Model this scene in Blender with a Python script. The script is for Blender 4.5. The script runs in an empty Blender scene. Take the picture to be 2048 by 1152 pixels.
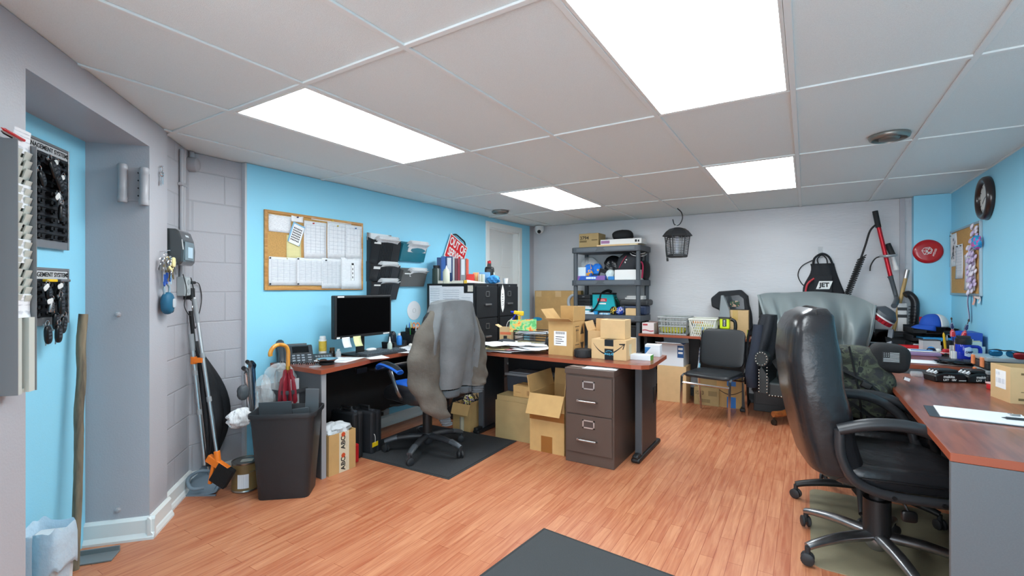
import bpy, bmesh, math, random
from mathutils import Vector, Matrix, Euler
from math import sin, cos, pi, radians
random.seed(7)
scene = bpy.context.scene
COL = scene.collection

# ---------------------------------------------------------------- camera model (used to measure places)
FOC, YAW, EYE = 944.0, 0.557, 1.32
CY, SY = cos(YAW), sin(YAW)
CEIL = 2.22
XL, XR, YB = -3.42, 1.17, 6.10          # blue left wall, blue right wall, grey back wall
def ray(u, v):
    x = (u - 1024) / FOC
    return Vector((x * CY - SY, x * SY + CY, -(v - 576) / FOC))
def on_z(u, v, z):
    d = ray(u, v); t = (z - EYE) / d.z
    return Vector((d.x * t, d.y * t, z))
def on_x(u, v, x):
    d = ray(u, v); t = x / d.x
    return Vector((x, d.y * t, EYE + d.z * t))
def on_y(u, v, y):
    d = ray(u, v); t = y / d.y
    return Vector((d.x * t, y, EYE + d.z * t))

# ---------------------------------------------------------------- materials
def lin(c):
    if isinstance(c, str):
        c = c.lstrip('#'); c = [int(c[i:i + 2], 16) / 255 for i in (0, 2, 4)]
    return [x / 12.92 if x <= .04045 else ((x + .055) / 1.055) ** 2.4 for x in c] + [1.0]
MATS = {}
def mat(name, color, rough=.6, metal=0., noise=0., nscale=30., bump=0., bscale=60., trans=0., alpha=1., coat=0., ior=1.45, stretch=None):
    if name in MATS: return MATS[name]
    m = bpy.data.materials.new(name); m.use_nodes = True
    nt = m.node_tree; b = nt.nodes['Principled BSDF']
    col = lin(color)
    b.inputs['Base Color'].default_value = col
    b.inputs['Roughness'].default_value = rough
    b.inputs['Metallic'].default_value = metal
    b.inputs['Transmission Weight'].default_value = trans
    b.inputs['Alpha'].default_value = alpha
    b.inputs['Coat Weight'].default_value = coat
    b.inputs['IOR'].default_value = ior
    tc = nt.nodes.new('ShaderNodeTexCoord')
    vec = tc.outputs['Object']
    if stretch:
        mp = nt.nodes.new('ShaderNodeMapping'); mp.inputs['Scale'].default_value = stretch
        nt.links.new(vec, mp.inputs['Vector']); vec = mp.outputs['Vector']
    if noise > 0:
        n = nt.nodes.new('ShaderNodeTexNoise'); n.inputs['Scale'].default_value = nscale
        n.inputs['Detail'].default_value = 4
        nt.links.new(vec, n.inputs['Vector'])
        r = nt.nodes.new('ShaderNodeMapRange')
        r.inputs['From Min'].default_value = .25; r.inputs['From Max'].default_value = .75
        r.inputs['To Min'].default_value = 1 - noise; r.inputs['To Max'].default_value = 1 + noise
        nt.links.new(n.outputs['Fac'], r.inputs['Value'])
        mx = nt.nodes.new('ShaderNodeVectorMath'); mx.operation = 'SCALE'
        mx.inputs[0].default_value = col[:3]
        nt.links.new(r.outputs['Result'], mx.inputs['Scale'])
        nt.links.new(mx.outputs['Vector'], b.inputs['Base Color'])
    if bump > 0:
        n2 = nt.nodes.new('ShaderNodeTexNoise'); n2.inputs['Scale'].default_value = bscale
        n2.inputs['Detail'].default_value = 5
        nt.links.new(vec, n2.inputs['Vector'])
        bp = nt.nodes.new('ShaderNodeBump'); bp.inputs['Strength'].default_value = bump
        bp.inputs['Distance'].default_value = .01
        nt.links.new(n2.outputs['Fac'], bp.inputs['Height'])
        nt.links.new(bp.outputs['Normal'], b.inputs['Normal'])
    MATS[name] = m
    return m
def emis(name, color, strength):
    m = bpy.data.materials.new(name); m.use_nodes = True
    nt = m.node_tree; nt.nodes.clear()
    o = nt.nodes.new('ShaderNodeOutputMaterial'); e = nt.nodes.new('ShaderNodeEmission')
    e.inputs['Color'].default_value = lin(color); e.inputs['Strength'].default_value = strength
    nt.links.new(e.outputs[0], o.inputs[0]); return m

def wood_mat(name, c1, c2, rough=.3, axis=0, scale=6., coat=.3):
    m = bpy.data.materials.new(name); m.use_nodes = True; nt = m.node_tree; b = nt.nodes['Principled BSDF']
    tc = nt.nodes.new('ShaderNodeTexCoord'); mp = nt.nodes.new('ShaderNodeMapping')
    s = [scale * 3, scale * 3, scale * 3]; s[axis] = scale * .35
    mp.inputs['Scale'].default_value = s
    n = nt.nodes.new('ShaderNodeTexNoise'); n.inputs['Scale'].default_value = 1.6; n.inputs['Detail'].default_value = 6
    n.inputs['Distortion'].default_value = .6
    r = nt.nodes.new('ShaderNodeValToRGB')
    r.color_ramp.elements[0].position = .35; r.color_ramp.elements[0].color = lin(c1)
    r.color_ramp.elements[1].position = .66; r.color_ramp.elements[1].color = lin(c2)
    nt.links.new(tc.outputs['Object'], mp.inputs[0]); nt.links.new(mp.outputs[0], n.inputs['Vector'])
    nt.links.new(n.outputs['Fac'], r.inputs[0]); nt.links.new(r.outputs[0], b.inputs['Base Color'])
    b.inputs['Roughness'].default_value = rough; b.inputs['Coat Weight'].default_value = coat
    b.inputs['Coat Roughness'].default_value = .15
    return m

def floor_mat():
    m = bpy.data.materials.new('laminate_planks'); m.use_nodes = True; nt = m.node_tree; b = nt.nodes['Principled BSDF']
    tc = nt.nodes.new('ShaderNodeTexCoord'); mp = nt.nodes.new('ShaderNodeMapping')
    mp.inputs['Rotation'].default_value = (0, 0, pi / 2)
    nt.links.new(tc.outputs['Object'], mp.inputs[0])
    br = nt.nodes.new('ShaderNodeTexBrick')
    br.inputs['Color1'].default_value = (0, 0, 0, 1); br.inputs['Color2'].default_value = (1, 1, 1, 1)
    br.inputs['Mortar'].default_value = (.5, .5, .5, 1)
    br.inputs['Scale'].default_value = 1; br.inputs['Mortar Size'].default_value = .0012
    br.inputs['Brick Width'].default_value = .62; br.inputs['Row Height'].default_value = .064
    br.offset = .37; br.offset_frequency = 2
    nt.links.new(mp.outputs[0], br.inputs['Vector'])
    mp2 = nt.nodes.new('ShaderNodeMapping'); mp2.inputs['Scale'].default_value = (22, 1.6, 1)
    nt.links.new(tc.outputs['Object'], mp2.inputs[0])
    n = nt.nodes.new('ShaderNodeTexNoise'); n.inputs['Scale'].default_value = 2.2; n.inputs['Detail'].default_value = 7
    n.inputs['Distortion'].default_value = .7
    nt.links.new(mp2.outputs[0], n.inputs['Vector'])
    mixf = nt.nodes.new('ShaderNodeMath'); mixf.operation = 'MULTIPLY_ADD'
    nt.links.new(br.outputs['Color'], mixf.inputs[0]); mixf.inputs[1].default_value = .2
    nt.links.new(n.outputs['Fac'], mixf.inputs[2])
    r = nt.nodes.new('ShaderNodeValToRGB')
    r.color_ramp.elements[0].position = .34; r.color_ramp.elements[0].color = lin('#a75c3c')
    r.color_ramp.elements[1].position = .84; r.color_ramp.elements[1].color = lin('#c98a64')
    nt.links.new(mixf.outputs[0], r.inputs[0])
    dk = nt.nodes.new('ShaderNodeMixRGB'); dk.blend_type = 'MULTIPLY'; dk.inputs[2].default_value = lin('#c89a80')
    nt.links.new(br.outputs['Fac'], dk.inputs[0]); nt.links.new(r.outputs[0], dk.inputs[1])
    nt.links.new(dk.outputs[0], b.inputs['Base Color'])
    b.inputs['Roughness'].default_value = .36
    n3 = nt.nodes.new('ShaderNodeTexNoise'); n3.inputs['Scale'].default_value = 3
    rr = nt.nodes.new('ShaderNodeMapRange'); rr.inputs['To Min'].default_value = .28; rr.inputs['To Max'].default_value = .5
    nt.links.new(tc.outputs['Object'], n3.inputs['Vector']); nt.links.new(n3.outputs['Fac'], rr.inputs[0]); nt.links.new(rr.outputs[0], b.inputs['Roughness'])
    return m

def block_mat(name, color, axes, off=(0, 0)):
    """painted concrete block; axes picks which object axes run along and up the wall"""
    m = bpy.data.materials.new(name); m.use_nodes = True; nt = m.node_tree; b = nt.nodes['Principled BSDF']
    tc = nt.nodes.new('ShaderNodeTexCoord'); sp = nt.nodes.new('ShaderNodeSeparateXYZ'); cb = nt.nodes.new('ShaderNodeCombineXYZ')
    nt.links.new(tc.outputs['Object'], sp.inputs[0])
    nt.links.new(sp.outputs[axes[0]], cb.inputs[0]); nt.links.new(sp.outputs[axes[1]], cb.inputs[1])
    mp = nt.nodes.new('ShaderNodeMapping'); mp.inputs['Location'].default_value = (off[0], off[1], 0)
    nt.links.new(cb.outputs[0], mp.inputs[0])
    br = nt.nodes.new('ShaderNodeTexBrick'); br.inputs['Scale'].default_value = 1
    br.inputs['Brick Width'].default_value = .41; br.inputs['Row Height'].default_value = .203; br.inputs['Mortar Size'].default_value = .006
    br.inputs['Mortar Smooth'].default_value = .6
    c = lin(color); br.inputs['Color1'].default_value = c; br.inputs['Color2'].default_value = c
    br.inputs['Mortar'].default_value = [x * .9 for x in c[:3]] + [1]
    nt.links.new(mp.outputs[0], br.inputs['Vector']); nt.links.new(br.outputs['Color'], b.inputs['Base Color'])
    bp = nt.nodes.new('ShaderNodeBump'); bp.inputs['Strength'].default_value = .5; bp.inputs['Distance'].default_value = .006; bp.invert = True
    n = nt.nodes.new('ShaderNodeTexNoise'); n.inputs['Scale'].default_value = 90; nt.links.new(tc.outputs['Object'], n.inputs['Vector'])
    a = nt.nodes.new('ShaderNodeMath'); a.operation = 'MULTIPLY_ADD'; a.inputs[1].default_value = .25
    nt.links.new(n.outputs['Fac'], a.inputs[0]); nt.links.new(br.outputs['Fac'], a.inputs[2])
    nt.links.new(a.outputs[0], bp.inputs['Height']); nt.links.new(bp.outputs[0], b.inputs['Normal'])
    b.inputs['Roughness'].default_value = .42
    return m

def print_mat(name, base, ink, sx=60., sy=400., amount=.5):
    """paper with faint printed lines: noise cells squeezed into rows of text"""
    if name in MATS: return MATS[name]
    m = bpy.data.materials.new(name); m.use_nodes = True; nt = m.node_tree; b = nt.nodes['Principled BSDF']
    tc = nt.nodes.new('ShaderNodeTexCoord'); mp = nt.nodes.new('ShaderNodeMapping'); mp.inputs['Scale'].default_value = (sx, sy, 0)
    nt.links.new(tc.outputs['Object'], mp.inputs[0])
    w = nt.nodes.new('ShaderNodeTexWave'); w.bands_direction = 'Y'; w.inputs['Scale'].default_value = .16; w.inputs['Distortion'].default_value = 0
    nt.links.new(mp.outputs[0], w.inputs['Vector'])
    n = nt.nodes.new('ShaderNodeTexNoise'); n.inputs['Scale'].default_value = 1; nt.links.new(mp.outputs[0], n.inputs['Vector'])
    mu = nt.nodes.new('ShaderNodeMath'); mu.operation = 'MULTIPLY'
    nt.links.new(w.outputs['Fac'], mu.inputs[0]); nt.links.new(n.outputs['Fac'], mu.inputs[1])
    r = nt.nodes.new('ShaderNodeMapRange'); r.inputs['From Min'].default_value = .4; r.inputs['From Max'].default_value = .55; r.inputs['To Max'].default_value = amount
    nt.links.new(mu.outputs[0], r.inputs[0])
    mx = nt.nodes.new('ShaderNodeMixRGB'); mx.inputs[1].default_value = lin(base); mx.inputs[2].default_value = lin(ink)
    nt.links.new(r.outputs[0], mx.inputs[0]); nt.links.new(mx.outputs[0], b.inputs['Base Color']); b.inputs['Roughness'].default_value = .7
    MATS[name] = m
    return m

def camo_mat(name, cols, scale=18):
    m = bpy.data.materials.new(name); m.use_nodes = True; nt = m.node_tree; b = nt.nodes['Principled BSDF']
    tc = nt.nodes.new('ShaderNodeTexCoord'); n = nt.nodes.new('ShaderNodeTexNoise'); n.inputs['Scale'].default_value = scale; n.inputs['Detail'].default_value = 3
    n.inputs['Distortion'].default_value = .8
    nt.links.new(tc.outputs['Object'], n.inputs['Vector']); r = nt.nodes.new('ShaderNodeValToRGB'); r.color_ramp.interpolation = 'CONSTANT'
    e = r.color_ramp.elements
    e[0].position = 0; e[0].color = lin(cols[0]); e[1].position = .44; e[1].color = lin(cols[1])
    for p, c in zip((.53, .61), cols[2:]):
        q = e.new(p); q.color = lin(c)
    nt.links.new(n.outputs['Fac'], r.inputs[0]); nt.links.new(r.outputs[0], b.inputs['Base Color']); b.inputs['Roughness'].default_value = .85
    return m

# ---------------------------------------------------------------- mesh helpers
def rotm(r):
    return Euler(r, 'XYZ').to_matrix()
class MB:
    def __init__(s): s.bm = bmesh.new(); s.M = None
    def _v(s, co):
        co = Vector(co)
        return s.bm.verts.new(s.M @ co if s.M else co)
    def face(s, vs):
        try: return s.bm.faces.new(vs)
        except ValueError: return None
    def box(s, c, d, r=(0, 0, 0), top=(1, 1)):
        R = rotm(r); c = Vector(c); vs = []
        for z in (-1, 1):
            for x, y in ((-1, -1), (1, -1), (1, 1), (-1, 1)):
                k = top if z > 0 else (1, 1)
                vs.append(s._v(c + R @ Vector((x * d[0] / 2 * k[0], y * d[1] / 2 * k[1], z * d[2] / 2))))
        for f in ((3, 2, 1, 0), (4, 5, 6, 7), (0, 1, 5, 4), (1, 2, 6, 5), (2, 3, 7, 6), (3, 0, 4, 7)):
            s.face([vs[i] for i in f])
        return s
    def bb(s, a, b):
        a, b = Vector(a), Vector(b)
        return s.box((a + b) / 2, [abs(x) for x in (b - a)])
    def prism(s, poly, z0, z1, plane='xy'):
        def P(p, z):
            return {'xy': (p[0], p[1], z), 'xz': (p[0], z, p[1]), 'yz': (z, p[0], p[1])}[plane]
        a = [s._v(P(p, z0)) for p in poly]; b = [s._v(P(p, z1)) for p in poly]; n = len(poly)
        s.face(a[::-1]); s.face(b)
        for i in range(n): s.face([a[i], a[(i + 1) % n], b[(i + 1) % n], b[i]])
        return s
    def loft(s, secs, cap=True, closed=True):
        rings = [[s._v(p) for p in sec] for sec in secs]; n = len(rings[0])
        for a, b in zip(rings, rings[1:]):
            for i in range(n if closed else n - 1): s.face([a[i], a[(i + 1) % n], b[(i + 1) % n], b[i]])
        if cap and closed: s.face(rings[0][::-1]); s.face(rings[-1])
        return s
    def lathe(s, prof, seg=20, o=(0, 0, 0), r=(0, 0, 0)):
        R = rotm(r); o = Vector(o)
        secs = [[o + R @ Vector((max(rad, 1e-4) * cos(2 * pi * k / seg), max(rad, 1e-4) * sin(2 * pi * k / seg), z)) for k in range(seg)] for rad, z in prof]
        return s.loft(secs)
    def cyl(s, p0, p1, r0, r1=None, seg=14):
        return s.tube([p0, p1], [r0, r0 if r1 is None else r1], seg, smooth=0)
    def tube(s, pts, rad, seg=8, smooth=4, closed=False, flat=1.0, up=None):
        pts = [Vector(p) for p in pts]
        rr = rad if isinstance(rad, (list, tuple)) else [rad] * len(pts)
        if smooth and len(pts) > 2:
            P, Rr = [], []; n = len(pts)
            for i in range(n if closed else n - 1):
                g = (lambda j: pts[j % n]) if closed else (lambda j: pts[min(max(j, 0), n - 1)])
                p0, p1, p2, p3 = g(i - 1), g(i), g(i + 1), g(i + 2); r1, r2 = rr[i], rr[(i + 1) % n]
                for k in range(smooth):
                    t = k / smooth
                    P.append(.5 * ((2 * p1) + (p2 - p0) * t + (2 * p0 - 5 * p1 + 4 * p2 - p3) * t * t + (3 * p1 - p0 - 3 * p2 + p3) * t ** 3)); Rr.append(r1 + (r2 - r1) * t)
            if not closed: P.append(pts[-1]); Rr.append(rr[-1])
            pts, rr = P, Rr
        n = len(pts); secs = []; nrm = None
        for i in range(n):
            a = pts[(i - 1) % n] if (closed or i > 0) else pts[i]; b = pts[(i + 1) % n] if (closed or i < n - 1) else pts[i]
            t = (b - a)
            if t.length < 1e-9: t = Vector((0, 0, 1))
            t.normalize()
            if nrm is None:
                ref = Vector(up) if up else (Vector((0, 0, 1)) if abs(t.z) < .9 else Vector((1, 0, 0)))
                nrm = (ref - t * ref.dot(t)).normalized()
            else:
                q = nrm - t * nrm.dot(t); nrm = q.normalized() if q.length > 1e-6 else nrm
            bn = t.cross(nrm)
            secs.append([pts[i] + (nrm * cos(2 * pi * k / seg) * flat + bn * sin(2 * pi * k / seg)) * rr[i] for k in range(seg)])
        if closed: secs.append(secs[0]); return s.loft(secs, cap=False)
        return s.loft(secs)
    def sell(s, c, d, e=(.5, .5), r=(0, 0, 0), nu=16, nv=10, f=None):
        """superellipsoid: a cushion-like or egg-like body"""
        R = rotm(r); c = Vector(c); sg = lambda w, m: math.copysign(abs(w) ** m, w); secs = []
        for j in range(nv + 1):
            ph = -pi / 2 + pi * j / nv
            ph = max(min(ph, pi / 2 - .02), -pi / 2 + .02)
            ring = []
            for i in range(nu):
                th = 2 * pi * i / nu
                p = Vector((d[0] / 2 * sg(cos(ph), e[1]) * sg(cos(th), e[0]), d[1] / 2 * sg(cos(ph), e[1]) * sg(sin(th), e[0]), d[2] / 2 * sg(sin(ph), e[1])))
                if f: p = Vector(f(p))
                ring.append(c + R @ p)
            secs.append(ring)
        return s.loft(secs)
    def grid(s, fn, nu, nv):
        g = [[s._v(fn(i / nu, j / nv)) for i in range(nu + 1)] for j in range(nv + 1)]
        for j in range(nv):
            for i in range(nu): s.face([g[j][i], g[j][i + 1], g[j + 1][i + 1], g[j + 1][i]])
        return s
    def quad(s, a, b, c, d):
        s.face([s._v(p) for p in (a, b, c, d)]); return s
    def build(s, name, m, parent=None, smooth=False, bevel=0, subsurf=0, solid=0, loc=None, rot=None, jitter=0, seg=2):
        if jitter:
            for v in s.bm.verts: v.co += Vector((random.uniform(-1, 1), random.uniform(-1, 1), random.uniform(-1, 1))) * jitter
        bmesh.ops.recalc_face_normals(s.bm, faces=s.bm.faces)
        me = bpy.data.meshes.new(name); s.bm.to_mesh(me); s.bm.free()
        if smooth:
            for p in me.polygons: p.use_smooth = True
            try: me.set_sharp_from_angle(angle=radians(48))
            except Exception: pass
        o = bpy.data.objects.new(name, me); COL.objects.link(o)
        for q in (m if isinstance(m, (list, tuple)) else [m]): me.materials.append(q)
        if parent: o.parent = parent
        if loc is not None: o.location = loc
        if rot is not None: o.rotation_euler = rot
        if solid:
            q = o.modifiers.new('solid', 'SOLIDIFY'); q.thickness = solid; q.offset = 0
        if bevel:
            q = o.modifiers.new('bevel', 'BEVEL'); q.width = bevel; q.segments = seg; q.limit_method = 'ANGLE'; q.angle_limit = radians(40)
        if subsurf:
            q = o.modifiers.new('sub', 'SUBSURF'); q.levels = subsurf; q.render_levels = subsurf
        return o
def thing(name, label, cat, loc=(0, 0, 0), rz=0, group=None, rot=None):
    o = bpy.data.objects.new(name, None); COL.objects.link(o); o.empty_display_size = .05
    o.location = loc; o.rotation_euler = rot if rot else (0, 0, rz)
    return tag(o, label, cat, group)
def tag(o, label, cat, group=None, kind=None):
    o['label'] = label; o['category'] = cat
    if group: o['group'] = group
    if kind: o['kind'] = kind
    return o
def struct(o):
    o['kind'] = 'structure'; return o
def dup(root, loc, rz=None, label=None, rot=None):
    r = root.copy(); COL.objects.link(r); r.location = loc
    if rz is not None: r.rotation_euler = (0, 0, rz)
    if rot is not None: r.rotation_euler = rot
    if label: r['label'] = label
    for ch in list(root.children):
        c = ch.copy(); COL.objects.link(c); c.parent = r
        for g in list(ch.children):
            d = g.copy(); COL.objects.link(d); d.parent = c
    return r
def text(body, size, m, parent, loc, rot=(pi / 2, 0, 0), align='CENTER', name='lettering', sx=1., bold=0.):
    cu = bpy.data.curves.new(name, 'FONT'); cu.body = body; cu.size = size; cu.align_x = align; cu.align_y = 'CENTER'; cu.extrude = .0004; cu.offset = bold
    t = bpy.data.objects.new(name + '_curve', cu); COL.objects.link(t)
    dg = bpy.context.evaluated_depsgraph_get(); me = bpy.data.meshes.new_from_object(t.evaluated_get(dg))
    bpy.data.objects.remove(t); bpy.data.curves.remove(cu)
    me.name = name; me.materials.clear(); me.materials.append(m)
    o = bpy.data.objects.new(name, me); COL.objects.link(o); o.parent = parent; o.location = loc; o.rotation_euler = rot; o.scale = (sx, 1, 1)
    return o
FRONT = (pi / 2, 0, 0)            # lettering that faces -Y
RIGHT = (pi / 2, 0, pi / 2)       # faces +X
LEFT = (pi / 2, 0, -pi / 2)       # faces -X

# shared materials
BLUE = mat('blue_wall_paint', '#95dcf6', .45, bump=.08, bscale=160)
GREY = mat('grey_wall_paint', '#b4b3b8', .42, bump=.1, bscale=120)
GREYD = mat('grey_paint_reveal', '#b4b3b8', .42, bump=.1, bscale=70)
WHITE = mat('white_trim_paint', '#e4e8e6', .4)
DOORW = mat('door_paint', '#dfe3e2', .4)
BLACKP = mat('black_plastic', '#1c1d1f', .45, bump=.05, bscale=300)
BLACKS = mat('black_satin', '#141517', .35)
DARK = mat('dark_laminate', '#202124', .5)
GUN = mat('gunmetal_laminate', '#63676b', .5, noise=.06, nscale=200)
CHROME = mat('chrome', '#d8d8da', .16, 1.)
STEEL = mat('brushed_steel', '#b4b4b4', .32, 1.)
PAPER = mat('white_paper', '#f2f3f4', .7)
PRINT = print_mat('printed_paper', '#f0f1f3', '#59606c')
PRINT2 = print_mat('printed_form', '#eff1f4', '#8a93a2', 30, 700, .5)
CARD = mat('cardboard', '#c39d66', .75, noise=.07, nscale=14, bump=.03, bscale=200)
CARDL = mat('light_cardboard', '#d3b283', .75, noise=.05, nscale=14)
CARDD = mat('grey_brown_cardboard', '#ab9265', .75, noise=.07, nscale=12)
TAPE = mat('brown_packing_tape', '#a8763a', .3)
INK = mat('black_ink', '#17181a', .6)
WHITEP = mat('white_plastic', '#e6e6e4', .4)
REDP = mat('red_plastic', '#c01f26', .35)
ORANGE = mat('orange_plastic', '#ee7d21', .4)
YELLOW = mat('yellow_plastic', '#efc719', .4)
BLUEP = mat('blue_plastic', '#1f55b5', .35)
RUBBER = mat('black_rubber', '#232425', .7)
LEATHER = mat('black_leather', '#222326', .25, noise=.15, nscale=8, bump=.22, bscale=26)
CHERRY_X = wood_mat('cherry_top_crosswise', '#6f382a', '#91513b', axis=0)
CHERRY_Y = wood_mat('cherry_top_lengthwise', '#723a2a', '#96543c', axis=1)
CHERRY_E = mat('cherry_edge_band', '#9c4f35', .4)
CORK = mat('cork', '#c69a5c', .85, noise=.16, nscale=120)
CLEAR = mat('clear_plastic', '#f2f5f7', .12, alpha=.32)
BAG = mat('clear_plastic_bag', '#f2f5f6', .12, alpha=.26, bump=1.0, bscale=34)
# ================================================================ the room
# plan of the corner on the left: a diagonal wall with a recess, then painted block
PC = Vector((-2.952, 1.107)); DD = Vector((-.747, .665)).normalized(); NN = Vector((DD.y, -DD.x))
NN = Vector((.665, .747)).normalized()
PE = PC + DD * .22; QQ = Vector((-3.46, 1.548)); PN = PC - DD * .929; PF = PC - DD * 1.75
RD = .28
def wallpt(k, off=0, z=0):
    """a point on the diagonal wall: k metres from the pillar corner towards the camera, off metres out into the room"""
    p = PC - DD * k + NN * off
    return Vector((p.x, p.y, z))
DROT = math.atan2(-DD.y, -DD.x)              # turns local +X along the wall towards the camera, so local +Y points into the wall... (checked below)

b = MB(); b.bb((-4.4, -2.7, -.05), (1.4, 6.4, 0)); fl = struct(b.build('floor', floor_mat()))
# ceiling: mineral tiles and a metal grid
ct = mat('ceiling_tile', '#e3eeef', .9, noise=.05, nscale=260, bump=.25, bscale=420)
b = MB(); b.bb((-4.4, -2.7, CEIL + .004), (1.4, 6.4, CEIL + .06)); ce = struct(b.build('ceiling', ct))
GX0, GY0, GX, GY = -.66, 1.28, .61, 1.22
b = MB()
for i in range(-6, 4):
    x = GX0 + GX * i; b.bb((x - .012, -2.6, CEIL - .006), (x + .012, 6.3, CEIL + .0035))
for j in range(-4, 5):
    y = GY0 + GY * j; b.bb((-4.3, y - .012, CEIL - .0055), (1.3, y + .012, CEIL + .0035))
b.build('ceiling_grid', mat('ceiling_grid_metal', '#e4ecec', .5), ce, bevel=.002)

def quad_wall(name, pts, z0, z1, m, thick=.1):
    """upright wall along a list of plan points; thickness grows to the left of travel"""
    b = MB(); n = len(pts)
    for a, c in zip(pts, pts[1:]):
        a, c = Vector(a), Vector(c); d = (c - a).normalized(); o = Vector((-d.y, d.x)) * thick
        b.prism([a, c, c + o, a + o], z0, z1)
    return struct(b.build(name, m))
# left blue wall with the door opening (door 4.80..5.50)
DY0, DY1 = 4.93, 5.66
b = MB(); b.bb((XL - .12, 1.873, 0), (XL, DY0, CEIL)).bb((XL - .12, DY0, 2.1), (XL, DY1, CEIL)).bb((XL - .12, DY1, 0), (XL, 5.98, CEIL))
struct(b.build('wall_left', BLUE))
b = MB(); b.bb((XL - .14, 5.98, 0), (XL, YB + .1, CEIL)); struct(b.build('wall_left_end', GREY))
b = MB(); b.bb((-3.6, 1.45, 0), (-3.46, 1.873, CEIL)); struct(b.build('wall_left_block', block_mat('block_left', '#aeadb2', (1, 2), (.1, .13))))
b = MB(); b.bb((XL - .3, YB, 0), (1.4, YB + .1, CEIL)); struct(b.build('wall_back', mat('grey_block_back', '#cbcccf', .36, noise=.03, nscale=3, bump=.2, bscale=26, stretch=(.6, 1, 3))))
b = MB(); b.bb((XR, -2.7, 0), (XR + .1, YB + .1, CEIL)); struct(b.build('wall_right', BLUE))
b = MB(); b.bb((.895, 6.0, 0), (XR, YB, CEIL)); struct(b.build('wall_right_return', BLUE))
FY = -1.6                                 # wall behind the viewer; its window is added to let in fill light
b = MB(); b.bb((-2.6, FY - .1, 0), (1.4, FY, .12)).bb((-2.6, FY - .1, 2.1), (1.4, FY, CEIL + .1)).bb((-2.6, FY - .1, .12), (-1.75, FY, 2.1)).bb((1.1, FY - .1, .12), (1.4, FY, 2.1)); struct(b.build('wall_front', GREY))
b = MB()
for x in (-1.73, -.33, 1.08): b.bb((x - .025, FY - .08, .12), (x + .025, FY - .02, 2.1))
for z in (.14, 2.08): b.bb((-1.75, FY - .08, z - .025), (1.1, FY - .02, z + .025))
struct(b.build('added_fill_window', WHITE))  # frame of the added opening, out of view, for neutral fill
# block part of the diagonal wall, slightly set back, pillar, lintel, the near piece
blk = block_mat('block_diagonal', '#b2b1b6', (0, 2), (.05, .13))
def diag_box(name, k0, k1, o0, o1, z0, z1, m):
    b = MB(); L = k1 - k0
    b.bb((0, o0, z0), (L, o1, z1))
    o = b.build(name, m); p = wallpt(k0); o.location = (p.x, p.y, 0); o.rotation_euler = (0, 0, DROT); return struct(o)
kq = -(QQ - PC).length
diag_box('wall_diagonal_block', kq - .1, -.2, -.16, -.03, 0, CEIL, blk)
diag_box('wall_diagonal_pillar', -.2247, 0, -RD, 0, 0, CEIL, GREY)
diag_box('wall_diagonal_lintel', 0, .929, -RD, 0, 2.07, CEIL, GREY)
diag_box('wall_diagonal_near', .929, 1.9, -RD, 0, 0, CEIL, GREY)
diag_box('wall_recess', -.02, 1.0, -RD - .08, -RD, 0, 2.12, BLUE)
PF = wallpt(1.9); b = MB(); b.bb((PF.x - .12, -2.7, 0), (PF.x, PF.y + .02, CEIL)); struct(b.build('wall_left_near', GREY))
# white trim
def diag_base(name, k0, k1, off):
    b = MB(); prof = [(0, 0), (.03, 0), (.03, .012), (.022, .03), (.016, .036), (.016, .1), (.006, .115), (0, .115)]
    b.prism([(off + p[0], p[1]) for p in prof], 0, k1 - k0, 'yz')
    o = b.build(name, WHITE); p = wallpt(k0); o.location = (p.x, p.y, 0); o.rotation_euler = (0, 0, DROT); return struct(o)
diag_base('baseboard_pillar', -.24, .026, 0)
diag_base('baseboard_block', kq, -.235, -.03)
def base_run(name, a, c, m=WHITE, h=.1):
    a, c = Vector(a), Vector(c); L = (c - a).length; b = MB()
    prof = [(0, 0), (.03, 0), (.03, .012), (.018, .034), (.016, h - .015), (.006, h), (0, h)]
    b.prism([(-p[0], p[1]) for p in prof], 0, L, 'yz')
    o = b.build(name, m); o.location = (a.x, a.y, 0); d = c - a; o.rotation_euler = (0, 0, math.atan2(d.y, d.x)); return struct(o)
r0, r1 = wallpt(0, -RD), wallpt(0, .03)
base_run('baseboard_reveal', (r0.x, r0.y), (r1.x, r1.y), WHITE, .115)
base_run('baseboard_left', (XL, 1.873), (XL, 4.85), WHITE)
base_run('baseboard_left_block', (-3.46, 1.5), (-3.46, 1.873), WHITE)
base_run('baseboard_back', (XL, YB), (1.17, YB), mat('dark_vinyl_base', '#3a3b3e', .5))
# bit of white door frame left of the recess
tp = wallpt(.93, -RD + .01)
b = MB(); b.bb((-.02, 0, .0), (0.0, .03, 2.07)); o = b.build('trim_1', WHITE); o.location = (tp.x, tp.y, 0); o.rotation_euler = (0, 0, DROT); struct(o)
# painted edge bead where the blue lining starts
b = MB(); b.bb((-3.46, 1.862, 0), (XL + .002, 1.876, CEIL)); struct(b.build('trim_2', mat('lining_edge', '#c9cdd2', .5)))
# pipe chase strip at the back right corner
b = MB(); b.bb((.80, YB - .02, 0), (.84, YB, CEIL)); struct(b.build('trim_3', GREY))

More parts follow.
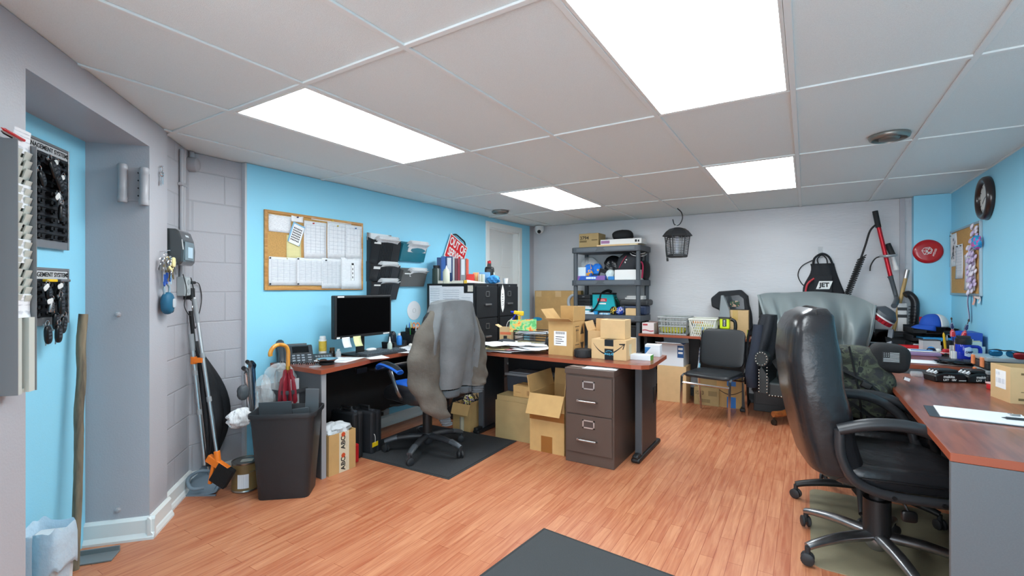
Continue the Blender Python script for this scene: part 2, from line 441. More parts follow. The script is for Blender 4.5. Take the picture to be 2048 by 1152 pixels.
# door: casing, jamb, six-panel leaf
d = thing('door_1', 'white six-panel door with white casing behind the black filing cabinets', 'door', (XL, (DY0 + DY1) / 2, 0)); d['kind'] = 'structure'
W = DY1 - DY0; b = MB()
for s in (-1, 1): b.bb((0, s * W / 2, 0), (.018, s * (W / 2 + .075), 2.165))
b.bb((0, -W / 2, 2.09), (.018, W / 2, 2.165)); b.build('casing', WHITE, d, bevel=.005)
b = MB()
for s in (-1, 1): b.bb((-.12, s * W / 2, 0), (.002, s * (W / 2 - .016), 2.09))
b.bb((-.12, -W / 2, 2.074), (.002, W / 2, 2.09)); b.build('jamb', WHITE, d)
b = MB(); b.bb((-.115, -W / 2 + .018, .01), (-.08, W / 2 - .018, 2.07)); lf = b.build('leaf', DOORW, d)
b = MB()
for yy in (-.165, .165):
    for z0, z1 in ((.2, .78), (.92, 1.5), (1.6, 1.93)):
        for q in range(2):
            g = .03 * q; w = .125 - g
            b.bb((-.08, yy - w, z0 + g), (-.076 + .003 * q, yy + w, z1 - g))
b.build('raised_panel', DOORW, lf, bevel=.004)
b = MB(); b.sell((-.05, .28, .95), (.05, .055, .055), (1, 1)); b.cyl((-.08, .28, .95), (-.05, .28, .95), .012); b.build('knob', STEEL, lf, smooth=True)

# lights
LAMP = emis('lit_diffuser', '#f3fbff', 11.0)
def light(i, j, label):
    x0, y0 = GX0 + GX * i, GY0 + GY * j
    t = thing('ceiling_light', label, 'ceiling light', (x0 + GX / 2, y0 + GY / 2, CEIL), 0, 'recessed ceiling light panels')
    a, c = GX / 2 - .013, GY / 2 - .013
    b = MB(); b.bb((-a + .012, -c + .012, -.001), (a - .012, c - .012, .003)); b.build('diffuser', LAMP, t)
    b = MB()
    for s in (-1, 1):
        b.bb((s * a, -c, -.005), (s * (a - .014), c, .004)); b.bb((-a + .014, s * c, -.005), (a - .014, s * (c - .014), .004))
    b.build('frame', WHITE, t, bevel=.002)
    return t
light(-3, 0, 'lit ceiling panel nearest the recess with the key boards')
light(0, 0, 'largest-looking lit ceiling panel, cut by the top edge')
light(-3, 2, 'lit ceiling panel nearest the white door')
light(0, 2, 'lit ceiling panel in front of the wall with the black tool bag')
light(-3, -2, 'added lit ceiling panel, unseen behind the viewer on the left side')  # this panel and the next are added out of view for more light
light(0, -2, 'added lit ceiling panel, unseen behind the viewer on the right side')

# camera
cam = bpy.data.cameras.new('camera'); co = bpy.data.objects.new('camera', cam); COL.objects.link(co)
cam.sensor_width = 36; cam.lens = FOC / 2048 * 36; cam.clip_start = .02
co.location = (0, 0, EYE); co.rotation_euler = (pi / 2, 0, YAW); scene.camera = co
w = bpy.data.worlds.new('world'); scene.world = w; w.use_nodes = True
w.node_tree.nodes['Background'].inputs[0].default_value = (.86, .93, 1, 1); w.node_tree.nodes['Background'].inputs[1].default_value = 5.0  # sky raised as fill through the added opening behind the viewer
scene.view_settings.view_transform = 'Standard'; scene.view_settings.look = 'None'; scene.view_settings.gamma = 1; scene.view_settings.use_curve_mapping = False
scene.view_settings.exposure = 0.6
# ================================================================ recess, pillar, corner
def on_diag(u, v, off):
    d = ray(u, v); q = PC + NN * off
    t = (q.x * NN.x + q.y * NN.y) / (d.x * NN.x + d.y * NN.y)
    return Vector((d.x * t, d.y * t, EYE + d.z * t))
def dthing(name, label, cat, k, off, z, group=None):
    return thing(name, label, cat, wallpt(k, off, z), DROT, group)
DFACE = (pi / 2, 0, pi)
# time card rack
t = dthing('card_rack', 'tall narrow grey card rack with stepped pockets on the near wall piece', 'card rack', 1.053, 0, .985)
b = MB(); b.bb((-.043, 0, 0), (.043, .006, .815)); b.build('back_plate', mat('rack_grey', '#77787a', .45), t)
for s in (-1, 1):
    b = MB(); b.bb((s * .041, 0, 0), (s * .044, .075, .80)); b.build('side_panel', mat('rack_grey', '#77787a', .45), t)
rk = mat('rack_cream', '#c9cbc2', .5)
b = MB(); b.bb((-.04, .006, 0), (.04, .06, .012)).bb((-.04, .04, 0), (-.012, .072, .24)).bb((.02, .04, 0), (.04, .072, .24)); b.build('lower_channel', rk, t)
for g in range(4):
    for k in range(5 if g else 4):
        z = .255 + .13 + (.145 * g) - .027 * k
        if z > .78: continue
        b = MB(); b.box((-.023, .06, z - .01), (.03, .004, .036), (radians(-18), 0, 0)).box((.022, .06, z - .006), (.032, .004, .036), (radians(-18), 0, 0)).box((0, .045, z - .012), (.078, .002, .03), (radians(-18), 0, 0))
        b.build('card_pocket', rk, t)
for g, w in enumerate(('lowest', 'second lowest', 'second from the top', 'topmost')):
    b = MB(); b.grid(lambda x, y: (-.037 + .074 * x, .012 * y * y, .075 * y), 3, 4)
    o = b.build('paper_card', PRINT2, solid=.0012, loc=wallpt(1.053, .062, 1.225 + .175 * g), rot=(radians(8), 0, DROT))
    tag(o, 'white card in the grey card rack, %s of its four' % w, 'card', 'cards in the card rack')
for i, (c, dx) in enumerate((('#1b1c1e', -.02), ('#d8d8d8', .0), ('#c3262b', .02))):
    b = MB(); b.cyl((-.05, .01, 0), (.05, .02, .004), .0045); b.cyl((.05, .02, .004), (.066, .0216, .0046), .004, .001)
    o = b.build('pen', mat('pen_%d' % i, c, .35), smooth=True, loc=wallpt(1.08 + dx, .03 + .012 * i, 1.7925 + .0), rot=(0, 0, DROT))
    tag(o, '%s pen lying on top of the grey card rack' % ('black', 'white', 'red')[i], 'pen')

# key boards
alu = mat('board_aluminium', '#a9abae', .35, .8); pan = mat('board_panel', '#23272d', .5)
def key_board(label, z0, z1, rows):
    t = dthing('key_board', label, 'key board', .36, -RD, z0); H = z1 - z0; w = .175
    b = MB(); b.bb((-w, 0, 0), (w, .018, H)); b.build('back_panel', pan, t)
    b = MB(); b.bb((-w - .008, 0, -.006), (-w, .024, H + .006)).bb((w, 0, -.006), (w + .008, .024, H + .006)).bb((-w, 0, -.006), (w, .02, .03)).bb((-w, 0, H - .006), (w, .024, H + .006)); b.build('frame', alu, t, bevel=.002)
    b = MB(); b.bb((-w + .004, .018, H - .045), (w - .004, .0215, H - .008)); hd = b.build('header_strip', mat('header_silver', '#c3c6c8', .4), t)
    text('KEY MANAGEMENT SYSTEMS', .0275, INK, hd, (0, .0222, H - .026), DFACE, bold=.0004)
    for r in range(rows):
        z = H - .07 - r * (H - .115) / max(rows - 1, 1); b = MB()
        b.bb((-w + .002, .018, z + .012), (w - .002, .024, z + .0135))
        for c in range(-3, 4, 2):
            x = c * .043
            b.cyl((x - .017, .018, z), (x - .017, .034, z), .007, seg=8).cyl((x + .017, .018, z), (x + .017, .04, z - .002), .009, seg=8)
            b.bb((x - .026, .018, z - .013), (x - .006, .03, z - .008))
        b.build('peg_row', BLACKS, t)
    return t
key_board('upper key board reading KEY MANAGEMENT SYSTEMS on the blue recess wall', 1.505, 1.965, 10)
key_board('lower, shorter key board reading KEY MANAGEMENT SYSTEMS on the blue recess wall', 1.16, 1.405, 5)
fobm = mat('key_fob_black', '#111316', .25); blade = STEEL; tagm = mat('key_tag_white', '#e4e6e4', .5)
def car_key(u, v, s, tilt, label, white=False, bl=True, col=None, off=.055, grp='car keys on the key boards'):
    p = on_diag(u, v, -RD + off)
    t = thing('car_key', label, 'car key', p, DROT, grp, rot=(0, tilt, DROT))
    b = MB(); b.sell((0, 0, -.036 * s), (.036 * s, .016, .068 * s), (.6, .7)); o = b.build('fob', col or fobm, t, smooth=True)
    b = MB()
    for i in range(3): b.bb((-.008 * s, .0065, (-.026 - .012 * i) * s), (.008 * s, .0086, (-.018 - .012 * i) * s))
    b.build('button', mat('fob_button', '#3b3f45', .4), o, bevel=.001)
    b = MB(); b.tube([(.012 * cos(a), 0, .008 + .012 * sin(a)) for a in [i * pi / 5 for i in range(10)]], .0013, 6, 2, closed=True); b.build('ring', CHROME, t, smooth=True)
    if bl:
        b = MB(); b.bb((-.005, -.012, -.075 * s), (.003, -.0105, .0)); b.bb((-.007, -.0125, -.005), (.007, -.0095, .006)); b.build('blade', blade, t)
    if white:
        b = MB(); b.sell((.02, .005, -.008), (.04, .003, .022), (.5, .5), (0, .5, 0)); b.build('tag', tagm, t, smooth=True)
    return t
A = 'on the upper key board'; Bk = 'on the lower key board'
car_key(101, 318, 1.3, .5, 'large shiny black car key slanting left, ' + A + ' near its top')
car_key(114, 325, 1.2, -.1, 'black car key with white tag at the upper right ' + A, True, off=.05)
car_key(112, 345, 1.25, .55, 'black car key slanting left below another slanted one ' + A)
car_key(127, 355, 1.1, -.05, 'black car key hanging past the right edge ' + A, True, off=.045)
car_key(80, 340, 1.0, .4, 'black car key partly behind the card rack ' + A)
car_key(118, 388, .8, .3, 'small steel key with white tag at mid height ' + A, True, off=.05, col=STEEL)
car_key(124, 408, 1.15, -.05, 'black four-button car key, lowest one ' + A, off=.06)
car_key(96, 570, .95, .1, 'black car key under the yellow peg tag ' + Bk, True)
car_key(124, 570, 1.25, -.15, 'black tagged car key at the upper right ' + Bk, True, off=.04)
car_key(122, 592, 1.2, .05, 'black car key showing its buttons, right side ' + Bk, off=.065)
car_key(104, 600, .8, -.2, 'small steel door key in the middle ' + Bk, True, col=STEEL)
car_key(112, 625, 1.1, 0, 'black car key with long bare blade ' + Bk)
car_key(95, 650, 1.2, .1, 'big rounded black car key hanging lowest at left ' + Bk, off=.07)
car_key(129, 632, 1.15, -.2, 'black car key at the far right ' + Bk, off=.05)
car_key(118, 648, 1.2, -.05, 'big black car key hanging lowest at right ' + Bk, off=.065)
p = on_diag(95, 561, -RD + .026)
b = MB(); b.bb((-.036, 0, -.006), (.036, .02, .006)); tag(b.build('peg_tag', YELLOW, loc=p, rot=(0, 0, DROT), bevel=.003), 'yellow bar tag across the top of the lower key board', 'key tag')
p = on_diag(122, 561, -RD + .026)
b = MB(); b.bb((-.036, 0, -.006), (.036, .02, .006)); tag(b.build('peg_tag', mat('tag_grey', '#6a6e73', .4), loc=p, rot=(0, 0, DROT), bevel=.003), 'grey bar tag at the top right of the lower key board', 'key tag')

# lined bin and wooden pole in the recess
t = dthing('wastebasket', 'small bin with pale blue liner bag standing in the wall recess', 'bin', .54, -.15, 0); t.scale = (.78, .8, 1)
b = MB(); b.box((0, 0, .15), (.2, .16, .3), (pi, 0, 0), (.82, .82)); b.build('bin_body', mat('pale_bin', '#cfd5d8', .5), t, bevel=.012)
lin_m = mat('bin_liner_film', '#bcd3e2', .3, bump=.7, bscale=22)
def liner(u, v):
    a = 2 * pi * u; r = 1.0
    sx, sy = (abs(cos(a)) ** .45) * (1 if cos(a) > 0 else -1), (abs(sin(a)) ** .45) * (1 if sin(a) > 0 else -1)
    prof = [(.8, .06), (.95, .25), (1.0, .31), (1.07, .335), (1.12, .30), (1.13, .22), (1.12, .17)]
    q = v * (len(prof) - 1); i = min(int(q), len(prof) - 2); f = q - i
    k = prof[i][0] * (1 - f) + prof[i + 1][0] * f; z = prof[i][1] * (1 - f) + prof[i + 1][1] * f
    return (.1 * k * sx, .085 * k * sy, z + .008 * sin(7 * a + 3 * v) + .012 * sin(a * 2))
b = MB(); b.grid(liner, 48, 18); b.build('liner_bag', lin_m, t, smooth=True, solid=.002)
b = MB(); p0 = on_diag(152, 1108, -.2); p0.z = 0; p1 = on_diag(165, 628, -.225)
pts = [p0.lerp(p1, i / 8) + Vector((random.uniform(-.004, .004), random.uniform(-.004, .004), 0)) for i in range(9)]
b.tube(pts, [.0165, .017, .018, .0175, .0185, .019, .0185, .019, .0185], 12, 4)
tag(b.build('wooden_pole', wood_mat('weathered_wood', '#5b5246', '#8d8069', .8, 2, 8, 0), smooth=True, jitter=.0008), 'weathered rough wooden pole leaning upright in the recess corner', 'pole')
b = MB(); b.box((0, 0, .004), (.16, .1, .008)); b.box((0, .045, .016), (.16, .008, .03))
p = on_z(192, 1118, 0)
tag(b.build('metal_plate', mat('dull_grey_metal', '#83898b', .45, .4), loc=p, rot=(0, 0, .9), bevel=.002), 'small grey metal plate lying on the floor by the pillar', 'metal plate')

# sprung hinge and bolt heads on the reveal
t = dthing('spring_hinge', 'grey painted double spring hinge on the reveal beside the recess', 'hinge', 0, -.06, 1.765)
for y, n in ((-.05, 0), (.045, 1)):
    b = MB(); b.lathe([(0, 0), (.02, 0), (.0225, .006), (.0225, .028), (.0205, .03), (.0205, .165), (.0225, .168), (.0225, .19), (.018, .198), (0, .2)], 18, (.024, y, -.012 * n)); b.build('barrel', mat('painted_metal', '#a9a8ac', .35), t, smooth=True)
b = MB(); b.bb((.0, -.05, .01), (.004, .05, .19)).bb((.02, -.03, .01), (.024, .026, .014))
b.build('plate', mat('painted_metal', '#a9a8ac', .35), t, bevel=.001)
for z in (.04, .08, .12, .16):
    b = MB(); b.cyl((.004, .012, z), (.0055, .012, z), .004, seg=8); b.build('screw', INK, t)
for z, w in ((1.182, 'upper'), (.163, 'lower')):
    b = MB(); b.lathe([(0, 0), (.014, 0), (.014, .006), (.01, .013), (0, .016)], 7); o = b.build('bolt_head', mat('painted_metal', '#a9a8ac', .35), smooth=False, loc=wallpt(0, -.139, z), rot=(0, pi / 2, DROT))
    tag(o, '%s painted bolt head on the reveal below the spring hinge' % w, 'bolt')

# things hanging on the pillar
def key_shape(b, c, tilt, L=.055, turn=0):
    R = Euler((0, tilt, turn)).to_matrix(); c = Vector(c)
    def q(x, y, z): return c + R @ Vector((x, y, z))
    b.tube([q(.011 * cos(a), 0, -.012 + .012 * sin(a)) for a in [i * pi / 4 for i in range(8)]], .0035, 6, 2, closed=True)
    b.box(q(0, 0, -.022 - L / 2), (.007, .0022, L), (0, tilt, turn)); b.box(q(.004, 0, -.03 - L * .55), (.005, .002, L * .35), (0, tilt, turn))
t = dthing('key', 'single silver key on a ring, hanging high on the pillar from a nail', 'key', -.117, 0, 1.975)
b = MB(); b.cyl((0, 0, .02), (0, .02, .02), .0025).tube([(.014 * cos(a), .012, .005 + .014 * sin(a)) for a in [i * pi / 6 for i in range(12)]], .0016, 6, 2, closed=True); b.build('ring', CHROME, t, smooth=True)
b = MB(); key_shape(b, (0, .012, -.012), -.12); key_shape(b, (.006, .018, -.014), .1, .045); b.build('blade', CHROME, t)
t = dthing('key_bunch', 'big bunch of brass and silver keys with blue clips on the pillar', 'keys', -.125, 0, 1.51)
b = MB(); b.cyl((0, 0, .012), (0, .05, .02), .003).tube([(.03 * cos(a), .03, -.02 + .03 * sin(a)) for a in [i * pi / 6 for i in range(12)]], .002, 6, 2, closed=True); b.build('ring', CHROME, t, smooth=True)
brass = mat('brass', '#a3936a', .3, 1.); kc = [CHROME, brass, STEEL, STEEL, brass, CHROME]
for i in range(22):
    b = MB(); key_shape(b, (random.uniform(-.045, .05), random.uniform(.02, .065), random.uniform(-.09, -.01)), random.uniform(-.5, .5), random.uniform(.05, .065), random.uniform(-.6, .6)); b.build('blade', kc[i % 6], t)
b = MB(); b.sell((-.02, .06, -.045), (.04, .01, .055), (.4, .5)); b.sell((.035, .065, -.085), (.05, .008, .018), (.5, .5), (0, -.5, 0)); b.build('tag', mat('cream_tag', '#e9dca0', .5), t, smooth=True)
for x, z in ((.0, -.155), (.03, -.165), (-.045, -.14)):
    b = MB(); b.tube([(x - .008, .035, z + .05), (x - .008, .035, z), (x + .006, .035, z - .012), (x + .012, .035, z + .01), (x + .008, .035, z + .05)], .0035, 6, 3); b.build('clip', BLUEP, t, smooth=True)
t = dthing('portable_speaker', 'round teal clip-on speaker hanging on the pillar below the key bunch', 'speaker', -.135, 0, 1.235)
teal = mat('teal_rubber', '#1d5d7c', .55)
b = MB(); b.sell((0, .035, 0), (.105, .055, .125), (.75, .8)); b.build('speaker_body', teal, t, smooth=True)
b = MB(); b.tube([(.03, .03, .05), (.034, .03, .09), (.0, .025, .112), (-.034, .03, .09), (-.03, .03, .05)], .006, 8, 5); b.build('carry_loop', mat('loop_grey', '#8fa5b0', .4), t, smooth=True)
b = MB(); b.sell((-.012, .063, 0), (.045, .004, .05), (.4, .5)); b.build('badge', mat('badge_grey', '#b9bfc4', .4), t, smooth=True)
b = MB(); b.sell((-.06, .03, -.02), (.018, .03, .075), (.6, .6)); b.build('strap_end', RUBBER, t, smooth=True)

# dispenser, conduit, sockets
t = dthing('towel_dispenser', 'smoky grey paper towel dispenser on the painted block wall', 'dispenser', -.345, -.03, 1.455)
prof = [(0, 0), (.085, .0), (.1, .02), (.103, .09), (.096, .15), (.078, .2), (.06, .212), (0, .214)]
b = MB(); b.prism(prof, -.1, .1, 'yz'); b.build('cover', mat('smoke_plastic', '#3d4244', .18, coat=.4), t, bevel=.008)
b = MB(); b.bb((-.07, .1, .03), (.07, .1045, .14)); b.build('window', mat('smoke_clear', '#77878e', .1), t, bevel=.003)
b = MB(); b.bb((-.045, .1046, .045), (.03, .1062, .11)); b.build('label_sheet', mat('dispenser_label', '#b9d3e2', .5), t)
b = MB(); b.box((0, .0, 0), (.05, .012, .0012)); b.build('logo_bar', mat('logo_pale', '#c9cfd1', .4), t, loc=(-.01, .0865, .1765), rot=(-pi / 2 + .36, 0, 0))
t = dthing('conduit', 'grey painted vertical conduit with round fitting at the ceiling', 'pipe', -.5, -.03, 1.36)
gp = mat('painted_conduit', '#a9a8ac', .4)
b = MB(); b.cyl((.015, .014, 0), (.015, .014, .83), .012, seg=12).cyl((-.018, .014, 0), (-.018, .014, .83), .014, seg=12); b.build('pipe', gp, t, smooth=True)
for z in (.25, .6):
    b = MB(); b.bb((-.045, 0, z), (.04, .03, z + .02)); b.build('strap', gp, t, bevel=.004)
b = MB(); b.lathe([(0, 0), (.045, 0), (.045, .05), (.03, .062), (0, .065)], 18, (-.14, -.0, .775), (-pi / 2, 0, 0)); b.cyl((-.14, .02, .82), (-.14, .02, .858), .014); b.build('fitting', gp, t, smooth=True)
t = dthing('socket_box', 'grey surface-mounted socket box on the block wall with plugs', 'socket', -.49, -.03, 1.27)
b = MB(); b.bb((-.045, 0, 0), (.045, .045, .12)); b.build('box', mat('socket_grey', '#9ba3a5', .45), t, bevel=.004)
b = MB(); b.bb((-.038, .045, .006), (.038, .05, .114)); pl = b.build('face_plate', mat('socket_plate', '#b9c0c1', .4), t, bevel=.002)
b = MB()
for z in (.03, .085): b.cyl((0, .05, z), (0, .0525, z), .017, seg=14)
b.build('outlet', mat('socket_grey', '#9ba3a5', .45), pl)
t = dthing('power_adapter', 'black power adapter and looping cords beside the socket box', 'adapter', -.58, -.03, 1.255)
b = MB(); b.bb((-.03, 0, -.01), (.03, .05, .065)); b.build('adapter_block', BLACKP, t, bevel=.006)
b = MB(); b.tube([(.0, .03, .1), (-.05, .04, .1)], .01, 8, 0); b.build('plug', BLACKP, t, smooth=True)
b = MB()
b.tube([(-.05, .04, .1), (-.1, .05, .09), (-.115, .06, .0), (-.07, .06, -.1), (-.03, .05, -.14)], .0028, 6, 6)
b.tube([(0, .03, -.01), (-.05, .05, -.05), (-.07, .055, -.12), (-.03, .05, -.2), (.0, .05, -.14), (-.005, .04, -.02)], .0028, 6, 6)
b.tube([(.18, .05, .15), (.15, .06, .05), (.16, .05, -.04), (.12, .06, -.1), (.05, .05, -.11)], .0026, 6, 6)
b.tube([(.02, .04, .13), (.06, .06, .1), (.05, .07, .02), (.04, .06, -.05)], .0035, 6, 6)
b.build('cord', RUBBER, t, smooth=True)
b = MB(); b.tube([(.04 + .016 * cos(a), .06, -.06 + .016 * sin(a)) for a in [i * pi / 5 for i in range(10)]], .004, 6, 2, closed=True); b.build('cord_end', STEEL, t, smooth=True)

# broom and dustpan set, umbrella, paint can, bins
p = on_z(405, 970, 0)
p = p + Vector((.075, -.05, 0)); t = thing('dustpan', 'grey-blue upright dustpan with long steel pole and orange clip in the corner', 'dustpan', p, .6)
gb = mat('dustpan_grey', '#7b8b97', .45)
prof = [(-.15, 0), (.13, 0), (.13, .015), (.09, .1), (.03, .115), (-.03, .09), (-.15, .012)]
def pan(u, v):
    x = -.15 + .3 * u; e = abs(2 * u - 1) ** 3
    y = -.09 + .2 * v; z = .004 + .02 * e + .11 * (v ** 2) + .0 * u
    return (x * (1.0 - .25 * v), y, z)
b = MB(); b.grid(pan, 16, 10); b.bb((-.15, -.092, .0), (.15, -.086, .008)); b.build('pan', gb, t, smooth=True, solid=.005)
for x in (-.121, .115):
    b = MB(); b.prism([(-.092, 0), (.08, 0), (.11, .12), (.09, .13)], x, x + .006, 'yz'); b.build('side_wall', gb, t)
b = MB(); b.tube([(.02, .07, .1), (-.03, .03, .11), (-.05, -.04, .09), (0, -.09, .05), (.06, -.06, .04)], .011, 8, 5); b.build('kick_handle', gb, t, smooth=True)
Minv = Matrix.Translation(p) @ Matrix.Rotation(.6, 4, 'Z'); Minv = Minv.inverted()
def pole(u0, v0, u1, v1, x0, x1):
    return Minv @ on_x(u0, v0, x0), Minv @ on_x(u1, v1, x1)
a0, a1 = pole(410, 930, 382, 668, -3.2, -3.33)
b = MB(); b.cyl(a0, a1, .011); b.build('pole', STEEL, t, smooth=True)
b = MB(); b.cyl(a1, a1.lerp(a0, .13), .015); b.build('grip', mat('grip_grey', '#8f9497', .5), t, smooth=True)
for f in (.38, .68):
    b = MB(); b.cyl(a0.lerp(a1, f), a0.lerp(a1, f + .04), .0145); b.build('collar', mat('grip_grey', '#8f9497', .5), t, smooth=True)
c = a1.lerp(a0, .2); b = MB(); b.cyl(c + Vector((0, 0, -.025)), c + Vector((0, 0, .02)), .018); b.box(c + Vector((.04, -.012, .0)), (.05, .025, .03)); b.build('clip', ORANGE, t, smooth=True)
pb = on_z(430, 972, 0)
t = thing('broom', 'long steel-handled broom with orange head standing in the dustpan', 'broom', pb, .5)
Minv = (Matrix.Translation(pb) @ Matrix.Rotation(.5, 4, 'Z')).inverted()
h0, h1 = pole(436, 918, 388, 595, -3.12, -3.33)
b = MB(); b.box(h0 + Vector((0, -.0, -.03)), (.15, .035, .045), (.0, .55, 0)); b.box(h0 + Vector((-.035, -.0, -.085)), (.02, .03, .14), (0, .2, 0)); b.cyl(h0 + Vector((0, 0, -.02)), h0 + (h1 - h0).normalized() * .05, .018); b.build('head', ORANGE, t, bevel=.004)
b = MB(); b.box(h0 + Vector((.03, 0, -.1)), (.11, .04, .13), (0, .55, 0), (1, 1)); b.build('bristles', mat('black_bristles', '#17181a', .9, bump=.8, bscale=300), t, bevel=.006)
b = MB(); b.cyl(h0, h1, .011); b.build('handle', STEEL, t, smooth=True)
for f in (.35, .62):
    b = MB(); b.cyl(h0.lerp(h1, f), h0.lerp(h1, f + .03), .0145); b.build('collar', mat('grip_grey', '#8f9497', .5), t, smooth=True)
b = MB(); b.cyl(h1.lerp(h0, .01), h1.lerp(h0, .16), .0135); b.build('grip', mat('grip_grey', '#8f9497', .5), t, smooth=True)
# black umbrella leaning behind the poles
u0 = Vector((-3.4, 1.62, 0)); t = thing('umbrella', 'loosely furled black umbrella leaning in the corner behind the dustpan', 'umbrella', u0)
top = on_x(381, 628, -3.42) - u0; bot = on_x(420, 950, -3.38) - u0; bot.z = .02
b = MB(); b.cyl(bot, top, .006); b.build('shaft', STEEL, t, smooth=True)
def umb(u, v):
    a = 2 * pi * u; c = bot.lerp(top, .1 + .74 * v); r = .02 + .05 * sin(pi * min(1, v * 1.1)) ** 1.2 * (1 + .45 * abs(sin(4 * a)))
    sq = 1.5 if sin(a) > 0 else .55
    return c + Vector((r * cos(a) * .6 + .01 * sin(9 * v), r * sin(a) * sq + .05 * sin(pi * v), 0))
b = MB(); b.grid(umb, 48, 16); b.build('canopy', mat('black_nylon', '#1b1c1f', .5, bump=.3, bscale=30), t, smooth=True)
b = MB(); b.tube([top, top + Vector((0, 0, .02)), top.lerp(bot, .22)], .012, 8, 0); b.build('handle', RUBBER, t, smooth=True)
# paint can
p = on_z(483, 985, 0); p += Vector((-.04, .05, 0)); t = thing('paint_can', 'dented brown gallon paint can with white label on the floor', 'paint can', p, .35)
b = MB(); b.lathe([(0, 0), (.081, 0), (.084, .003), (.084, .008), (.082, .011), (.082, .18), (.084, .183), (.084, .19), (.079, .19), (.079, .184), (.07, .183), (.068, .186), (0, .186)], 32); b.build('can_body', mat('can_steel', '#9a9690', .3, .9), t, smooth=True)
b = MB(); b.lathe([(.0825, .014), (.0828, .02), (.0828, .172), (.0825, .178)], 32); b.build('wrapper', mat('can_brown', '#7d6743', .4, noise=.25, nscale=9), t, smooth=True)
b = MB(); b.grid(lambda x, y: (.0835 * cos(-1.45 + .8 * x), .0835 * sin(-1.45 + .8 * x), .03 + .09 * y), 8, 1); b.build('label_sheet', PRINT2, t, smooth=True)
b = MB(); b.box((.01, 0, .1875), (.07, .05, .002), (0, 0, .5)); b.build('lid_sticker', mat('lid_sticker', '#c9c9bf', .5), t)
b = MB(); b.tube([(.084 * cos(a), .084 * sin(a), .15 - .02 * sin(a * 1.0 + 2.2)) for a in [-.6 + i * .32 for i in range(6)]], .002, 6, 3); b.build('wire_bail', STEEL, t, smooth=True)

# front waste bin, angled
def rrect(w, d, r, n=5):
    pts = []
    for cx, cy, a0 in ((w / 2 - r, d / 2 - r, 0), (-w / 2 + r, d / 2 - r, pi / 2), (-w / 2 + r, -d / 2 + r, pi), (w / 2 - r, -d / 2 + r, 1.5 * pi)):
        for i in range(n): pts.append((cx + r * cos(a0 + i * pi / 2 / (n - 1)), cy + r * sin(a0 + i * pi / 2 / (n - 1))))
    return pts
def bin_mesh(b, w, d, h, rim=.012, taper=.78, r=.045):
    def ring(k, z, e=0): return [(x * k * (1 + e), y * k * (1 + e), z) for x, y in rrect(w, d, r)]
    wall = .006
    s = [ring(taper * .5, 0), ring(taper, 0.0), ring(taper + .012, .01)]
    s += [ring(taper + (1 - taper) * i / 6, h * i / 6) for i in range(1, 6)]
    s += [ring(.995, h - .03), ring(1.05, h - .028), ring(1.06, h - .012), ring(1.05, h), ring(1.02, h), ring(.985, h - .01), ring(taper - .01, .02), ring(taper * .4, .015)]
    b.loft(s)
pf = Vector((-2.845, 1.825, 0))
t = thing('waste_bin', 'large black plastic waste bin in front of the grey desk panel', 'bin', pf, .72)
b = MB(); bin_mesh(b, .385, .27, .54); b.build('bin_body', mat('bin_black', '#26282b', .42, noise=.1, nscale=9, bump=.05, bscale=200), t, smooth=True)
gm = mat('graphite_sheet', '#4a4f53', .5)
b = MB(); b.box((-.09, .06, .40), (.2, .006, .36), (.12, 0, .05)); o = b.build('scrap_board', gm, bevel=.002); o.parent = None
o.location = pf; o.rotation_euler = (0, 0, .72); tag(o, 'wide dark grey panel standing in the large waste bin, left side', 'board')
b = MB(); b.box((.135, .045, .46), (.085, .006, .4), (.1, .05, .0)); o = b.build('scrap_board', mat('graphite_light', '#5b6165', .5), bevel=.002, loc=pf, rot=(0, 0, .72)); tag(o, 'tall narrow grey panel sticking up at the right of the large waste bin', 'board')
b = MB(); b.box((.1, -.02, .40), (.1, .005, .3), (.1, -.1, .0)); o = b.build('scrap_board', gm, bevel=.002, loc=pf, rot=(0, 0, .72)); tag(o, 'short grey panel leaning inside the right of the large waste bin', 'board')
# rear bin with umbrella and bagged rods
pr = Vector((-3.16, 2.0, 0)); t = thing('waste_bin', 'second tall dark bin squeezed against the wall behind the large waste bin', 'bin', pr, .1)
b = MB(); bin_mesh(b, .33, .22, .62); b.build('bin_body', mat('bin_charcoal', '#37383b', .45), t, smooth=True)
t = thing('umbrella', 'furled red umbrella with curved wooden handle standing in the rear bin', 'umbrella', (-3.06, 1.96, .03))
r0 = Vector((0, 0, .0)); hd = on_x(576, 735, -3.02) - Vector((-3.06, 1.96, .03))
b = MB()
cr = lambda f, k: r0.lerp(hd, f)
def redc(u, v):
    a = 2 * pi * u; c = r0.lerp(hd, .1 + .88 * v)
    r = (.028 + .022 * sin(pi * min(1, max(0, (v - .25) / .75)))) * (1 + .35 * sin(8 * a + 5 * v)) * (1.0 if v < .93 else .75)
    if abs(v - .62) < .03: r *= .75
    return c + Vector((r * cos(a), r * sin(a), 0))
b.grid(redc, 64, 30); b.build('canopy', mat('red_nylon', '#84202c', .4), t, smooth=True)
hpx = [(576, 735), (576, 718), (576, 703), (572, 693), (563, 689.5), (552, 691), (544, 698), (540.5, 707), (541, 712)]
b = MB(); b.tube([on_x(u, v, -3.02) - Vector((-3.06, 1.96, .03)) for u, v in hpx], [.0135, .0135, .0135, .0135, .0135, .0135, .0135, .014, .0135], 12, 5); b.build('crook_handle', wood_mat('honey_wood', '#c17a24', '#dfa13c', .3, 2, 8, .5), t, smooth=True)
b = MB(); b.cyl(hd + Vector((0, 0, -.035)), hd + Vector((0, 0, .01)), .0145); b.build('ferrule', mat('ferrule_gold', '#c79a3e', .3, .8), t, smooth=True)
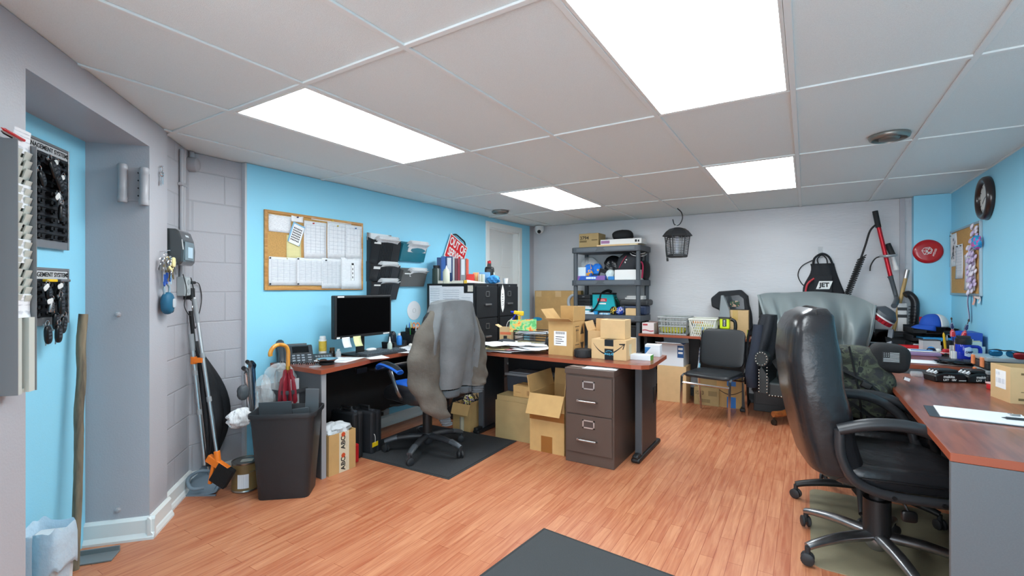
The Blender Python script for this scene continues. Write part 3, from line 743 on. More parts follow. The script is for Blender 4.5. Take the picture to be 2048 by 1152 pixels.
def rod(u0, v0, u1, v1, x, r, m, label, hook=False):
    o = on_x(u1, v1, x); p = Vector((o.x, o.y, .1)); base = on_x(u0, v0, x)
    t = thing('bagged_rod', label, 'rod', p)
    b = MB(); b.tube([base - p, (base - p).lerp(o - p, .5), o - p], r, 10, 3); b.tube([o - p, o - p + Vector((.01, .0, .02)), o - p + Vector((.03, -.03, .045))], [r, r * 1.1, r * 1.25], 12, 2); b.build('tube', m, t, smooth=True)
    b = MB(); e = o - p + Vector((.0302, -.0305, .0455)); b.cyl(e, e + Vector((.004, -.006, .004)), r * 1.0); b.build('open_end', INK, t, smooth=True)
rod(500, 830, 492, 748, -3.22, .014, CHROME, 'chromed rod with open end in the rear bin, leftmost of the trio')
rod(506, 830, 499, 735, -3.24, .012, STEEL, 'steel rod with open end in the rear bin, tallest of the trio')
rod(512, 830, 507, 736, -3.26, .012, mat('blue_steel', '#4d6f8d', .25, .9), 'bluish steel rod with open end in the rear bin, beside the tallest')
t = thing('wire_stand', 'thin dark wire hoop rising from the rear bin', 'wire hoop', (-3.28, 2.05, .35))
b = MB(); b.tube([Vector((0, -.05, 0)), Vector((0, -.045, .33)), Vector((0, -.02, .37)), Vector((0, .04, .38)), Vector((0, .055, .33)), Vector((0, .05, 0))], .005, 8, 5); b.build('hoop', RUBBER, t, smooth=True)
# plastic bags
def blob(name, label, cat, c, d, m, amp=.16, sd=1, e=(.8, .8), kind=None, nu=40, nv=26):
    rnd = random.Random(sd); ph = [rnd.uniform(0, 6) for _ in range(8)]
    def f(p):
        th = math.atan2(p.y, p.x); h = p.z / d[2]
        k = 1 + amp * (sin(5 * th + 9 * h + ph[0]) * .5 + sin(9 * th - 6 * h + ph[1]) * .35 + sin(15 * th + 14 * h + ph[2]) * .25 + sin(22 * h + ph[3]) * .2)
        return (p.x * k, p.y * k, p.z * (1 + amp * .4 * sin(4 * th + ph[4])))
    b = MB(); b.sell((0, 0, 0), d, e, nu=nu, nv=nv, f=f); o = b.build(name, m, smooth=True, loc=c)
    return tag(o, label, cat, kind=kind)
blob('plastic_bag', 'large crumpled clear plastic bag standing out of the rear bin', 'plastic bag', (-3.17, 1.98, .60), (.16, .24, .34), BAG, .3, 3, (.9, .9))
blob('plastic_bag', 'smaller clear bag hanging over the left edge of the rear bin', 'plastic bag', (-3.15, 1.845, .56), (.09, .09, .3), BAG, .3, 5)
blob('plastic_bag', 'crumpled clear bag with printed text at the far left of the rear bin', 'plastic bag', on_x(480, 836, -3.16), (.09, .15, .12), print_mat('printed_bag', '#e2e4e6', '#50555c', 50, 300, .6), .22, 8)
blob('rubber_boot_cover', 'dark grey rounded rubber cup inside clear film at the left of the rear bin', 'rubber cup', on_x(486, 785, -3.2), (.06, .07, .1), mat('grey_rubber', '#4a4f53', .5), .08, 9)
b = MB(); b.bb((0, -.035, -.13), (.006, .035, .13)); o = b.build('clear_sleeve', CLEAR, loc=on_x(588, 795, -3.0), bevel=.001); tag(o, 'flat clear plastic sleeve standing behind the red umbrella', 'plastic sleeve')
# ================================================================ left desk and everything on, under and behind it
DZ = .76
def at(u, v, z=DZ, xmin=XL + .06):
    p = on_z(u, v, z); p.x = max(p.x, xmin); return p
poly = [(XL + .02, 2.04), (-2.80, 2.04), (-2.84, 2.25), (-2.87, 2.45), (-2.92, 2.6), (-2.95, 2.75), (-2.965, 2.92), (-2.955, 3.06), (-2.91, 3.2), (-2.82, 3.31), (-2.68, 3.37), (-2.5, 3.395), (-2.2, 3.385), (-1.08, 3.37), (-1.01, 3.385), (-.965, 3.43), (-.955, 3.5), (-.985, 4.02), (-2.56, 4.04), (-2.58, 3.62), (XL + .02, 3.60)]
desk = thing('office_desk', 'long cherry-topped L-shaped desk along the blue wall with grey legs', 'desk', (-2.6, 3.0, 0))
o = Vector((-2.6, 3.0)); lp = [(x - o.x, y - o.y) for x, y in poly]
b = MB(); b.prism(lp, DZ - .03, DZ); dt = b.build('desktop', CHERRY_Y, desk)
dt.data.materials.append(CHERRY_E)
for f in dt.data.polygons:
    if abs(f.normal.z) < .5: f.material_index = 1
def dloc(x, y, z): return (x - o.x, y - o.y, z)
b = MB(); b.bb(dloc(-3.32, 2.07, 0), dloc(-2.84, 2.1, DZ - .03)); b.build('end_panel', GUN, desk)
b = MB(); b.bb(dloc(-2.842, 2.067, 0), dloc(-2.832, 2.103, DZ - .031)); b.build('edge_strip', mat('edge_strip_grey', '#9b9ea1', .4), desk)
b = MB(); b.bb(dloc(-3.33, 2.1, .2), dloc(-3.31, 3.55, DZ - .03)); b.build('modesty_panel', DARK, desk)
b = MB(); b.bb(dloc(-2.5, 3.945, .18), dloc(-1.11, 3.96, DZ - .03)); b.build('modesty_panel', DARK, desk)
for x, y0, y1, n in ((-2.53, 3.5, 3.92, 0), (-1.09, 3.56, 4.05, 1)):
    b = MB(); b.bb(dloc(x - .02, y0 + .03, .04), dloc(x + .02, y1 - .03, DZ - .03)); lg = b.build('leg_panel', mat('leg_black', '#2a2c2f', .45, noise=.2, nscale=12), desk, bevel=.004)
    b = MB(); b.bb(dloc(x - .035, y0 - .06, .0), dloc(x + .035, y1 + .06, .035)).box(dloc(x, y0 - .02, .045), (.05, .09, .03)); b.build('foot', BLACKP, lg, bevel=.014)
    b = MB(); b.bb(dloc(x - .026, y0 + .02, .04), dloc(x + .026, y0 + .045, DZ - .03)); b.build('leg_edge', mat('leg_edge_grey', '#4b4f54', .4), lg, bevel=.004)
    if n:
        b = MB(); b.bb(dloc(x + .019, y1 - .13, .37), dloc(x + .024, y1 - .06, .5)); b.build('grommet', BLACKS, lg, bevel=.003)
b = MB(); b.bb(dloc(-3.2, 2.62, .655), dloc(-2.92, 3.3, .67)); kt = b.build('keyboard_tray', BLACKP, desk)
b = MB(); b.bb(dloc(-2.925, 2.62, .67), dloc(-2.91, 3.3, .688)); b.build('tray_rim', STEEL, kt, bevel=.003)
b = MB(); b.bb(dloc(-2.95, 2.45, .66), dloc(-2.93, 2.55, .7)); b.build('slide_rail', BLACKS, desk)

def sheet(p, w, h, rz, label, m=PRINT, grp='loose papers on the long L-shaped desk', lift=.004, name='paper_sheet', cat='paper', thick=.0012):
    ph = random.uniform(0, 6); b = MB()
    b.grid(lambda x, y: ((x - .5) * w, (y - .5) * h, lift * (.5 + .5 * sin(3 * x + 2 * y + ph)) * (abs(2 * x - 1) + abs(2 * y - 1)) * .5), 6, 6)
    ob = b.build(name, m, solid=thick, loc=p, rot=(0, 0, rz), smooth=True)
    return tag(ob, label, cat, grp)
def up(p, dz): return Vector((p[0], p[1], p[2] + dz))
# desk phone
p = Vector((-3.26, 2.15, DZ)); t = thing('desk_phone', 'dark grey desk phone with small screen on the near end of the long desk', 'telephone', p, radians(62)); t.scale = (1.15, 1.1, 1.2)
ph = mat('phone_charcoal', '#30363b', .45); TI = radians(38)
R = lambda x, y, z: (x, y * cos(TI) - z * sin(TI), y * sin(TI) + z * cos(TI) + .03)
b = MB(); b.box(R(0, 0, 0), (.22, .2, .03), (TI, 0, 0)); b.build('phone_body', ph, t, bevel=.008)
b = MB(); b.box((0, .065, .045), (.16, .02, .14), (-.6, 0, 0)).box((0, .05, .004), (.18, .12, .008)); b.build('stand', ph, t)
b = MB(); b.tube([R(-.085, -.095, .03), R(-.085, -.06, .045), R(-.085, 0, .048), R(-.085, .06, .045), R(-.085, .105, .03)], [.025, .02, .017, .02, .026], 10, 4); b.build('handset', ph, t, smooth=True)
b = MB(); b.box(R(.035, .05, .016), (.1, .062, .003), (TI, 0, 0)); b.build('screen', mat('phone_screen', '#0b0d10', .12), t, bevel=.001)
for r in range(4):
    for c in range(3):
        b = MB(); b.box(R(-.01 + .028 * c, .0 - .022 * r, .017), (.018, .012, .004), (TI, 0, 0)); b.build('key', mat('phone_key', '#868e95', .4), t, bevel=.001)
for r in range(4):
    b = MB(); b.box(R(.085, .0 - .022 * r, .017), (.022, .01, .004), (TI, 0, 0)); b.build('key', mat('phone_key', '#868e95', .4), t, bevel=.001)
b = MB()
pts = []
for i in range(70):
    f = i / 69; c = Vector((-.1 - .0 * f, -.1, .02)).lerp(Vector((.16, -.17, .012)), f) + Vector((0, -.05 * sin(pi * f), 0)); pts.append(c + Vector((0, .008 * cos(i * 1.9), .008 * sin(i * 1.9))))
b.tube(pts, .0028, 5, 0); b.build('curly_cord', BLACKP, t, smooth=True)
b = MB(); b.sell((.15, -.16, .016), (.05, .05, .03), (.8, .8)); o_ = b.build('cable_clump', RUBBER, t, smooth=True)
p = at(655, 712); t = thing('key_module', 'low grey button module beside the desk phone', 'keypad', Vector((-3.22, 2.36, DZ)), radians(62))
b = MB(); b.box((0, 0, .02), (.14, .1, .02), (.25, 0, 0)); b.build('case', ph, t, bevel=.004)
for i in range(6):
    b = MB(); b.box((-.05 + .02 * i, -.02, .028), (.014, .03, .004), (.25, 0, 0)); b.build('key', mat('phone_key', '#868e95', .4), t)
# canister, jars, dish
t = thing('canister', 'white and yellow wipes canister beside the monitor', 'canister', Vector((-3.33, 2.44, DZ)))
b = MB(); b.lathe([(0, 0), (.028, 0), (.03, .004), (.03, .14), (.027, .145), (0, .146)], 20); b.build('canister_body', WHITEP, t, smooth=True)
b = MB(); b.lathe([(.0304, .05), (.0306, .055), (.0306, .125), (.0304, .13)], 20); b.build('wrapper', mat('wrap_yellow', '#d6b341', .4, noise=.2, nscale=40), t, smooth=True)
b = MB(); b.lathe([(0, .146), (.024, .146), (.024, .165), (.02, .17), (0, .17)], 16); b.build('lid', WHITEP, t, smooth=True)
t = thing('spice_jar', 'small dark brown jar between the canister and the monitor', 'jar', Vector((-3.29, 2.50, DZ)))
b = MB(); b.lathe([(0, 0), (.022, 0), (.022, .045), (.018, .05), (0, .05)], 16); b.build('jar_body', mat('dark_brown_glass', '#2a1f1a', .2), t, smooth=True)
b = MB(); b.lathe([(0, .05), (.019, .05), (.019, .072), (0, .073)], 16); b.build('lid', mat('jar_brown', '#574026', .4), t, smooth=True)
t = thing('small_bottle', 'small clear squat bottle in front of the dark jar', 'bottle', Vector((-3.2, 2.49, DZ)))
b = MB(); b.lathe([(0, 0), (.02, 0), (.021, .004), (.021, .045), (.012, .055), (0, .056)], 16); b.build('bottle_body', CLEAR, t, smooth=True)
b = MB(); b.lathe([(0, .056), (.012, .056), (.012, .068), (0, .069)], 12); b.build('cap', WHITEP, t, smooth=True)
t = thing('parts_dish', 'round shiny metal dish on a black base at the desk edge', 'dish', Vector((-2.98, 2.22, DZ)))
b = MB(); b.lathe([(0, 0), (.05, 0), (.052, .018), (0, .02)], 24); b.build('base', RUBBER, t, smooth=True)
b = MB(); b.lathe([(0, .02), (.05, .021), (.075, .04), (.078, .042), (.074, .042), (.05, .026), (0, .024)], 28); b.build('bowl', CHROME, t, smooth=True)
b = MB(); b.lathe([(0, 0), (.04, 0), (.042, .004), (0, .006)], 20); tag(b.build('plastic_disc', CLEAR, loc=(-2.95, 2.10, DZ), smooth=True), 'small round clear plastic disc lying near the desk corner', 'plastic disc')
# monitor
t = thing('monitor', 'large black switched-off monitor on the long desk below the corkboard', 'monitor', (-3.15, 2.70, DZ), 0)
b = MB(); b.bb((-.03, -.297, .155), (.02, .297, .50)); b.build('housing', BLACKP, t, bevel=.008)
b = MB(); b.bb((.0185, -.277, .18), (.0215, .277, .48)); b.build('screen', mat('dead_screen', '#010102', .5, ior=1.12), t)
b = MB(); b.bb((-.05, -.04, .01), (-.03, .04, .3)); b.box((-.02, 0, .008), (.2, .26, .016)); b.build('stand', BLACKP, t, bevel=.004)
b = MB(); b.bb((.0205, -.272, .483), (.0222, -.21, .495)); b.build('sticker', WHITEP, t)
b = MB(); b.bb((.0205, -.28, .158), (.0222, -.25, .17)); b.build('sticker', WHITEP, t)
b = MB(); b.bb((.0205, .2, .16), (.0222, .27, .17)); b.build('sticker', WHITEP, t)
for y, c, w in ((-.2, '#dfe3ea', 'white'), (-.09, '#e3e6a8', 'pale yellow')):
    b = MB(); b.grid(lambda x, q: (.025 + .03 * q * q, (x - .5) * .075, -.08 * q), 3, 6)
    tag(b.build('sticky_note', print_mat('note_' + w[:5], c, '#40434a', 60, 300, .35), solid=.0008, loc=(-3.15 + .022 - .018, 2.70 + y, DZ + .166), smooth=True), '%s sticky note hanging from the bottom edge of the monitor' % w, 'sticky note')
p = Vector((-3.08, 2.93, DZ)); t = thing('glue_bottle', 'slim clear bottle with pointed nozzle at the keyboard', 'bottle', p)
b = MB(); b.lathe([(0, 0), (.02, 0), (.021, .004), (.021, .07), (.014, .085), (0, .086)], 16); b.build('bottle_body', mat('pale_green_plastic', '#cfe0d5', .3, alpha=.8), t, smooth=True)
b = MB(); b.lathe([(0, .086), (.012, .086), (.008, .1), (.003, .135), (0, .136)], 12); b.build('nozzle', WHITEP, t, smooth=True)
# keyboard, mouse
k0, k1 = at(703, 703), at(796, 690); kc_ = (k0 + k1) / 2; ang = math.atan2((k1 - k0).y, (k1 - k0).x)
t = thing('keyboard', 'black computer keyboard lying in front of the monitor', 'keyboard', Vector((-3.06, 2.82, DZ)), radians(88))
b = MB(); b.box((0, 0, .012), (.44, .15, .018), (.05, 0, 0)); b.build('keyboard_case', mat('keyboard_black', '#353a3f', .5), t, bevel=.004)
for r in range(5):
    for c in range(15):
        b = MB(); b.box((-.196 + .028 * c, -.055 + .026 * r, .0225 + .0013 * r), (.022, .02, .006)); b.build('keycap', mat('keycap_black', '#535a60', .5), t)
t = thing('mouse', 'small white computer mouse behind the keyboard', 'mouse', Vector((-3.19, 2.82, DZ + .017)), 0)
b = MB(); b.sell((0, 0, .012), (.06, .1, .028), (.8, .8)); b.build('shell', WHITEP, t, smooth=True)
# paper on the left part
sheet(Vector((-3.05, 2.43, DZ + .001)), .2, .27, .3, 'white printed sheet between the metal dish and the keyboard')
sheet(Vector((-3.12, 2.36, DZ + .004)), .2, .24, -.2, 'white sheet under the edge of the metal dish', PRINT2)
sheet(Vector((-2.97, 2.66, DZ + .001)), .16, .24, 1.2, 'white sheet sticking out in front of the keyboard', PAPER)
sheet(Vector((-3.03, 3.06, DZ + .001)), .22, .28, .5, 'printed sheet to the right of the keyboard, partly under another')
sheet(Vector((-3.02, 3.17, DZ + .006)), .2, .26, .1, 'topmost white sheet near the jacket-draped chair on the left desk', PRINT2)
sheet(Vector((-3.2, 3.3, DZ + .002)), .22, .3, .9, 'white sheet beside the pen holder', PAPER)
# clutter to the right of the monitor
t = thing('desk_tray', 'black open plastic tray at the right end of the monitor', 'tray', Vector((-3.3, 3.2, DZ)), .2)
b = MB(); b.prism([(-.1, 0), (.1, 0), (.11, .055), (.09, .06), (.05, .02), (-.05, .02), (-.08, .06), (-.11, .06)], -.07, .07, 'yz'); b.build('tray_body', BLACKP, t, bevel=.004)
t = thing('bottle', 'blue bottle standing in the black plastic tray', 'bottle', Vector((-3.28, 3.24, DZ + .02)))
b = MB(); b.lathe([(0, 0), (.025, 0), (.026, .06), (.02, .085), (.012, .09), (0, .09)], 16); b.build('bottle_body', mat('bright_blue', '#2f7fd0', .3), t, smooth=True)
b = MB(); b.lathe([(0, .09), (.013, .09), (.013, .11), (0, .112)], 12); b.build('cap', WHITEP, t, smooth=True)
b = MB(); b.sell((0, 0, .065), (.07, .07, .14), (.9, .7)); tag(b.build('tape_dispenser', mat('dark_smoke', '#2b2f37', .2), smooth=True, loc=(-3.37, 3.24, DZ + .012)), 'dark rounded dispenser behind the blue bottle', 'dispenser')
t = thing('pen_holder', 'black desk organiser full of pens below the white disc', 'pen holder', Vector((-3.30, 3.41, DZ)))
b = MB()
for (x, y, h) in ((-.035, -.03, .13), (.035, -.03, .11), (-.035, .035, .165), (.035, .035, .14)):
    b.bb((x - .032, y - .03, 0), (x + .032, y + .03, .004)); b.bb((x - .034, y - .032, 0), (x - .031, y + .032, h)); b.bb((x + .031, y - .032, 0), (x + .034, y + .032, h)); b.bb((x - .034, y - .034, 0), (x + .034, y - .031, h)); b.bb((x - .034, y + .031, 0), (x + .034, y + .034, h))
b.build('organiser', BLACKP, t)
def pen(x, y, z, h, c, tilt, label, name='pen', r=.0045, loc=None, cat='pen', grp=None):
    b = MB(); b.cyl((0, 0, 0), (0, 0, h * .9), r).cyl((0, 0, h * .9), (0, 0, h), r, r * .3)
    return tag(b.build(name, mat('pen_' + c.strip('#'), c, .35), smooth=True, loc=(x, y, z), rot=tilt), label, cat, grp)
for dx, dy, c, h, n in ((-.04, .03, '#1f56b8', .17, 'blue'), (-.03, .045, '#e2c91f', .18, 'yellow'), (.03, -.03, '#2a7a3c', .13, 'green'), (.04, .03, '#d8d9da', .15, 'silver'), (-.03, -.03, '#15171a', .15, 'black')):
    pen(-3.30 + dx, 3.41 + dy, DZ + .006, h + .045, c, (random.uniform(-.06, .06), random.uniform(-.06, .06), 0), '%s pen standing in the black desk organiser' % n)
t = thing('scissors', 'orange-handled scissors standing in the black desk organiser', 'scissors', Vector((-3.27, 3.455, DZ + .04)), .4)
b = MB(); b.box((0, 0, .06), (.012, .002, .12)); b.build('blade', STEEL, t)
for s in (-1, 1):
    b = MB(); b.tube([(s * .02 + .016 * cos(a), 0, .15 + .026 * sin(a)) for a in [i * pi / 5 for i in range(10)]], .005, 8, 2, closed=True); b.build('finger_loop', ORANGE, t, smooth=True)
t = thing('disc', 'white disc hanging on the blue wall above the desk organiser', 'disc', on_x(828, 621, XL + .0025), 0)
b = MB(); b.lathe([(.01, -.003), (.096, -.003), (.098, 0), (.096, .003), (.01, .003)], 40, (0, 0, 0), (0, pi / 2, 0)); b.build('disc_face', mat('disc_white', '#e3e4e6', .25), t, smooth=True)
b = MB(); b.tube([(.004, .022 * cos(a), .022 * sin(a)) for a in [i * pi / 8 for i in range(16)]], .0015, 6, 1, closed=True); b.build('hub_ring', STEEL, t, smooth=True)
t = thing('storage_box', 'dark grey box with white lid between organiser and filing cabinets', 'box', (-3.2, 3.60 - .02, DZ), .0)
b = MB(); b.bb((-.14, -.09, 0), (.14, .09, .165)); b.build('box_body', mat('box_charcoal', '#41464b', .5), t, bevel=.004)
b = MB(); b.bb((-.145, -.095, .165), (.145, .095, .18)); b.build('lid', WHITEP, t, bevel=.003)
b = MB(); b.bb((.1395, -.04, .12), (.1415, .02, .135)); b.build('label_strip', WHITEP, t)
for i, (c, n) in enumerate((('#e9e4da', 'cream'), ('#e58a42', 'orange'), ('#f0f0ee', 'white'))):
    b = MB(); b.sell((0, 0, .016), (.04, .035, .032), (.9, .9)); tag(b.build('trinket', mat('trinket_' + n, c, .4), smooth=True, loc=(-3.2 + .02 * i, 3.36 + .045 * i - .05, DZ)), 'small rounded %s knick-knack in front of the desk organiser' % n, 'knick-knack')

# corkboard with pinned papers
CX = XL + .012; W0, W1, H0, H1 = 2.0, 2.915, 1.303, 1.905
t = thing('corkboard', 'oak-framed corkboard covered with pinned papers on the blue wall', 'corkboard', (XL, (W0 + W1) / 2, (H0 + H1) / 2), 0)
hw, hh = (W1 - W0) / 2, (H1 - H0) / 2
b = MB(); b.bb((.002, -hw + .01, -hh + .01), (.010, hw - .01, hh - .01)); b.build('cork_panel', CORK, t)
oak = wood_mat('oak_frame', '#b37a3c', '#cf9a57', .45, 1, 10, .1)
b = MB(); e = .022
b.bb((0, -hw, -hh), (.018, -hw + e, hh)).bb((0, hw - e, -hh), (.018, hw, hh)).bb((0, -hw + e, -hh), (.018, hw - e, -hh + e)).bb((0, -hw + e, hh - e), (.018, hw - e, hh)); b.build('frame', oak, t, bevel=.003)
def wall_sheet(u0, v0, u1, v1, label, m=PRINT, grp='papers pinned to the oak-framed corkboard', rot=0., lay=0, x=XL, name='paper_sheet', sgn=1, curl=.004, cat='paper', pin=None, rules=0):
    a = on_x(u0, v0, x); c = on_x(u1, v1, x); cy, cz = (a.y + c.y) / 2, (a.z + c.z) / 2; w, h = abs(c.y - a.y), abs(c.z - a.z)
    b = MB(); b.grid(lambda p, q: ((p - .5) * w, (q - .5) * h, curl * (2 * q - 1) ** 2 * abs(2 * p - 1)), 5, 5)
    t = thing(name, label, cat, (x + sgn * (.0125 + .0022 * lay), cy, cz), 0, grp)
    t.rotation_euler = (Matrix.Rotation(pi / 2 * sgn, 3, 'Z') @ Matrix.Rotation(pi / 2, 3, 'X') @ Matrix.Rotation(rot, 3, 'Z')).to_euler()
    b.build('sheet', m, t, solid=.0008, smooth=True)
    if rules:
        b = MB()
        for i in range(rules): b.bb((-w * .42, h * (.4 - .75 * i / rules), .0012 + curl * .6), (w * .42, h * (.4 - .75 * i / rules) + .0012, .0016 + curl * .6))
        for i in range(5): b.bb((-w * .42 + w * .21 * i, -h * .35, .0012 + curl * .6), (-w * .42 + w * .21 * i + .001, h * .4, .0016 + curl * .6))
        b.build('printed_table', mat('faint_ink', '#9aa2ae', .7), t)
    for (px, py, c) in (pin or []):
        b = MB(); b.lathe([(0, 0), (.006, 0), (.004, .004), (.004, .009), (.006, .011), (0, .012)], 10, (px * w, py * h, .002)); b.build('push_pin', mat('pin_' + c.strip('#'), c, .3), t, smooth=True)
    return t
CB = on_x(527, 417, XL)
G = 'on the oak-framed corkboard'
wall_sheet(535, 428, 580, 467, 'white landscape notice with purple border, top left ' + G, PRINT, lay=0, pin=[(-.45, .45, '#d8d8d8')])
wall_sheet(580, 431, 604, 446, 'small slip with blue logo at the top ' + G, PAPER, lay=1, pin=[(0, .3, '#25306b')])
wall_sheet(571, 470, 600, 520, 'yellow lined note half hidden in the middle ' + G, print_mat('yellow_note', '#e6dca0', '#9c9a6a', 8, 500, .3), lay=0)
ob = wall_sheet(577, 446, 602, 490, 'tilted blue wall calendar with date grid ' + G, mat('calendar_blue', '#8fc4e4', .5), rot=-.32, lay=3)
b = MB(); w_, h_ = .1, .17
for r in range(6):
    for c in range(6): b.bb((-.035 + .0125 * c, .035 - .019 * r, .0035), (-.035 + .0125 * c + .008, .035 - .019 * r + .011, .0042))
b.build('date_grid', INK, ob); b = MB(); b.bb((-.042, -.085, .0022), (.05, .07, .0034)); b.build('calendar_page', PAPER, ob)
wall_sheet(605, 441, 650, 519, 'large white form left of centre, top row ' + G, PRINT2, lay=2, pin=[(-.1, .45, '#c33a35')], rules=9)
wall_sheet(620, 435, 700, 450, 'wide white sheet peeking out along the top ' + G, PAPER, lay=1, pin=[(0, .2, '#cdb23c')])
wall_sheet(652, 444, 692, 519, 'large white form right of centre, top row ' + G, PRINT2, lay=1, pin=[(.0, .42, '#cdb23c')], rules=7)
wall_sheet(688, 449, 721, 519, 'white form at the top right ' + G, PRINT2, lay=2, pin=[(.1, .42, '#3c6fa8')], rules=4)
wall_sheet(535, 513, 593, 571, 'wide white schedule table at the bottom left ' + G, PRINT2, lay=1, pin=[(-.47, .45, '#20242b'), (-.47, -.45, '#20242b')], rules=16)
wall_sheet(591, 515, 646, 571, 'white schedule table second from bottom left ' + G, PRINT2, lay=2, pin=[(-.47, .45, '#20242b'), (-.47, -.45, '#20242b')], rules=16)
wall_sheet(640, 516, 680, 577, 'narrow white list in the bottom row ' + G, PRINT2, lay=3, pin=[(-.3, .43, '#20242b')], rules=20)
ob = wall_sheet(679, 515, 720, 578, 'white sheet with a small black diagram, bottom right ' + G, PRINT2, lay=2)
b = MB(); b.bb((-.004, -.06, .0026), (.03, .075, .0032)); o2 = b.build('diagram', PAPER, ob); b = MB()
for i in range(3): b.bb((.009, .03 - .036 * i, .0033), (.017, .048 - .036 * i, .0038))
b.bb((.001, .075, .0033), (.025, .092, .0038)); b.bb((-.004, -.062, .0033), (-.002, .075, .0037)); b.bb((.028, -.062, .0033), (.03, .075, .0037)); b.build('diagram_ink', INK, ob)

# wall file pockets
def pocket(label, y0, y1, z0, z1, m, ribs=False, tagl=None, d0=.03, d1=.085):
    t = thing('wall_file', label, 'wall file', (XL, (y0 + y1) / 2, z0), 0); w = (y1 - y0) / 2; H = z1 - z0
    b = MB(); b.bb((.001, -w, 0), (.005, w, H)); b.prism([(.005, 0), (d0, 0), (d1, H - .03), (d1 - .004, H - .03), (d0 - .004, .004), (.005, .004)], -w, w, 'xz')
    for s in (-1, 1): b.prism([(.005, 0), (d0, 0), (d1, H - .03), (.005, H)], s * w - .0015, s * w + .0015, 'xz')
    b.build('pocket', m, t)
    sl = (d1 - d0) / (H - .03)
    if ribs:
        b = MB()
        for i in range(9):
            y = -w * .42 + w * .105 * i; b.prism([(d0 + .001 + sl * .02, .02), (d0 + .005 + sl * .02, .02), (d0 + .005 + sl * (H - .05), H - .05), (d0 + .001 + sl * (H - .05), H - .05)], y, y + w * .04, 'xz')
        b.build('rib_panel', m, t)
    if tagl:
        b = MB(); z = H - .06; b.box((d0 + sl * z + .002, -w * .62, z), (.0025, w * .5, tagl), (0, math.atan(sl), 0)); b.build('name_tag', WHITEP, t)
    return t
smoke = mat('smoke_file', '#2c2f33', .2); tealf = mat('teal_file', '#2f7f92', .2, alpha=.8); greyf = mat('grey_file', '#5c5d5c', .3)
def wy(u): return on_x(u, 576, XL).y
def wz(u, v): return on_x(u, v, XL).z
yA, yB = wy(733), wy(790)
pocket('top black smoked wall file of the column of three', yA, yB, wz(760, 530), wz(760, 476), smoke, True, .014)
pocket('middle black smoked wall file of the column of three', yA - .005, yB - .01, wz(760, 563), wz(760, 524), smoke, True, .024)
pocket('lowest black smoked wall file of the column, just above the monitor', yA, yB - .015, wz(760, 600), wz(760, 558), smoke, True, .014)
yC, yD = wy(795), wy(843)
pocket('teal wall file stuffed with booklets, right of the smoked column', yC, yD, wz(815, 523), wz(815, 484), tealf, False)
pocket('grey wall file with white name tag, below the teal one', yC, yD, wz(815, 573), wz(815, 536), greyf, False, .012)
def stuff_papers(y, z, w, h, label, m=PAPER, lean=.5, name='paper_bundle', dx=.03, n=4):
    b = MB()
    for i in range(n):
        b.grid(lambda p, q: (dx + .012 * i + q * q * h * lean + .01 * sin(3 * p + i), (p - .5) * w + .012 * sin(i * 2.1), q * h * (1 - .35 * q * lean) - .01 * i), 4, 6)
    ob = b.build(name, m, solid=.0012, loc=(XL, y, z), smooth=True)
    tag(ob, label, 'papers', None)
for (u, v, w, h, lb) in ((763, 490, .26, .1, 'stack of printed sheets leaning out of the top smoked wall file'), (768, 535, .22, .07, 'white sheets sticking out of the middle smoked wall file'), (768, 568, .22, .07, 'white sheets sticking out of the lowest smoked wall file'), (824, 500, .26, .11, 'thick white booklets bent over the teal wall file'), (826, 548, .24, .08, 'cream folders and papers in the grey wall file')):
    stuff_papers(wy(u), wz(u, v), w, h, lb, PRINT if h > .09 else PAPER, .7)
b = MB(); b.grid(lambda p, q: (.02, (p - .5) * .3, q * .07), 2, 2); tag(b.build('paper_bundle', print_mat('barcode', '#e6e8ea', '#2c2f33', 400, 6, .8), solid=.002, loc=(XL, wy(756), wz(756, 483))), 'white barcode strips standing at the back of the top smoked wall file', 'papers')

# black filing cabinets
CT = 1.365
def tall_cab(y0, y1, label):
    t = thing('filing_cabinet', label, 'filing cabinet', (-3.03, (y0 + y1) / 2, 0)); w = (y1 - y0) / 2 - .003
    b = MB(); b.bb((-.32, -w, 0), (.30, w, CT)); b.build('cabinet_body', mat('cabinet_black', '#1d1f22', .4, bump=.04, bscale=200), t, bevel=.004)
    for i in range(4):
        z0 = .06 + .322 * i; b = MB(); b.bb((.30, -w + .012, z0), (.315, w - .012, z0 + .31)); d = b.build('drawer', mat('cabinet_black', '#1d1f22', .4), t, bevel=.003)
        b = MB(); b.bb((.315, -.05, z0 + .12), (.335, .05, z0 + .137)).bb((.315, -.05, z0 + .12), (.33, -.04, z0 + .13)); b.build('handle', STEEL, d, bevel=.003)
        b = MB()
        for a, c in (((-.032, .205), (.032, .213)), ((-.032, .255), (.032, .263)), ((-.032, .205), (-.024, .263)), ((.024, .205), (.032, .263))): b.bb((.315, a[0], z0 + a[1]), (.3195, c[0], z0 + c[1]))
        b.build('label_frame', STEEL, d)
    b = MB(); b.bb((.3145, -.012, CT - .028), (.3165, .012, CT - .018)); b.build('lock_plate', STEEL, t)
    return t
tall_cab(3.70, 4.09, 'left black four-drawer filing cabinet with papers taped to its side')
tall_cab(4.11, 4.50, 'right black four-drawer filing cabinet next to the white door')
CS = 3.70
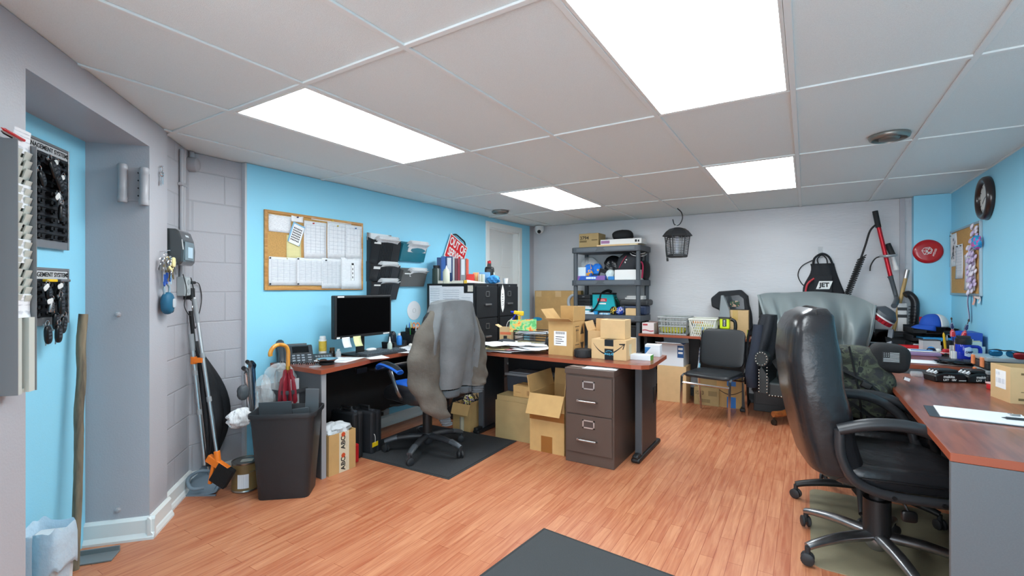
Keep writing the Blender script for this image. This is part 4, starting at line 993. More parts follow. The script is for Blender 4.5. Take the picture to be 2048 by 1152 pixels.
def side_sheet(x0, z0, x1, z1, label, lay=0, m=PRINT2, rules=0):
    w, h = x1 - x0, z1 - z0
    t = thing('paper_sheet', label, 'paper', ((x0 + x1) / 2, CS - .0015 - .002 * lay, (z0 + z1) / 2), 0, 'papers on the side of the left filing cabinet')
    t.rotation_euler = FRONT
    b = MB(); b.grid(lambda p, q: ((p - .5) * w, (q - .5) * h, .003 * (2 * q - 1) ** 2), 4, 4); b.build('sheet', m, t, solid=.0008)
    if rules:
        b = MB()
        for i in range(rules): b.bb((-w * .42, h * (.4 - .8 * i / rules), .0035), (w * .3, h * (.4 - .8 * i / rules) + .003, .0042))
        b.build('printed_lines', mat('faint_ink', '#9aa2ae', .7), t)
side_sheet(-3.31, .99, -3.14, 1.345, 'left printed sheet taped to the side of the black filing cabinet', 0, PRINT2, 12)
side_sheet(-3.15, .96, -2.86, 1.335, 'wide printed sheet in the middle of the black cabinet side', 1, PRINT2, 14)
side_sheet(-2.9, .8, -2.745, 1.27, 'tall printed sheet nearest the front of the black cabinet side', 2, PRINT2, 16)
side_sheet(-3.31, .80, -2.9, 1.0, 'lower wide sheet on the black cabinet side above the jacket', 0, PRINT2, 6)
side_sheet(-2.81, 1.285, -2.745, 1.345, 'small square note at the top front corner of the black cabinet side', 3, print_mat('note_paper', '#e6e0d2', '#4a4c50', 60, 200, .6))
# sticker with upright letters on the right cabinet
t = thing('sticker', 'long pointed white sticker with upright letters between the cabinet fronts', 'sticker', (-2.711, 4.165, 1.21), 0)
prof = [(0, -.145), (.025, -.1), (.035, 0), (.028, .08), (.0, .145), (-.028, .08), (-.035, 0), (-.025, -.1)]
b = MB(); b.prism(prof, 0, .003, 'yz'); b.build('sticker_sheet', WHITEP, t)
text('U S S E R', .034, INK, t, (.0034, 0, -.01), (Matrix.Rotation(pi / 2, 3, 'X') @ Matrix.Rotation(0, 3, 'Z')).to_euler() if False else (pi / 2, -pi / 2, pi / 2), sx=1)
# on top of the cabinets
def ctop(u, v): return on_z(u, v, CT)
def fx(u, x): # y of the column u on plane x
    return on_x(u, 576, x).y
t = thing('bottle', 'dark can with black cap and label at the left end of the cabinet top', 'bottle', (-3.27, 3.76, CT))
b = MB(); b.lathe([(0, 0), (.042, 0), (.042, .15), (.036, .16), (0, .16)], 20); b.build('bottle_body', print_mat('can_label', '#31433f', '#d3d8d2', 30, 60, .6), t, smooth=True)
b = MB(); b.lathe([(0, .16), (.032, .16), (.034, .19), (0, .192)], 18); b.build('cap', BLACKP, t, smooth=True)
t = thing('squeeze_bottle', 'cream squeeze bottle with pointed tip on the cabinet top', 'bottle', (-3.12, 3.74, CT))
b = MB(); b.lathe([(0, 0), (.033, 0), (.035, .005), (.035, .12), (.024, .145), (.02, .15), (0, .15)], 20); b.build('bottle_body', mat('cream_plastic', '#dfe0cb', .35), t, smooth=True)
b = MB(); b.lathe([(0, .15), (.014, .15), (.006, .17), (.003, .185), (0, .186)], 12); b.build('tip', WHITEP, t, smooth=True)
def yx(u, y): return on_y(u, 576, y).x
BA = radians(31); BP = Vector((yx(873, 3.765), 3.765)); bpos = [0.0]
def binder(w, h, d, c, label, spine=None, back=0.):
    q = BP + Vector((cos(BA), sin(BA))) * (bpos[0] + w / 2) + Vector((-sin(BA), cos(BA))) * back; bpos[0] += w + .002
    t = thing('ring_binder', label, 'binder', (q.x, q.y, CT), BA)
    b = MB(); b.bb((-w / 2, 0, 0), (-w / 2 + .003, d, h)).bb((w / 2 - .003, 0, 0), (w / 2, d, h)).bb((-w / 2, 0, 0), (w / 2, .004, h)); b.build('cover', mat('binder_' + c.strip('#'), c, .4), t, bevel=.001)
    b = MB(); b.bb((-w / 2 + .004, .006, .006), (w / 2 - .004, d - .006, h - .008)); b.build('paper_block', PAPER, t)
    if spine:
        b = MB(); b.bb((-w / 2 * .62, -.0012, h * spine[0]), (w / 2 * .62, .0002, h * spine[1])); b.build('spine_label', spine[2], t)
WL = mat('spine_white', '#dfe4ea', .5)
binder(.045, .275, .17, '#1d4f86', 'dark blue binder, leftmost and set back on the cabinet top', back=.02)
binder(.05, .285, .18, '#2c62ae', 'bright blue ring binder with white writing on its spine', (.5, .9, print_mat('spine_blue', '#3a6cb4', '#e8edf5', 300, 20, .9)))
binder(.068, .285, .18, '#27467b', 'navy ring binder with a white spine label', (.4, .95, WL))
binder(.02, .28, .17, '#c9cdd0', 'thin pale grey binder between the navy and maroon ones')
binder(.028, .265, .18, '#6d2b38', 'dark maroon book with plain spine on the cabinet top')
binder(.026, .262, .18, '#a13b49', 'dusty red book with spine marks', (.2, .8, print_mat('spine_red', '#a13b49', '#5d1d28', 20, 60, .8)))
binder(.056, .262, .17, '#8f9296', 'grey ring binder with tall white spine label', (.35, .97, WL))
binder(.014, .262, .15, '#e0593f', 'thin orange folder at the right end of the binder row')
# sign behind the binders
S0 = Vector((XL + .02, 4.245, 1.735)); SK = .88; t = thing('sign', 'tilted red OUT OF SERVICE sign hung by a black cord on the blue wall', 'sign', S0)
t.rotation_euler = (Matrix.Rotation(pi / 2, 3, 'Z') @ Matrix.Rotation(pi / 2, 3, 'X') @ Matrix.Rotation(radians(-25), 3, 'Z')).to_euler(); t.scale = (SK, SK, 1)
b = MB(); b.bb((-.195, -.165, 0), (.195, .165, .006)); b.build('sign_board', WHITEP, t, bevel=.002)
b = MB(); b.bb((-.182, -.152, .006), (.182, .152, .0075)); b.build('red_field', mat('sign_red', '#cf2229', .4), t)
text('OUT OF', .15, WHITEP, t, (0, .075, .0078), (0, 0, 0), sx=.62, bold=.004)
text('SERVICE', .15, WHITEP, t, (0, -.065, .0078), (0, 0, 0), sx=.56, bold=.004)
b = MB(); b.tube([(-.15, .165, .0), (-.1, .2, .004), (0, .205, .004), (.1, .2, .004), (.14, .165, .0)], .009, 6, 6); b.build('hanging_cord', RUBBER, t, smooth=True)
# jug and small goods
t = thing('fluid_jug', 'black one-gallon jug with red cap and white-green label', 'jug', (yx(979, 4.3), 4.3, CT), .5)
b = MB(); b.sell((0, 0, .095), (.1, .14, .19), (.35, .35), nu=28, nv=14); b.box((0, -.035, .2), (.05, .05, .05), (0, 0, 0), (.7, .7)); b.build('jug_body', BLACKS, t, smooth=True)
b = MB(); b.tube([(0, .05, .18), (0, .062, .225), (0, .03, .25), (0, -.01, .235), (0, -.02, .2)], .013, 10, 5); b.build('handle', BLACKS, t, smooth=True)
b = MB(); b.lathe([(0, 0), (.02, 0), (.02, .026), (0, .027)], 16, (0, -.035, .225)); b.build('cap', REDP, t, smooth=True)
b = MB(); b.bb((.049, -.055, .03), (.0525, .055, .125)); b.build('label_sheet', print_mat('jug_label', '#dfe9e2', '#3c9a76', 20, 30, .8), t)
def goods(name, label, cat, x, y, d, c, bev=.003, rz=0, m=None, z=CT):
    b = MB(); b.bb((-d[0] / 2, -d[1] / 2, 0), (d[0] / 2, d[1] / 2, d[2])); return tag(b.build(name, m or mat('goods_' + c.strip('#'), c, .45), loc=(x, y, z), rot=(0, 0, rz), bevel=bev), label, cat)
def gd(name, label, cat, u, y, d, c, m=None, rz=.5, bev=.003): return goods(name, label, cat, yx(u, y), y, d, c, bev, rz, m)
gd('box', 'small bright red box on the cabinet top beside the binders', 'box', 941, 3.96, (.075, .05, .1), '#d62b22')
gd('box', 'pink and yellow carton behind the small red box', 'box', 952, 4.06, (.06, .04, .12), '#d98a7c', print_mat('pink_box', '#e0a090', '#e7d06a', 20, 40, .9))
gd('box', 'small white carton printed green and orange', 'box', 963, 4.06, (.065, .05, .1), '#d9ded8', print_mat('carton', '#d9dcd6', '#6d8a4a', 30, 30, .9))
gd('box', 'pale blue tissue box behind the white carton', 'box', 968, 4.17, (.13, .06, .125), '#6fa9d6')
blob('glove_bundle', 'crumpled bright blue gloves on the cabinet top in front of the jug', 'gloves', (yx(987, 4.17), 4.17, CT + .045), (.14, .08, .09), mat('glove_blue', '#3b8ed0', .5), .2, 11)
b = MB(); b.lathe([(0, 0), (.022, 0), (.03, .06), (.028, .06), (.02, .004), (0, .004)], 18); tag(b.build('paper_cup', WHITEP, smooth=True, loc=(yx(1011, 4.32), 4.32, CT)), 'small white paper cup standing alone on the right filing cabinet', 'cup')
b = MB(); b.grid(lambda p, q: ((p - .5) * .2, (q - .5) * .1, .004 + .032 * abs(sin(pi * q)) * (1 - p)), 8, 6); tag(b.build('magazine', PAPER, solid=.004, loc=(yx(952, 3.93), 3.93, CT + .003), rot=(0, 0, .5), smooth=True), 'curled white magazine lying at the cabinet front edge', 'magazine')
gd('tape_measure', 'yellow tape measure beside the curled magazine', 'tape measure', 931, 3.84, (.03, .03, .035), '#e3b92c')
for i, (u, w, h) in enumerate(((884, .08, .03), (897, .09, .022), (915, .11, .03))):
    gd('paper_pad', 'white pad lying before the binders, %s of three' % ('left', 'middle', 'right')[i], 'pad', u, 3.725 + .025 * i, (w, .03, h), '#d9d6c8')
# ================================================================ chairs' running gear, cardboard boxes
CAST = mat('caster_black', '#2a2c2f', .5)
def star_base(t, R, legm, tipm=None, a0=0., legr=.026, hub=(.05, .13), colm=None, col_top=.42, colr=.03):
    for i in range(5):
        a = a0 + i * 2 * pi / 5; c, s = cos(a), sin(a); P = lambda r, z: (r * c, r * s, z)
        b = MB(); b.tube([P(.03, .125), P(R * .5, .12), P(R * .85, .1), P(R, .085)], [legr * 1.25, legr * 1.1, legr * .9, legr * .8], 10, 4, up=(0, 0, 1), flat=.75); lg = b.build('leg', legm, t, smooth=True)
        if tipm:
            b = MB(); b.tube([P(R * .72, .113), P(R * .88, .1), P(R * 1.02, .083)], [legr * 1.04, legr * .98, legr * .85], 10, 3, up=(0, 0, 1), flat=.8); b.build('tip', tipm, lg, smooth=True)
        b = MB(); d = a + .9; w = Vector((cos(d), sin(d), 0)) * .012; q = Vector(P(R, .03))
        for k in (-1, 1): b.lathe([(0, -.009), (.022, -.009), (.029, -.004), (.029, .006), (.024, .009), (0, .009)], 16, q + w * k * 1.15, (0, pi / 2, d))
        b.cyl(q + Vector((0, 0, .0)), q + Vector((0, 0, .055)), .012); b.build('caster', CAST, lg, smooth=True)
    b = MB(); b.lathe([(0, .06), (hub[0] * .6, .06), (hub[0], .09), (hub[0], .13), (hub[0] * .8, .15), (0, .15)], 20); b.build('hub', legm, t, smooth=True)
    b = MB(); b.cyl((0, 0, .12), (0, 0, col_top - .1), colr * 1.25).cyl((0, 0, .12), (0, 0, col_top), colr * .7); b.build('gas_column', colm or BLACKP, t, smooth=True)

def cardboard_box(label, loc, rz, w, d, h, m=CARD, open_=True, flaps=(), name='cardboard_box', tape=True, group=None):
    """flaps: (side, length, angle); side f/b/l/r, angle 0 upright, 90 level outwards"""
    t = thing(name, label, 'box', loc, rz, group); k = .005; b = MB()
    if open_:
        b.bb((-w / 2, -d / 2, 0), (w / 2, d / 2, k)).bb((-w / 2, -d / 2, k), (w / 2, -d / 2 + k, h)).bb((-w / 2, d / 2 - k, k), (w / 2, d / 2, h)).bb((-w / 2, -d / 2 + k, k), (-w / 2 + k, d / 2 - k, h)).bb((w / 2 - k, -d / 2 + k, k), (w / 2, d / 2 - k, h))
    else: b.bb((-w / 2, -d / 2, 0), (w / 2, d / 2, h))
    b.build('box_body', m, t, bevel=0 if open_ else .002)
    if tape and not open_:
        b = MB(); b.bb((-w / 2 - .0005, -.025, h), (w / 2 + .0005, .025, h + .0006)); b.build('tape_strip', TAPE, t)
    for s, L, an in flaps:
        A = radians(an); b = MB()
        dv = {'f': (0, -1), 'b': (0, 1), 'l': (-1, 0), 'r': (1, 0)}[s]; W = w if s in 'fb' else d
        e = Vector((dv[0] * w / 2, dv[1] * d / 2, h)); o_ = Vector((dv[0] * sin(A), dv[1] * sin(A), cos(A))) * L; tn = Vector((-dv[1], dv[0], 0)) * (W / 2)
        nn = Vector((dv[0] * cos(A), dv[1] * cos(A), -sin(A))) * .004
        P = [e - tn, e + tn, e + tn * .97 + o_, e - tn * .97 + o_]; a = [b._v(q) for q in P]; c = [b._v(q + nn) for q in P]
        b.face(a); b.face(c[::-1])
        for i in range(4): b.face([a[i], a[(i + 1) % 4], c[(i + 1) % 4], c[i]])
        b.build('flap', m, t)
    return t

# ---- blue and black task chair with a work jacket over it
t = thing('task_chair', 'blue and black office chair draped with a grey jacket, facing the monitor', 'office chair', (-2.60, 2.88, .004), radians(165))
star_base(t, .33, mat('base_dark', '#303236', .45, noise=.2, nscale=20), mat('base_tip', '#5f656b', .35, .5), a0=radians(52), col_top=.42)
b = MB(); b.sell((.05, 0, .475), (.56, .52, .14), (.35, .5), f=lambda p: (p.x, p.y, p.z + .02 * (1 - (p.y / .25) ** 2) - .03 * max(0, p.x / .25) ** 3)); st = b.build('seat', mat('black_vinyl', '#1d1e21', .35, bump=.1, bscale=90), t, smooth=True)
b = MB(); b.sell((.05, .05, .525), (.46, .3, .07), (.4, .5)); b.build('seat_panel', mat('chair_blue', '#1c5fc4', .4), st, smooth=True)
b = MB(); b.box((0, 0, .405), (.3, .24, .03)); b.tube([(.05, .1, .4), (.1, .2, .385), (.12, .27, .39)], .008, 8, 4); b.build('tilt_mechanism', BLACKS, t)
b = MB(); b.sell((-.27, 0, .80), (.12, .48, .72), (.4, .35), f=lambda p: (p.x - .06 * (p.z / .36), p.y, p.z)); b.build('backrest', mat('black_vinyl', '#1d1e21', .35), t, smooth=True)
b = MB(); b.tube([(-.02, 0, .4), (-.24, 0, .41), (-.31, 0, .5), (-.32, 0, .6)], [.03, .03, .028, .02], 8, 4); b.build('back_bracket', BLACKS, t, smooth=True)
for s in (-1, 1):
    b = MB(); b.tube([(-.04, s * .25, .46), (-.06, s * .3, .52), (-.02, s * .32, .62), (.03, s * .32, .68)], [.022, .02, .02, .022], 10, 4, flat=.6); ar = b.build('arm_post', mat('arm_metal', '#74787d', .25, .9), t, smooth=True)
    b = MB(); b.tube([(-.13, s * .32, .685), (-.04, s * .32, .71), (.1, s * .32, .72), (.2, s * .31, .70), (.25, s * .305, .67)], [.03, .036, .036, .034, .022], 12, 4, flat=.55, up=(0, 0, 1)); pad = b.build('armrest', mat('chair_blue', '#1c5fc4', .4), t, smooth=True)
    b = MB(); b.tube([(-.12, s * .32, .70), (-.04, s * .32, .722), (.1, s * .32, .732), (.19, s * .31, .712)], [.02, .028, .028, .02], 12, 4, flat=.5, up=(0, 0, 1)); b.build('arm_pad', mat('black_vinyl', '#1d1e21', .35), pad, smooth=True)
# jacket
CH = Matrix.Translation((-2.60, 2.88, .004)) @ Matrix.Rotation(radians(165), 4, 'Z')
t = thing('work_jacket', 'stained grey work jacket draped over the back of the blue and black chair', 'jacket', (-2.60, 2.88, .004), radians(165))
jm = mat('faded_grey_cloth', '#6c7072', .9, noise=.16, nscale=9, bump=.35, bscale=60); jm2 = mat('stained_grey_cloth', '#605b54', .92, noise=.26, nscale=7, bump=.45, bscale=40)
def jb(u, v):
    a = 2 * pi * u; z = 1.21 - .66 * v
    hw = .175 + .085 * min(1, v * 2.2) - .02 * v; dp = .075 + .05 * min(1, v * 3)
    e = .6; ca, sa = cos(a), sin(a)
    x = dp * math.copysign(abs(ca) ** e, ca); y = hw * math.copysign(abs(sa) ** e, sa)
    f = .022 * min(1, v * 1.6) * (sin(6 * a + 2.2 * v) + .6 * sin(11 * a - 1.5 * v))
    k = 1 + f / .1
    return (-.27 - .06 * ((z - .8) / .36) + x * k - .0, y * (1 + f), z + (.012 * cos(2 * a) - .03 * v * sin(a) * 0))
secs = [[Vector(jb(i / 72, j / 22)) for i in range(72)] for j in range(23)]
topc = [Vector((-.335, 0, 1.215)).lerp(q, .45) + Vector((0, 0, .012)) for q in secs[0]]
b = MB(); b.loft([topc] + secs, cap=False); b.face([v for v in b.bm.verts[:72]] if False else None) if False else None
b.bm.verts.ensure_lookup_table(); b.face([b.bm.verts[i] for i in range(72)][::-1]); b.build('jacket_body', jm, t, smooth=True)
def hem(u, v):
    a = 2 * pi * u; p = Vector(jb(u, 1.0)); c = Vector((-.25, 0, p.z)); q = c + (p - c) * (.88 - .02 * sin(30 * a)); q.z = .55 - .055 * v; return q
b = MB(); b.grid(hem, 72, 3); b.build('waistband', mat('rib_knit', '#5b6166', .95, bump=.5, bscale=150), t, smooth=True, solid=.004)
def sleeve(path, rad, nm, m):
    pts = [Vector(p) for p in path]; b = MB(); n = 24; secs = []; M_ = 26
    def cr(i, t_):
        g = lambda j: pts[min(max(j, 0), len(pts) - 1)]; p0, p1, p2, p3 = g(i - 1), g(i), g(i + 1), g(i + 2)
        return .5 * ((2 * p1) + (p2 - p0) * t_ + (2 * p0 - 5 * p1 + 4 * p2 - p3) * t_ * t_ + (3 * p1 - p0 - 3 * p2 + p3) * t_ ** 3)
    for j in range(M_ + 1):
        q = j / M_ * (len(pts) - 1); i = min(int(q), len(pts) - 2); f = q - i; c = cr(i, f); r = rad[i] * (1 - f) + rad[i + 1] * f
        secs.append([c + Vector((r * .62 * cos(2 * pi * k / n), r * sin(2 * pi * k / n), .0)) * (1 + .07 * sin(j * 1.15 + 2 * sin(2 * pi * k / n)) + .05 * sin(3 * 2 * pi * k / n + j * .7)) for k in range(n)])
    b.loft(secs); return b.build(nm, m, t, smooth=True)
sleeve([(-.34, .12, 1.15), (-.33, .19, 1.0), (-.32, .235, .82), (-.32, .23, .62), (-.35, .17, .45), (-.37, .10, .36)], [.07, .105, .13, .125, .105, .058], 'sleeve', jm2)
sleeve([(-.37, .105, .37), (-.38, .07, .30)], [.05, .042], 'cuff', mat('rib_knit', '#5b6166', .95))
sleeve([(-.33, -.13, 1.14), (-.32, -.22, .98), (-.31, -.26, .78), (-.31, -.27, .62), (-.33, -.26, .55)], [.06, .085, .09, .09, .07], 'sleeve', jm2)
sleeve([(-.33, -.26, .56), (-.33, -.25, .49)], [.055, .05], 'cuff', mat('rib_knit', '#5b6166', .95))

# ---- floor mats
def floor_mat_(label, c, w, d, rz, col, name='floor_mat'):
    t = thing(name, label, 'mat', c, rz)
    b = MB(); b.bb((-w / 2, -d / 2, 0), (w / 2, d / 2, .004)); b.build('mat_border', mat('mat_border', '#2f3133', .8), t, bevel=.002)
    b = MB(); b.bb((-w / 2 + .018, -d / 2 + .018, .003), (w / 2 - .018, d / 2 - .018, .007)); b.build('mat_pile', col, t)
pile = mat('charcoal_pile', '#46494b', .98, noise=.35, nscale=420, bump=.6, bscale=500)
floor_mat_('charcoal mat under the jacket-draped chair', (-2.62, 2.985, 0), 1.04, .95, .03, mat('worn_black_mat', '#333538', .95, noise=.3, nscale=200, bump=.4, bscale=400))
a = on_z(1095, 1061, 0); floor_mat_('charcoal door mat at the bottom edge, nearest the viewer', a + Vector((.42 * cos(-.09) - .27 * sin(.09) , -.30 - .03, 0)), .9, .6, -.09, pile)

# ---- two-drawer cabinet under the desk
t = thing('filing_cabinet', 'brown two-drawer metal filing cabinet under the end of the desk', 'filing cabinet', (-1.371, 3.60, 0))
bm_ = mat('brown_enamel', '#55463f', .42, noise=.05, nscale=6, bump=.04, bscale=250); CH_ = .715
b = MB(); b.bb((-.194, -.31, 0), (.194, .31, CH_)); b.build('cabinet_body', bm_, t, bevel=.004)
b = MB(); b.bb((-.196, -.322, CH_ - .045), (.196, .31, CH_ + .001)); b.build('top_lip', bm_, t, bevel=.004)
for i, z0 in enumerate((.085, .375)):
    b = MB(); b.bb((-.18, -.322, z0), (.18, -.31, z0 + .282)); d = b.build('drawer', bm_, t, bevel=.003)
    b = MB(); b.tube([(-.065, -.322, z0 + .1), (-.065, -.35, z0 + .103), (.065, -.35, z0 + .103), (.065, -.322, z0 + .1)], .008, 8, 0); b.box((-.085, -.328, z0 + .1), (.018, .012, .016)); b.build('handle', STEEL, d, bevel=.002)
    b = MB(); z = z0 + .19
    for a, c in (((-.048, 0), (.048, .009)), ((-.048, .052), (.048, .061)), ((-.048, 0), (-.038, .061)), ((.038, 0), (.048, .061))): b.bb((a[0], -.327, z + a[1]), (c[0], -.322, z + c[1]))
    b.build('label_frame', mat('frame_silver', '#c9c4c2', .35, .7), d)
    b = MB(); b.bb((-.038, -.3235, z + .009), (.038, -.322, z + .052)); b.build('label_card', mat('label_dark', '#4b3d39', .6), d)
sheet(Vector((-1.31, 3.40, CH_ + .003)), .26, .2, .1, 'pale booklet on top of the brown filing cabinet, right side', PAPER, 'papers on the brown filing cabinet', .001)
sheet(Vector((-1.31, 3.405, CH_ + .006)), .24, .18, .15, 'printed sheet lying on the pale booklet under the desk end', PRINT, 'papers on the brown filing cabinet', .001)
sheet(Vector((-1.48, 3.40, CH_ + .003)), .13, .17, -.1, 'brownish flyer on top of the brown filing cabinet, left side', print_mat('flyer', '#9c8d84', '#5a4b46', 20, 60, .5), 'papers on the brown filing cabinet', .001)

# ---- cartons under the desk
t = cardboard_box('tall open carton with front flap hanging down beside the brown cabinet', (-1.765, 3.58, 0), 0, .31, .44, .465, CARD, True, (('f', .17, 152), ('l', .14, 12), ('b', .14, 5), ('r', .14, 4)))
b = MB(); b.bb((-.156, -.2225, .255), (.156, -.22, .33)); b.build('tape_band', mat('glossy_brown_tape', '#94602f', .25), t)
b = MB(); b.bb((-.05, -.2222, .0), (.05, -.22, .13)); b.build('tape_patch', mat('glossy_brown_tape', '#94602f', .25), t)
b = MB(); b.bb((-.03, -.2235, .31), (.02, -.2225, .35)); b.build('label_sheet', print_mat('pink_label', '#cdb8bb', '#7b6f75', 200, 20, .8), t)
t = cardboard_box('grey-brown ribbed carton under the desk with a smaller box on it', (-2.155, 3.58, 0), .0, .37, .2, .33, CARDD, True)
b = MB(); b.bb((-.175, -.092, .01), (.175, .092, .375)); b.build('inner_box', CARDD, t, bevel=.002)
t = cardboard_box('small shut carton on the grey-brown carton under the desk', (-2.05, 3.585, .376), -.06, .24, .16, .095, CARD, False)
b = MB(); b.bb((.02, -.0808, .02), (.09, -.08, .06)).bb((-.1, -.0808, .035), (-.04, -.08, .042)); b.build('printing', print_mat('carton_print', '#b98f5a', '#463826', 80, 300, .9), t)
t = thing('storage_tub', 'grey plastic tub with pale lid behind the cartons under the desk', 'tub', (-2.16, 3.81, 0))
b = MB(); b.box((0, 0, .255), (.42, .2, .51), (pi, 0, 0), (.88, .88)); b.build('tub_body', mat('tub_grey', '#454a53', .35), t, bevel=.01)
b = MB(); b.bb((-.225, -.115, .51), (.225, .115, .535)); b.bb((-.19, -.09, .53), (.19, .09, .545)); b.build('lid', mat('tub_lid', '#8e9196', .35), t, bevel=.008)
t = cardboard_box('small open carton of tinsel and junk by the desk leg', (-2.70, 3.57, 0), .0, .2, .235, .25, CARD, True, (('f', .1, 158), ('l', .1, 165), ('r', .02, 0)))
b = MB(); b.bb((-.02, -.1185, .0), (.03, -.1178, .13)); b.build('tape_strip', print_mat('abc_tape', '#dcd0b4', '#2a2622', 30, 60, .8), t)
b = MB()
for i in range(70):
    a = Vector((random.uniform(-.08, .08), random.uniform(-.1, .08), random.uniform(.2, .3)))
    b.tube([a, a + Vector((random.uniform(-.05, .05), random.uniform(-.05, .05), random.uniform(-.02, .06)))], .004, 5, 0)
ob = b.build('tinsel_heap', mat('dark_cord', '#1c1a24', .5), loc=(-2.70, 3.57, 0)); tag(ob, 'tangle of dark cords heaped in the small open carton', 'cords', None, 'stuff')
blob('tinsel', 'yellow and silver tinsel bundle on top of the small open carton', 'tinsel', (-2.67, 3.53, .27), (.09, .08, .1), camo_mat('tinsel_mix', ['#d9c23a', '#e6e2c0', '#3a3326', '#8e6ab0'], 40), .3, 14)
b = MB(); b.box((0, 0, .14), (.18, .006, .28), (-.22, .1, .0)); tag(b.build('cardboard_sheet', CARDL, loc=(-2.64, 3.70 - .02, .22)), 'loose cardboard sheet leaning behind the junk carton', 'cardboard')
t = cardboard_box('carton with printed paper tape standing against the grey desk panel', (-2.92, 2.235, 0), 0, .19, .23, .285, CARD, True)
tp_ = mat('printed_tape', '#d9cdb2', .5)
b = MB(); b.bb((.095, -.03, 0), (.0962, .055, .285)); tape_ = b.build('tape_strip', tp_, t)
for z in (.06, .21):
    text('ABC', .05, INK, tape_, (.0966, .005, z), (pi / 2, -pi / 2, pi / 2), bold=.0012)
    b = MB(); b.lathe([(0, 0), (.017, 0), (.017, .0006), (0, .0006)], 18, (.0962, .005, z + .058), (0, pi / 2, 0)); b.build('emblem', mat('emblem_orange', '#c8502c', .5), tape_)
    b = MB(); b.bb((.0961, .032, z - .04), (.0966, .038, z + .04)); b.build('small_print', print_mat('tape_print', '#d9cdb2', '#2a2622', 30, 400, .9), tape_)
blob('plastic_bag', 'crumpled clear film spilling out of the carton with printed tape', 'plastic bag', (-2.92, 2.24, .29), (.17, .21, .1), mat('white_film', '#dfe3e6', .2, alpha=.75, bump=.8, bscale=40), .2, 21)
def tool_case(label, loc, rz, w, d, h, m):
    t = thing('tool_case', label, 'tool case', loc, rz)
    for s in (-1, 1):
        b = MB(); b.bb((-w / 2, min(0, s * d / 2) + .001, .0), (w / 2, max(0, s * d / 2) - .001, h)); b.build('half_shell', m, t, bevel=.016)
    b = MB(); b.tube([(-.06, 0, h - .005), (-.055, 0, h + .03), (.055, 0, h + .03), (.06, 0, h - .005)], .011, 8, 0); b.build('handle', BLACKP, t, bevel=.003)
    for x in (-w * .3, w * .3):
        b = MB(); b.box((x, -d / 2 * 0, h), (.04, .03, .02)); b.build('latch', mat('latch_grey', '#3a3d42', .4), t, bevel=.004)
    return t
csm = mat('case_black', '#25272b', .5, bump=.1, bscale=80)
t = tool_case('black upright tool case with yellow tag on the floor under the desk', (-3.05, 2.62, 0), .12, .27, .12, .335, csm)
b = MB(); b.bb((.136, -.055, .06), (.1385, .01, .095)); b.build('hang_tag', YELLOW, t); b = MB(); b.tube([(.1, -.05, .2), (.14, -.03, .15), (.138, -.025, .09)], .002, 6, 4); b.build('tag_wire', WHITEP, t)
tool_case('second black tool case behind the tagged one under the desk', (-3.06, 2.46, 0), .05, .26, .1, .36, mat('case_black2', '#1e2023', .5))
blob('cloth_bundle', 'dark bag slumped beside the tool cases under the desk', 'bag', (-3.16, 2.28, .13), (.26, .22, .26), mat('dark_nylon', '#2a2c31', .6), .1, 31)
b = MB(); b.bb((-.02, -.03, 0), (.02, .03, .14)); tag(b.build('battery_pack', REDP, loc=(-2.9, 2.40, 0), bevel=.01), 'small red block showing between the carton and the tool case', 'battery')
t = thing('power_strip', 'grey power strip with black cables on the wall under the desk', 'power strip', (XL + .04, 3.02, .12))
b = MB(); b.bb((-.025, -.17, 0), (.02, .17, .06)); b.build('strip_body', mat('strip_grey', '#9a9da1', .4), t, bevel=.004)
b = MB()
b.tube([(.03, -.15, .05), (.06, -.05, .09), (.05, .08, .07), (.04, .2, .12), (.05, .32, .1)], .006, 6, 5); b.tube([(.03, -.1, .03), (.06, -.2, .06), (.04, -.35, .0), (.04, -.5, -.05)], .006, 6, 5); b.tube([(.03, .05, .05), (.07, .0, .1), (.05, -.12, .09), (.04, -.25, .05)], .005, 6, 5)
b.build('cable', RUBBER, t, smooth=True)
for y in (-.1, -.02, .06):
    b = MB(); b.bb((.02, y - .018, .015), (.045, y + .018, .045)); b.build('plug', BLACKP, t, bevel=.004)

# ---- things on the far arm of the desk
t = cardboard_box('open shipping carton with white label, flaps up, on the desk', (-1.735, 3.67, DZ), 0, .225, .24, .285, CARD, True, (('f', .08, 70), ('l', .12, 38), ('b', .12, -8), ('r', .12, 2)))
b = MB(); b.bb((-.06, -.1215, .08), (.055, -.12, .2)); lb = b.build('label_sheet', PAPER, t)
b = MB()
for i in range(14): b.bb((-.042 + .006 * i, -.1222, .175), (-.042 + .006 * i + (.002 if i % 3 else .004), -.1214, .195))
for i, w in enumerate((.08, .06, .075, .05)): b.bb((-.045, -.1222, .15 - .018 * i), (-.045 + w, -.1214, .155 - .018 * i))
b.build('printing', INK, lb)
b = MB()
for y in (-.05, -.02):
    b.bb((.1125, y - .003, .11), (.1132, y + .003, .2)); b.prism([(y - .011, .2), (y + .011, .2), (y, .225)], .1125, .1132, 'yz')
b.bb((.1125, -.075, .085), (.1132, .005, .09)).bb((.1125, -.075, .235), (.1132, .005, .24)); b.build('up_arrows', INK, t)
b = MB(); b.prism([(.03, .17), (.105, .17), (.068, .245)], .1125, .1132, 'yz').prism([(.03, .1), (.105, .1), (.068, .03)], .1125, .1132, 'yz'); b.build('diamond_mark', mat('faint_black', '#3b3630', .6), t)
t = cardboard_box('second open carton behind the one with the white label', (-1.50, 3.86, DZ), .1, .16, .24, .2, CARDL, True, (('l', .08, 20), ('r', .1, 40), ('b', .09, 0)))
t = thing('caster_wheel', 'black ribbed rubber wheel lying flat between the cartons', 'wheel', (-1.535, 3.56, DZ))
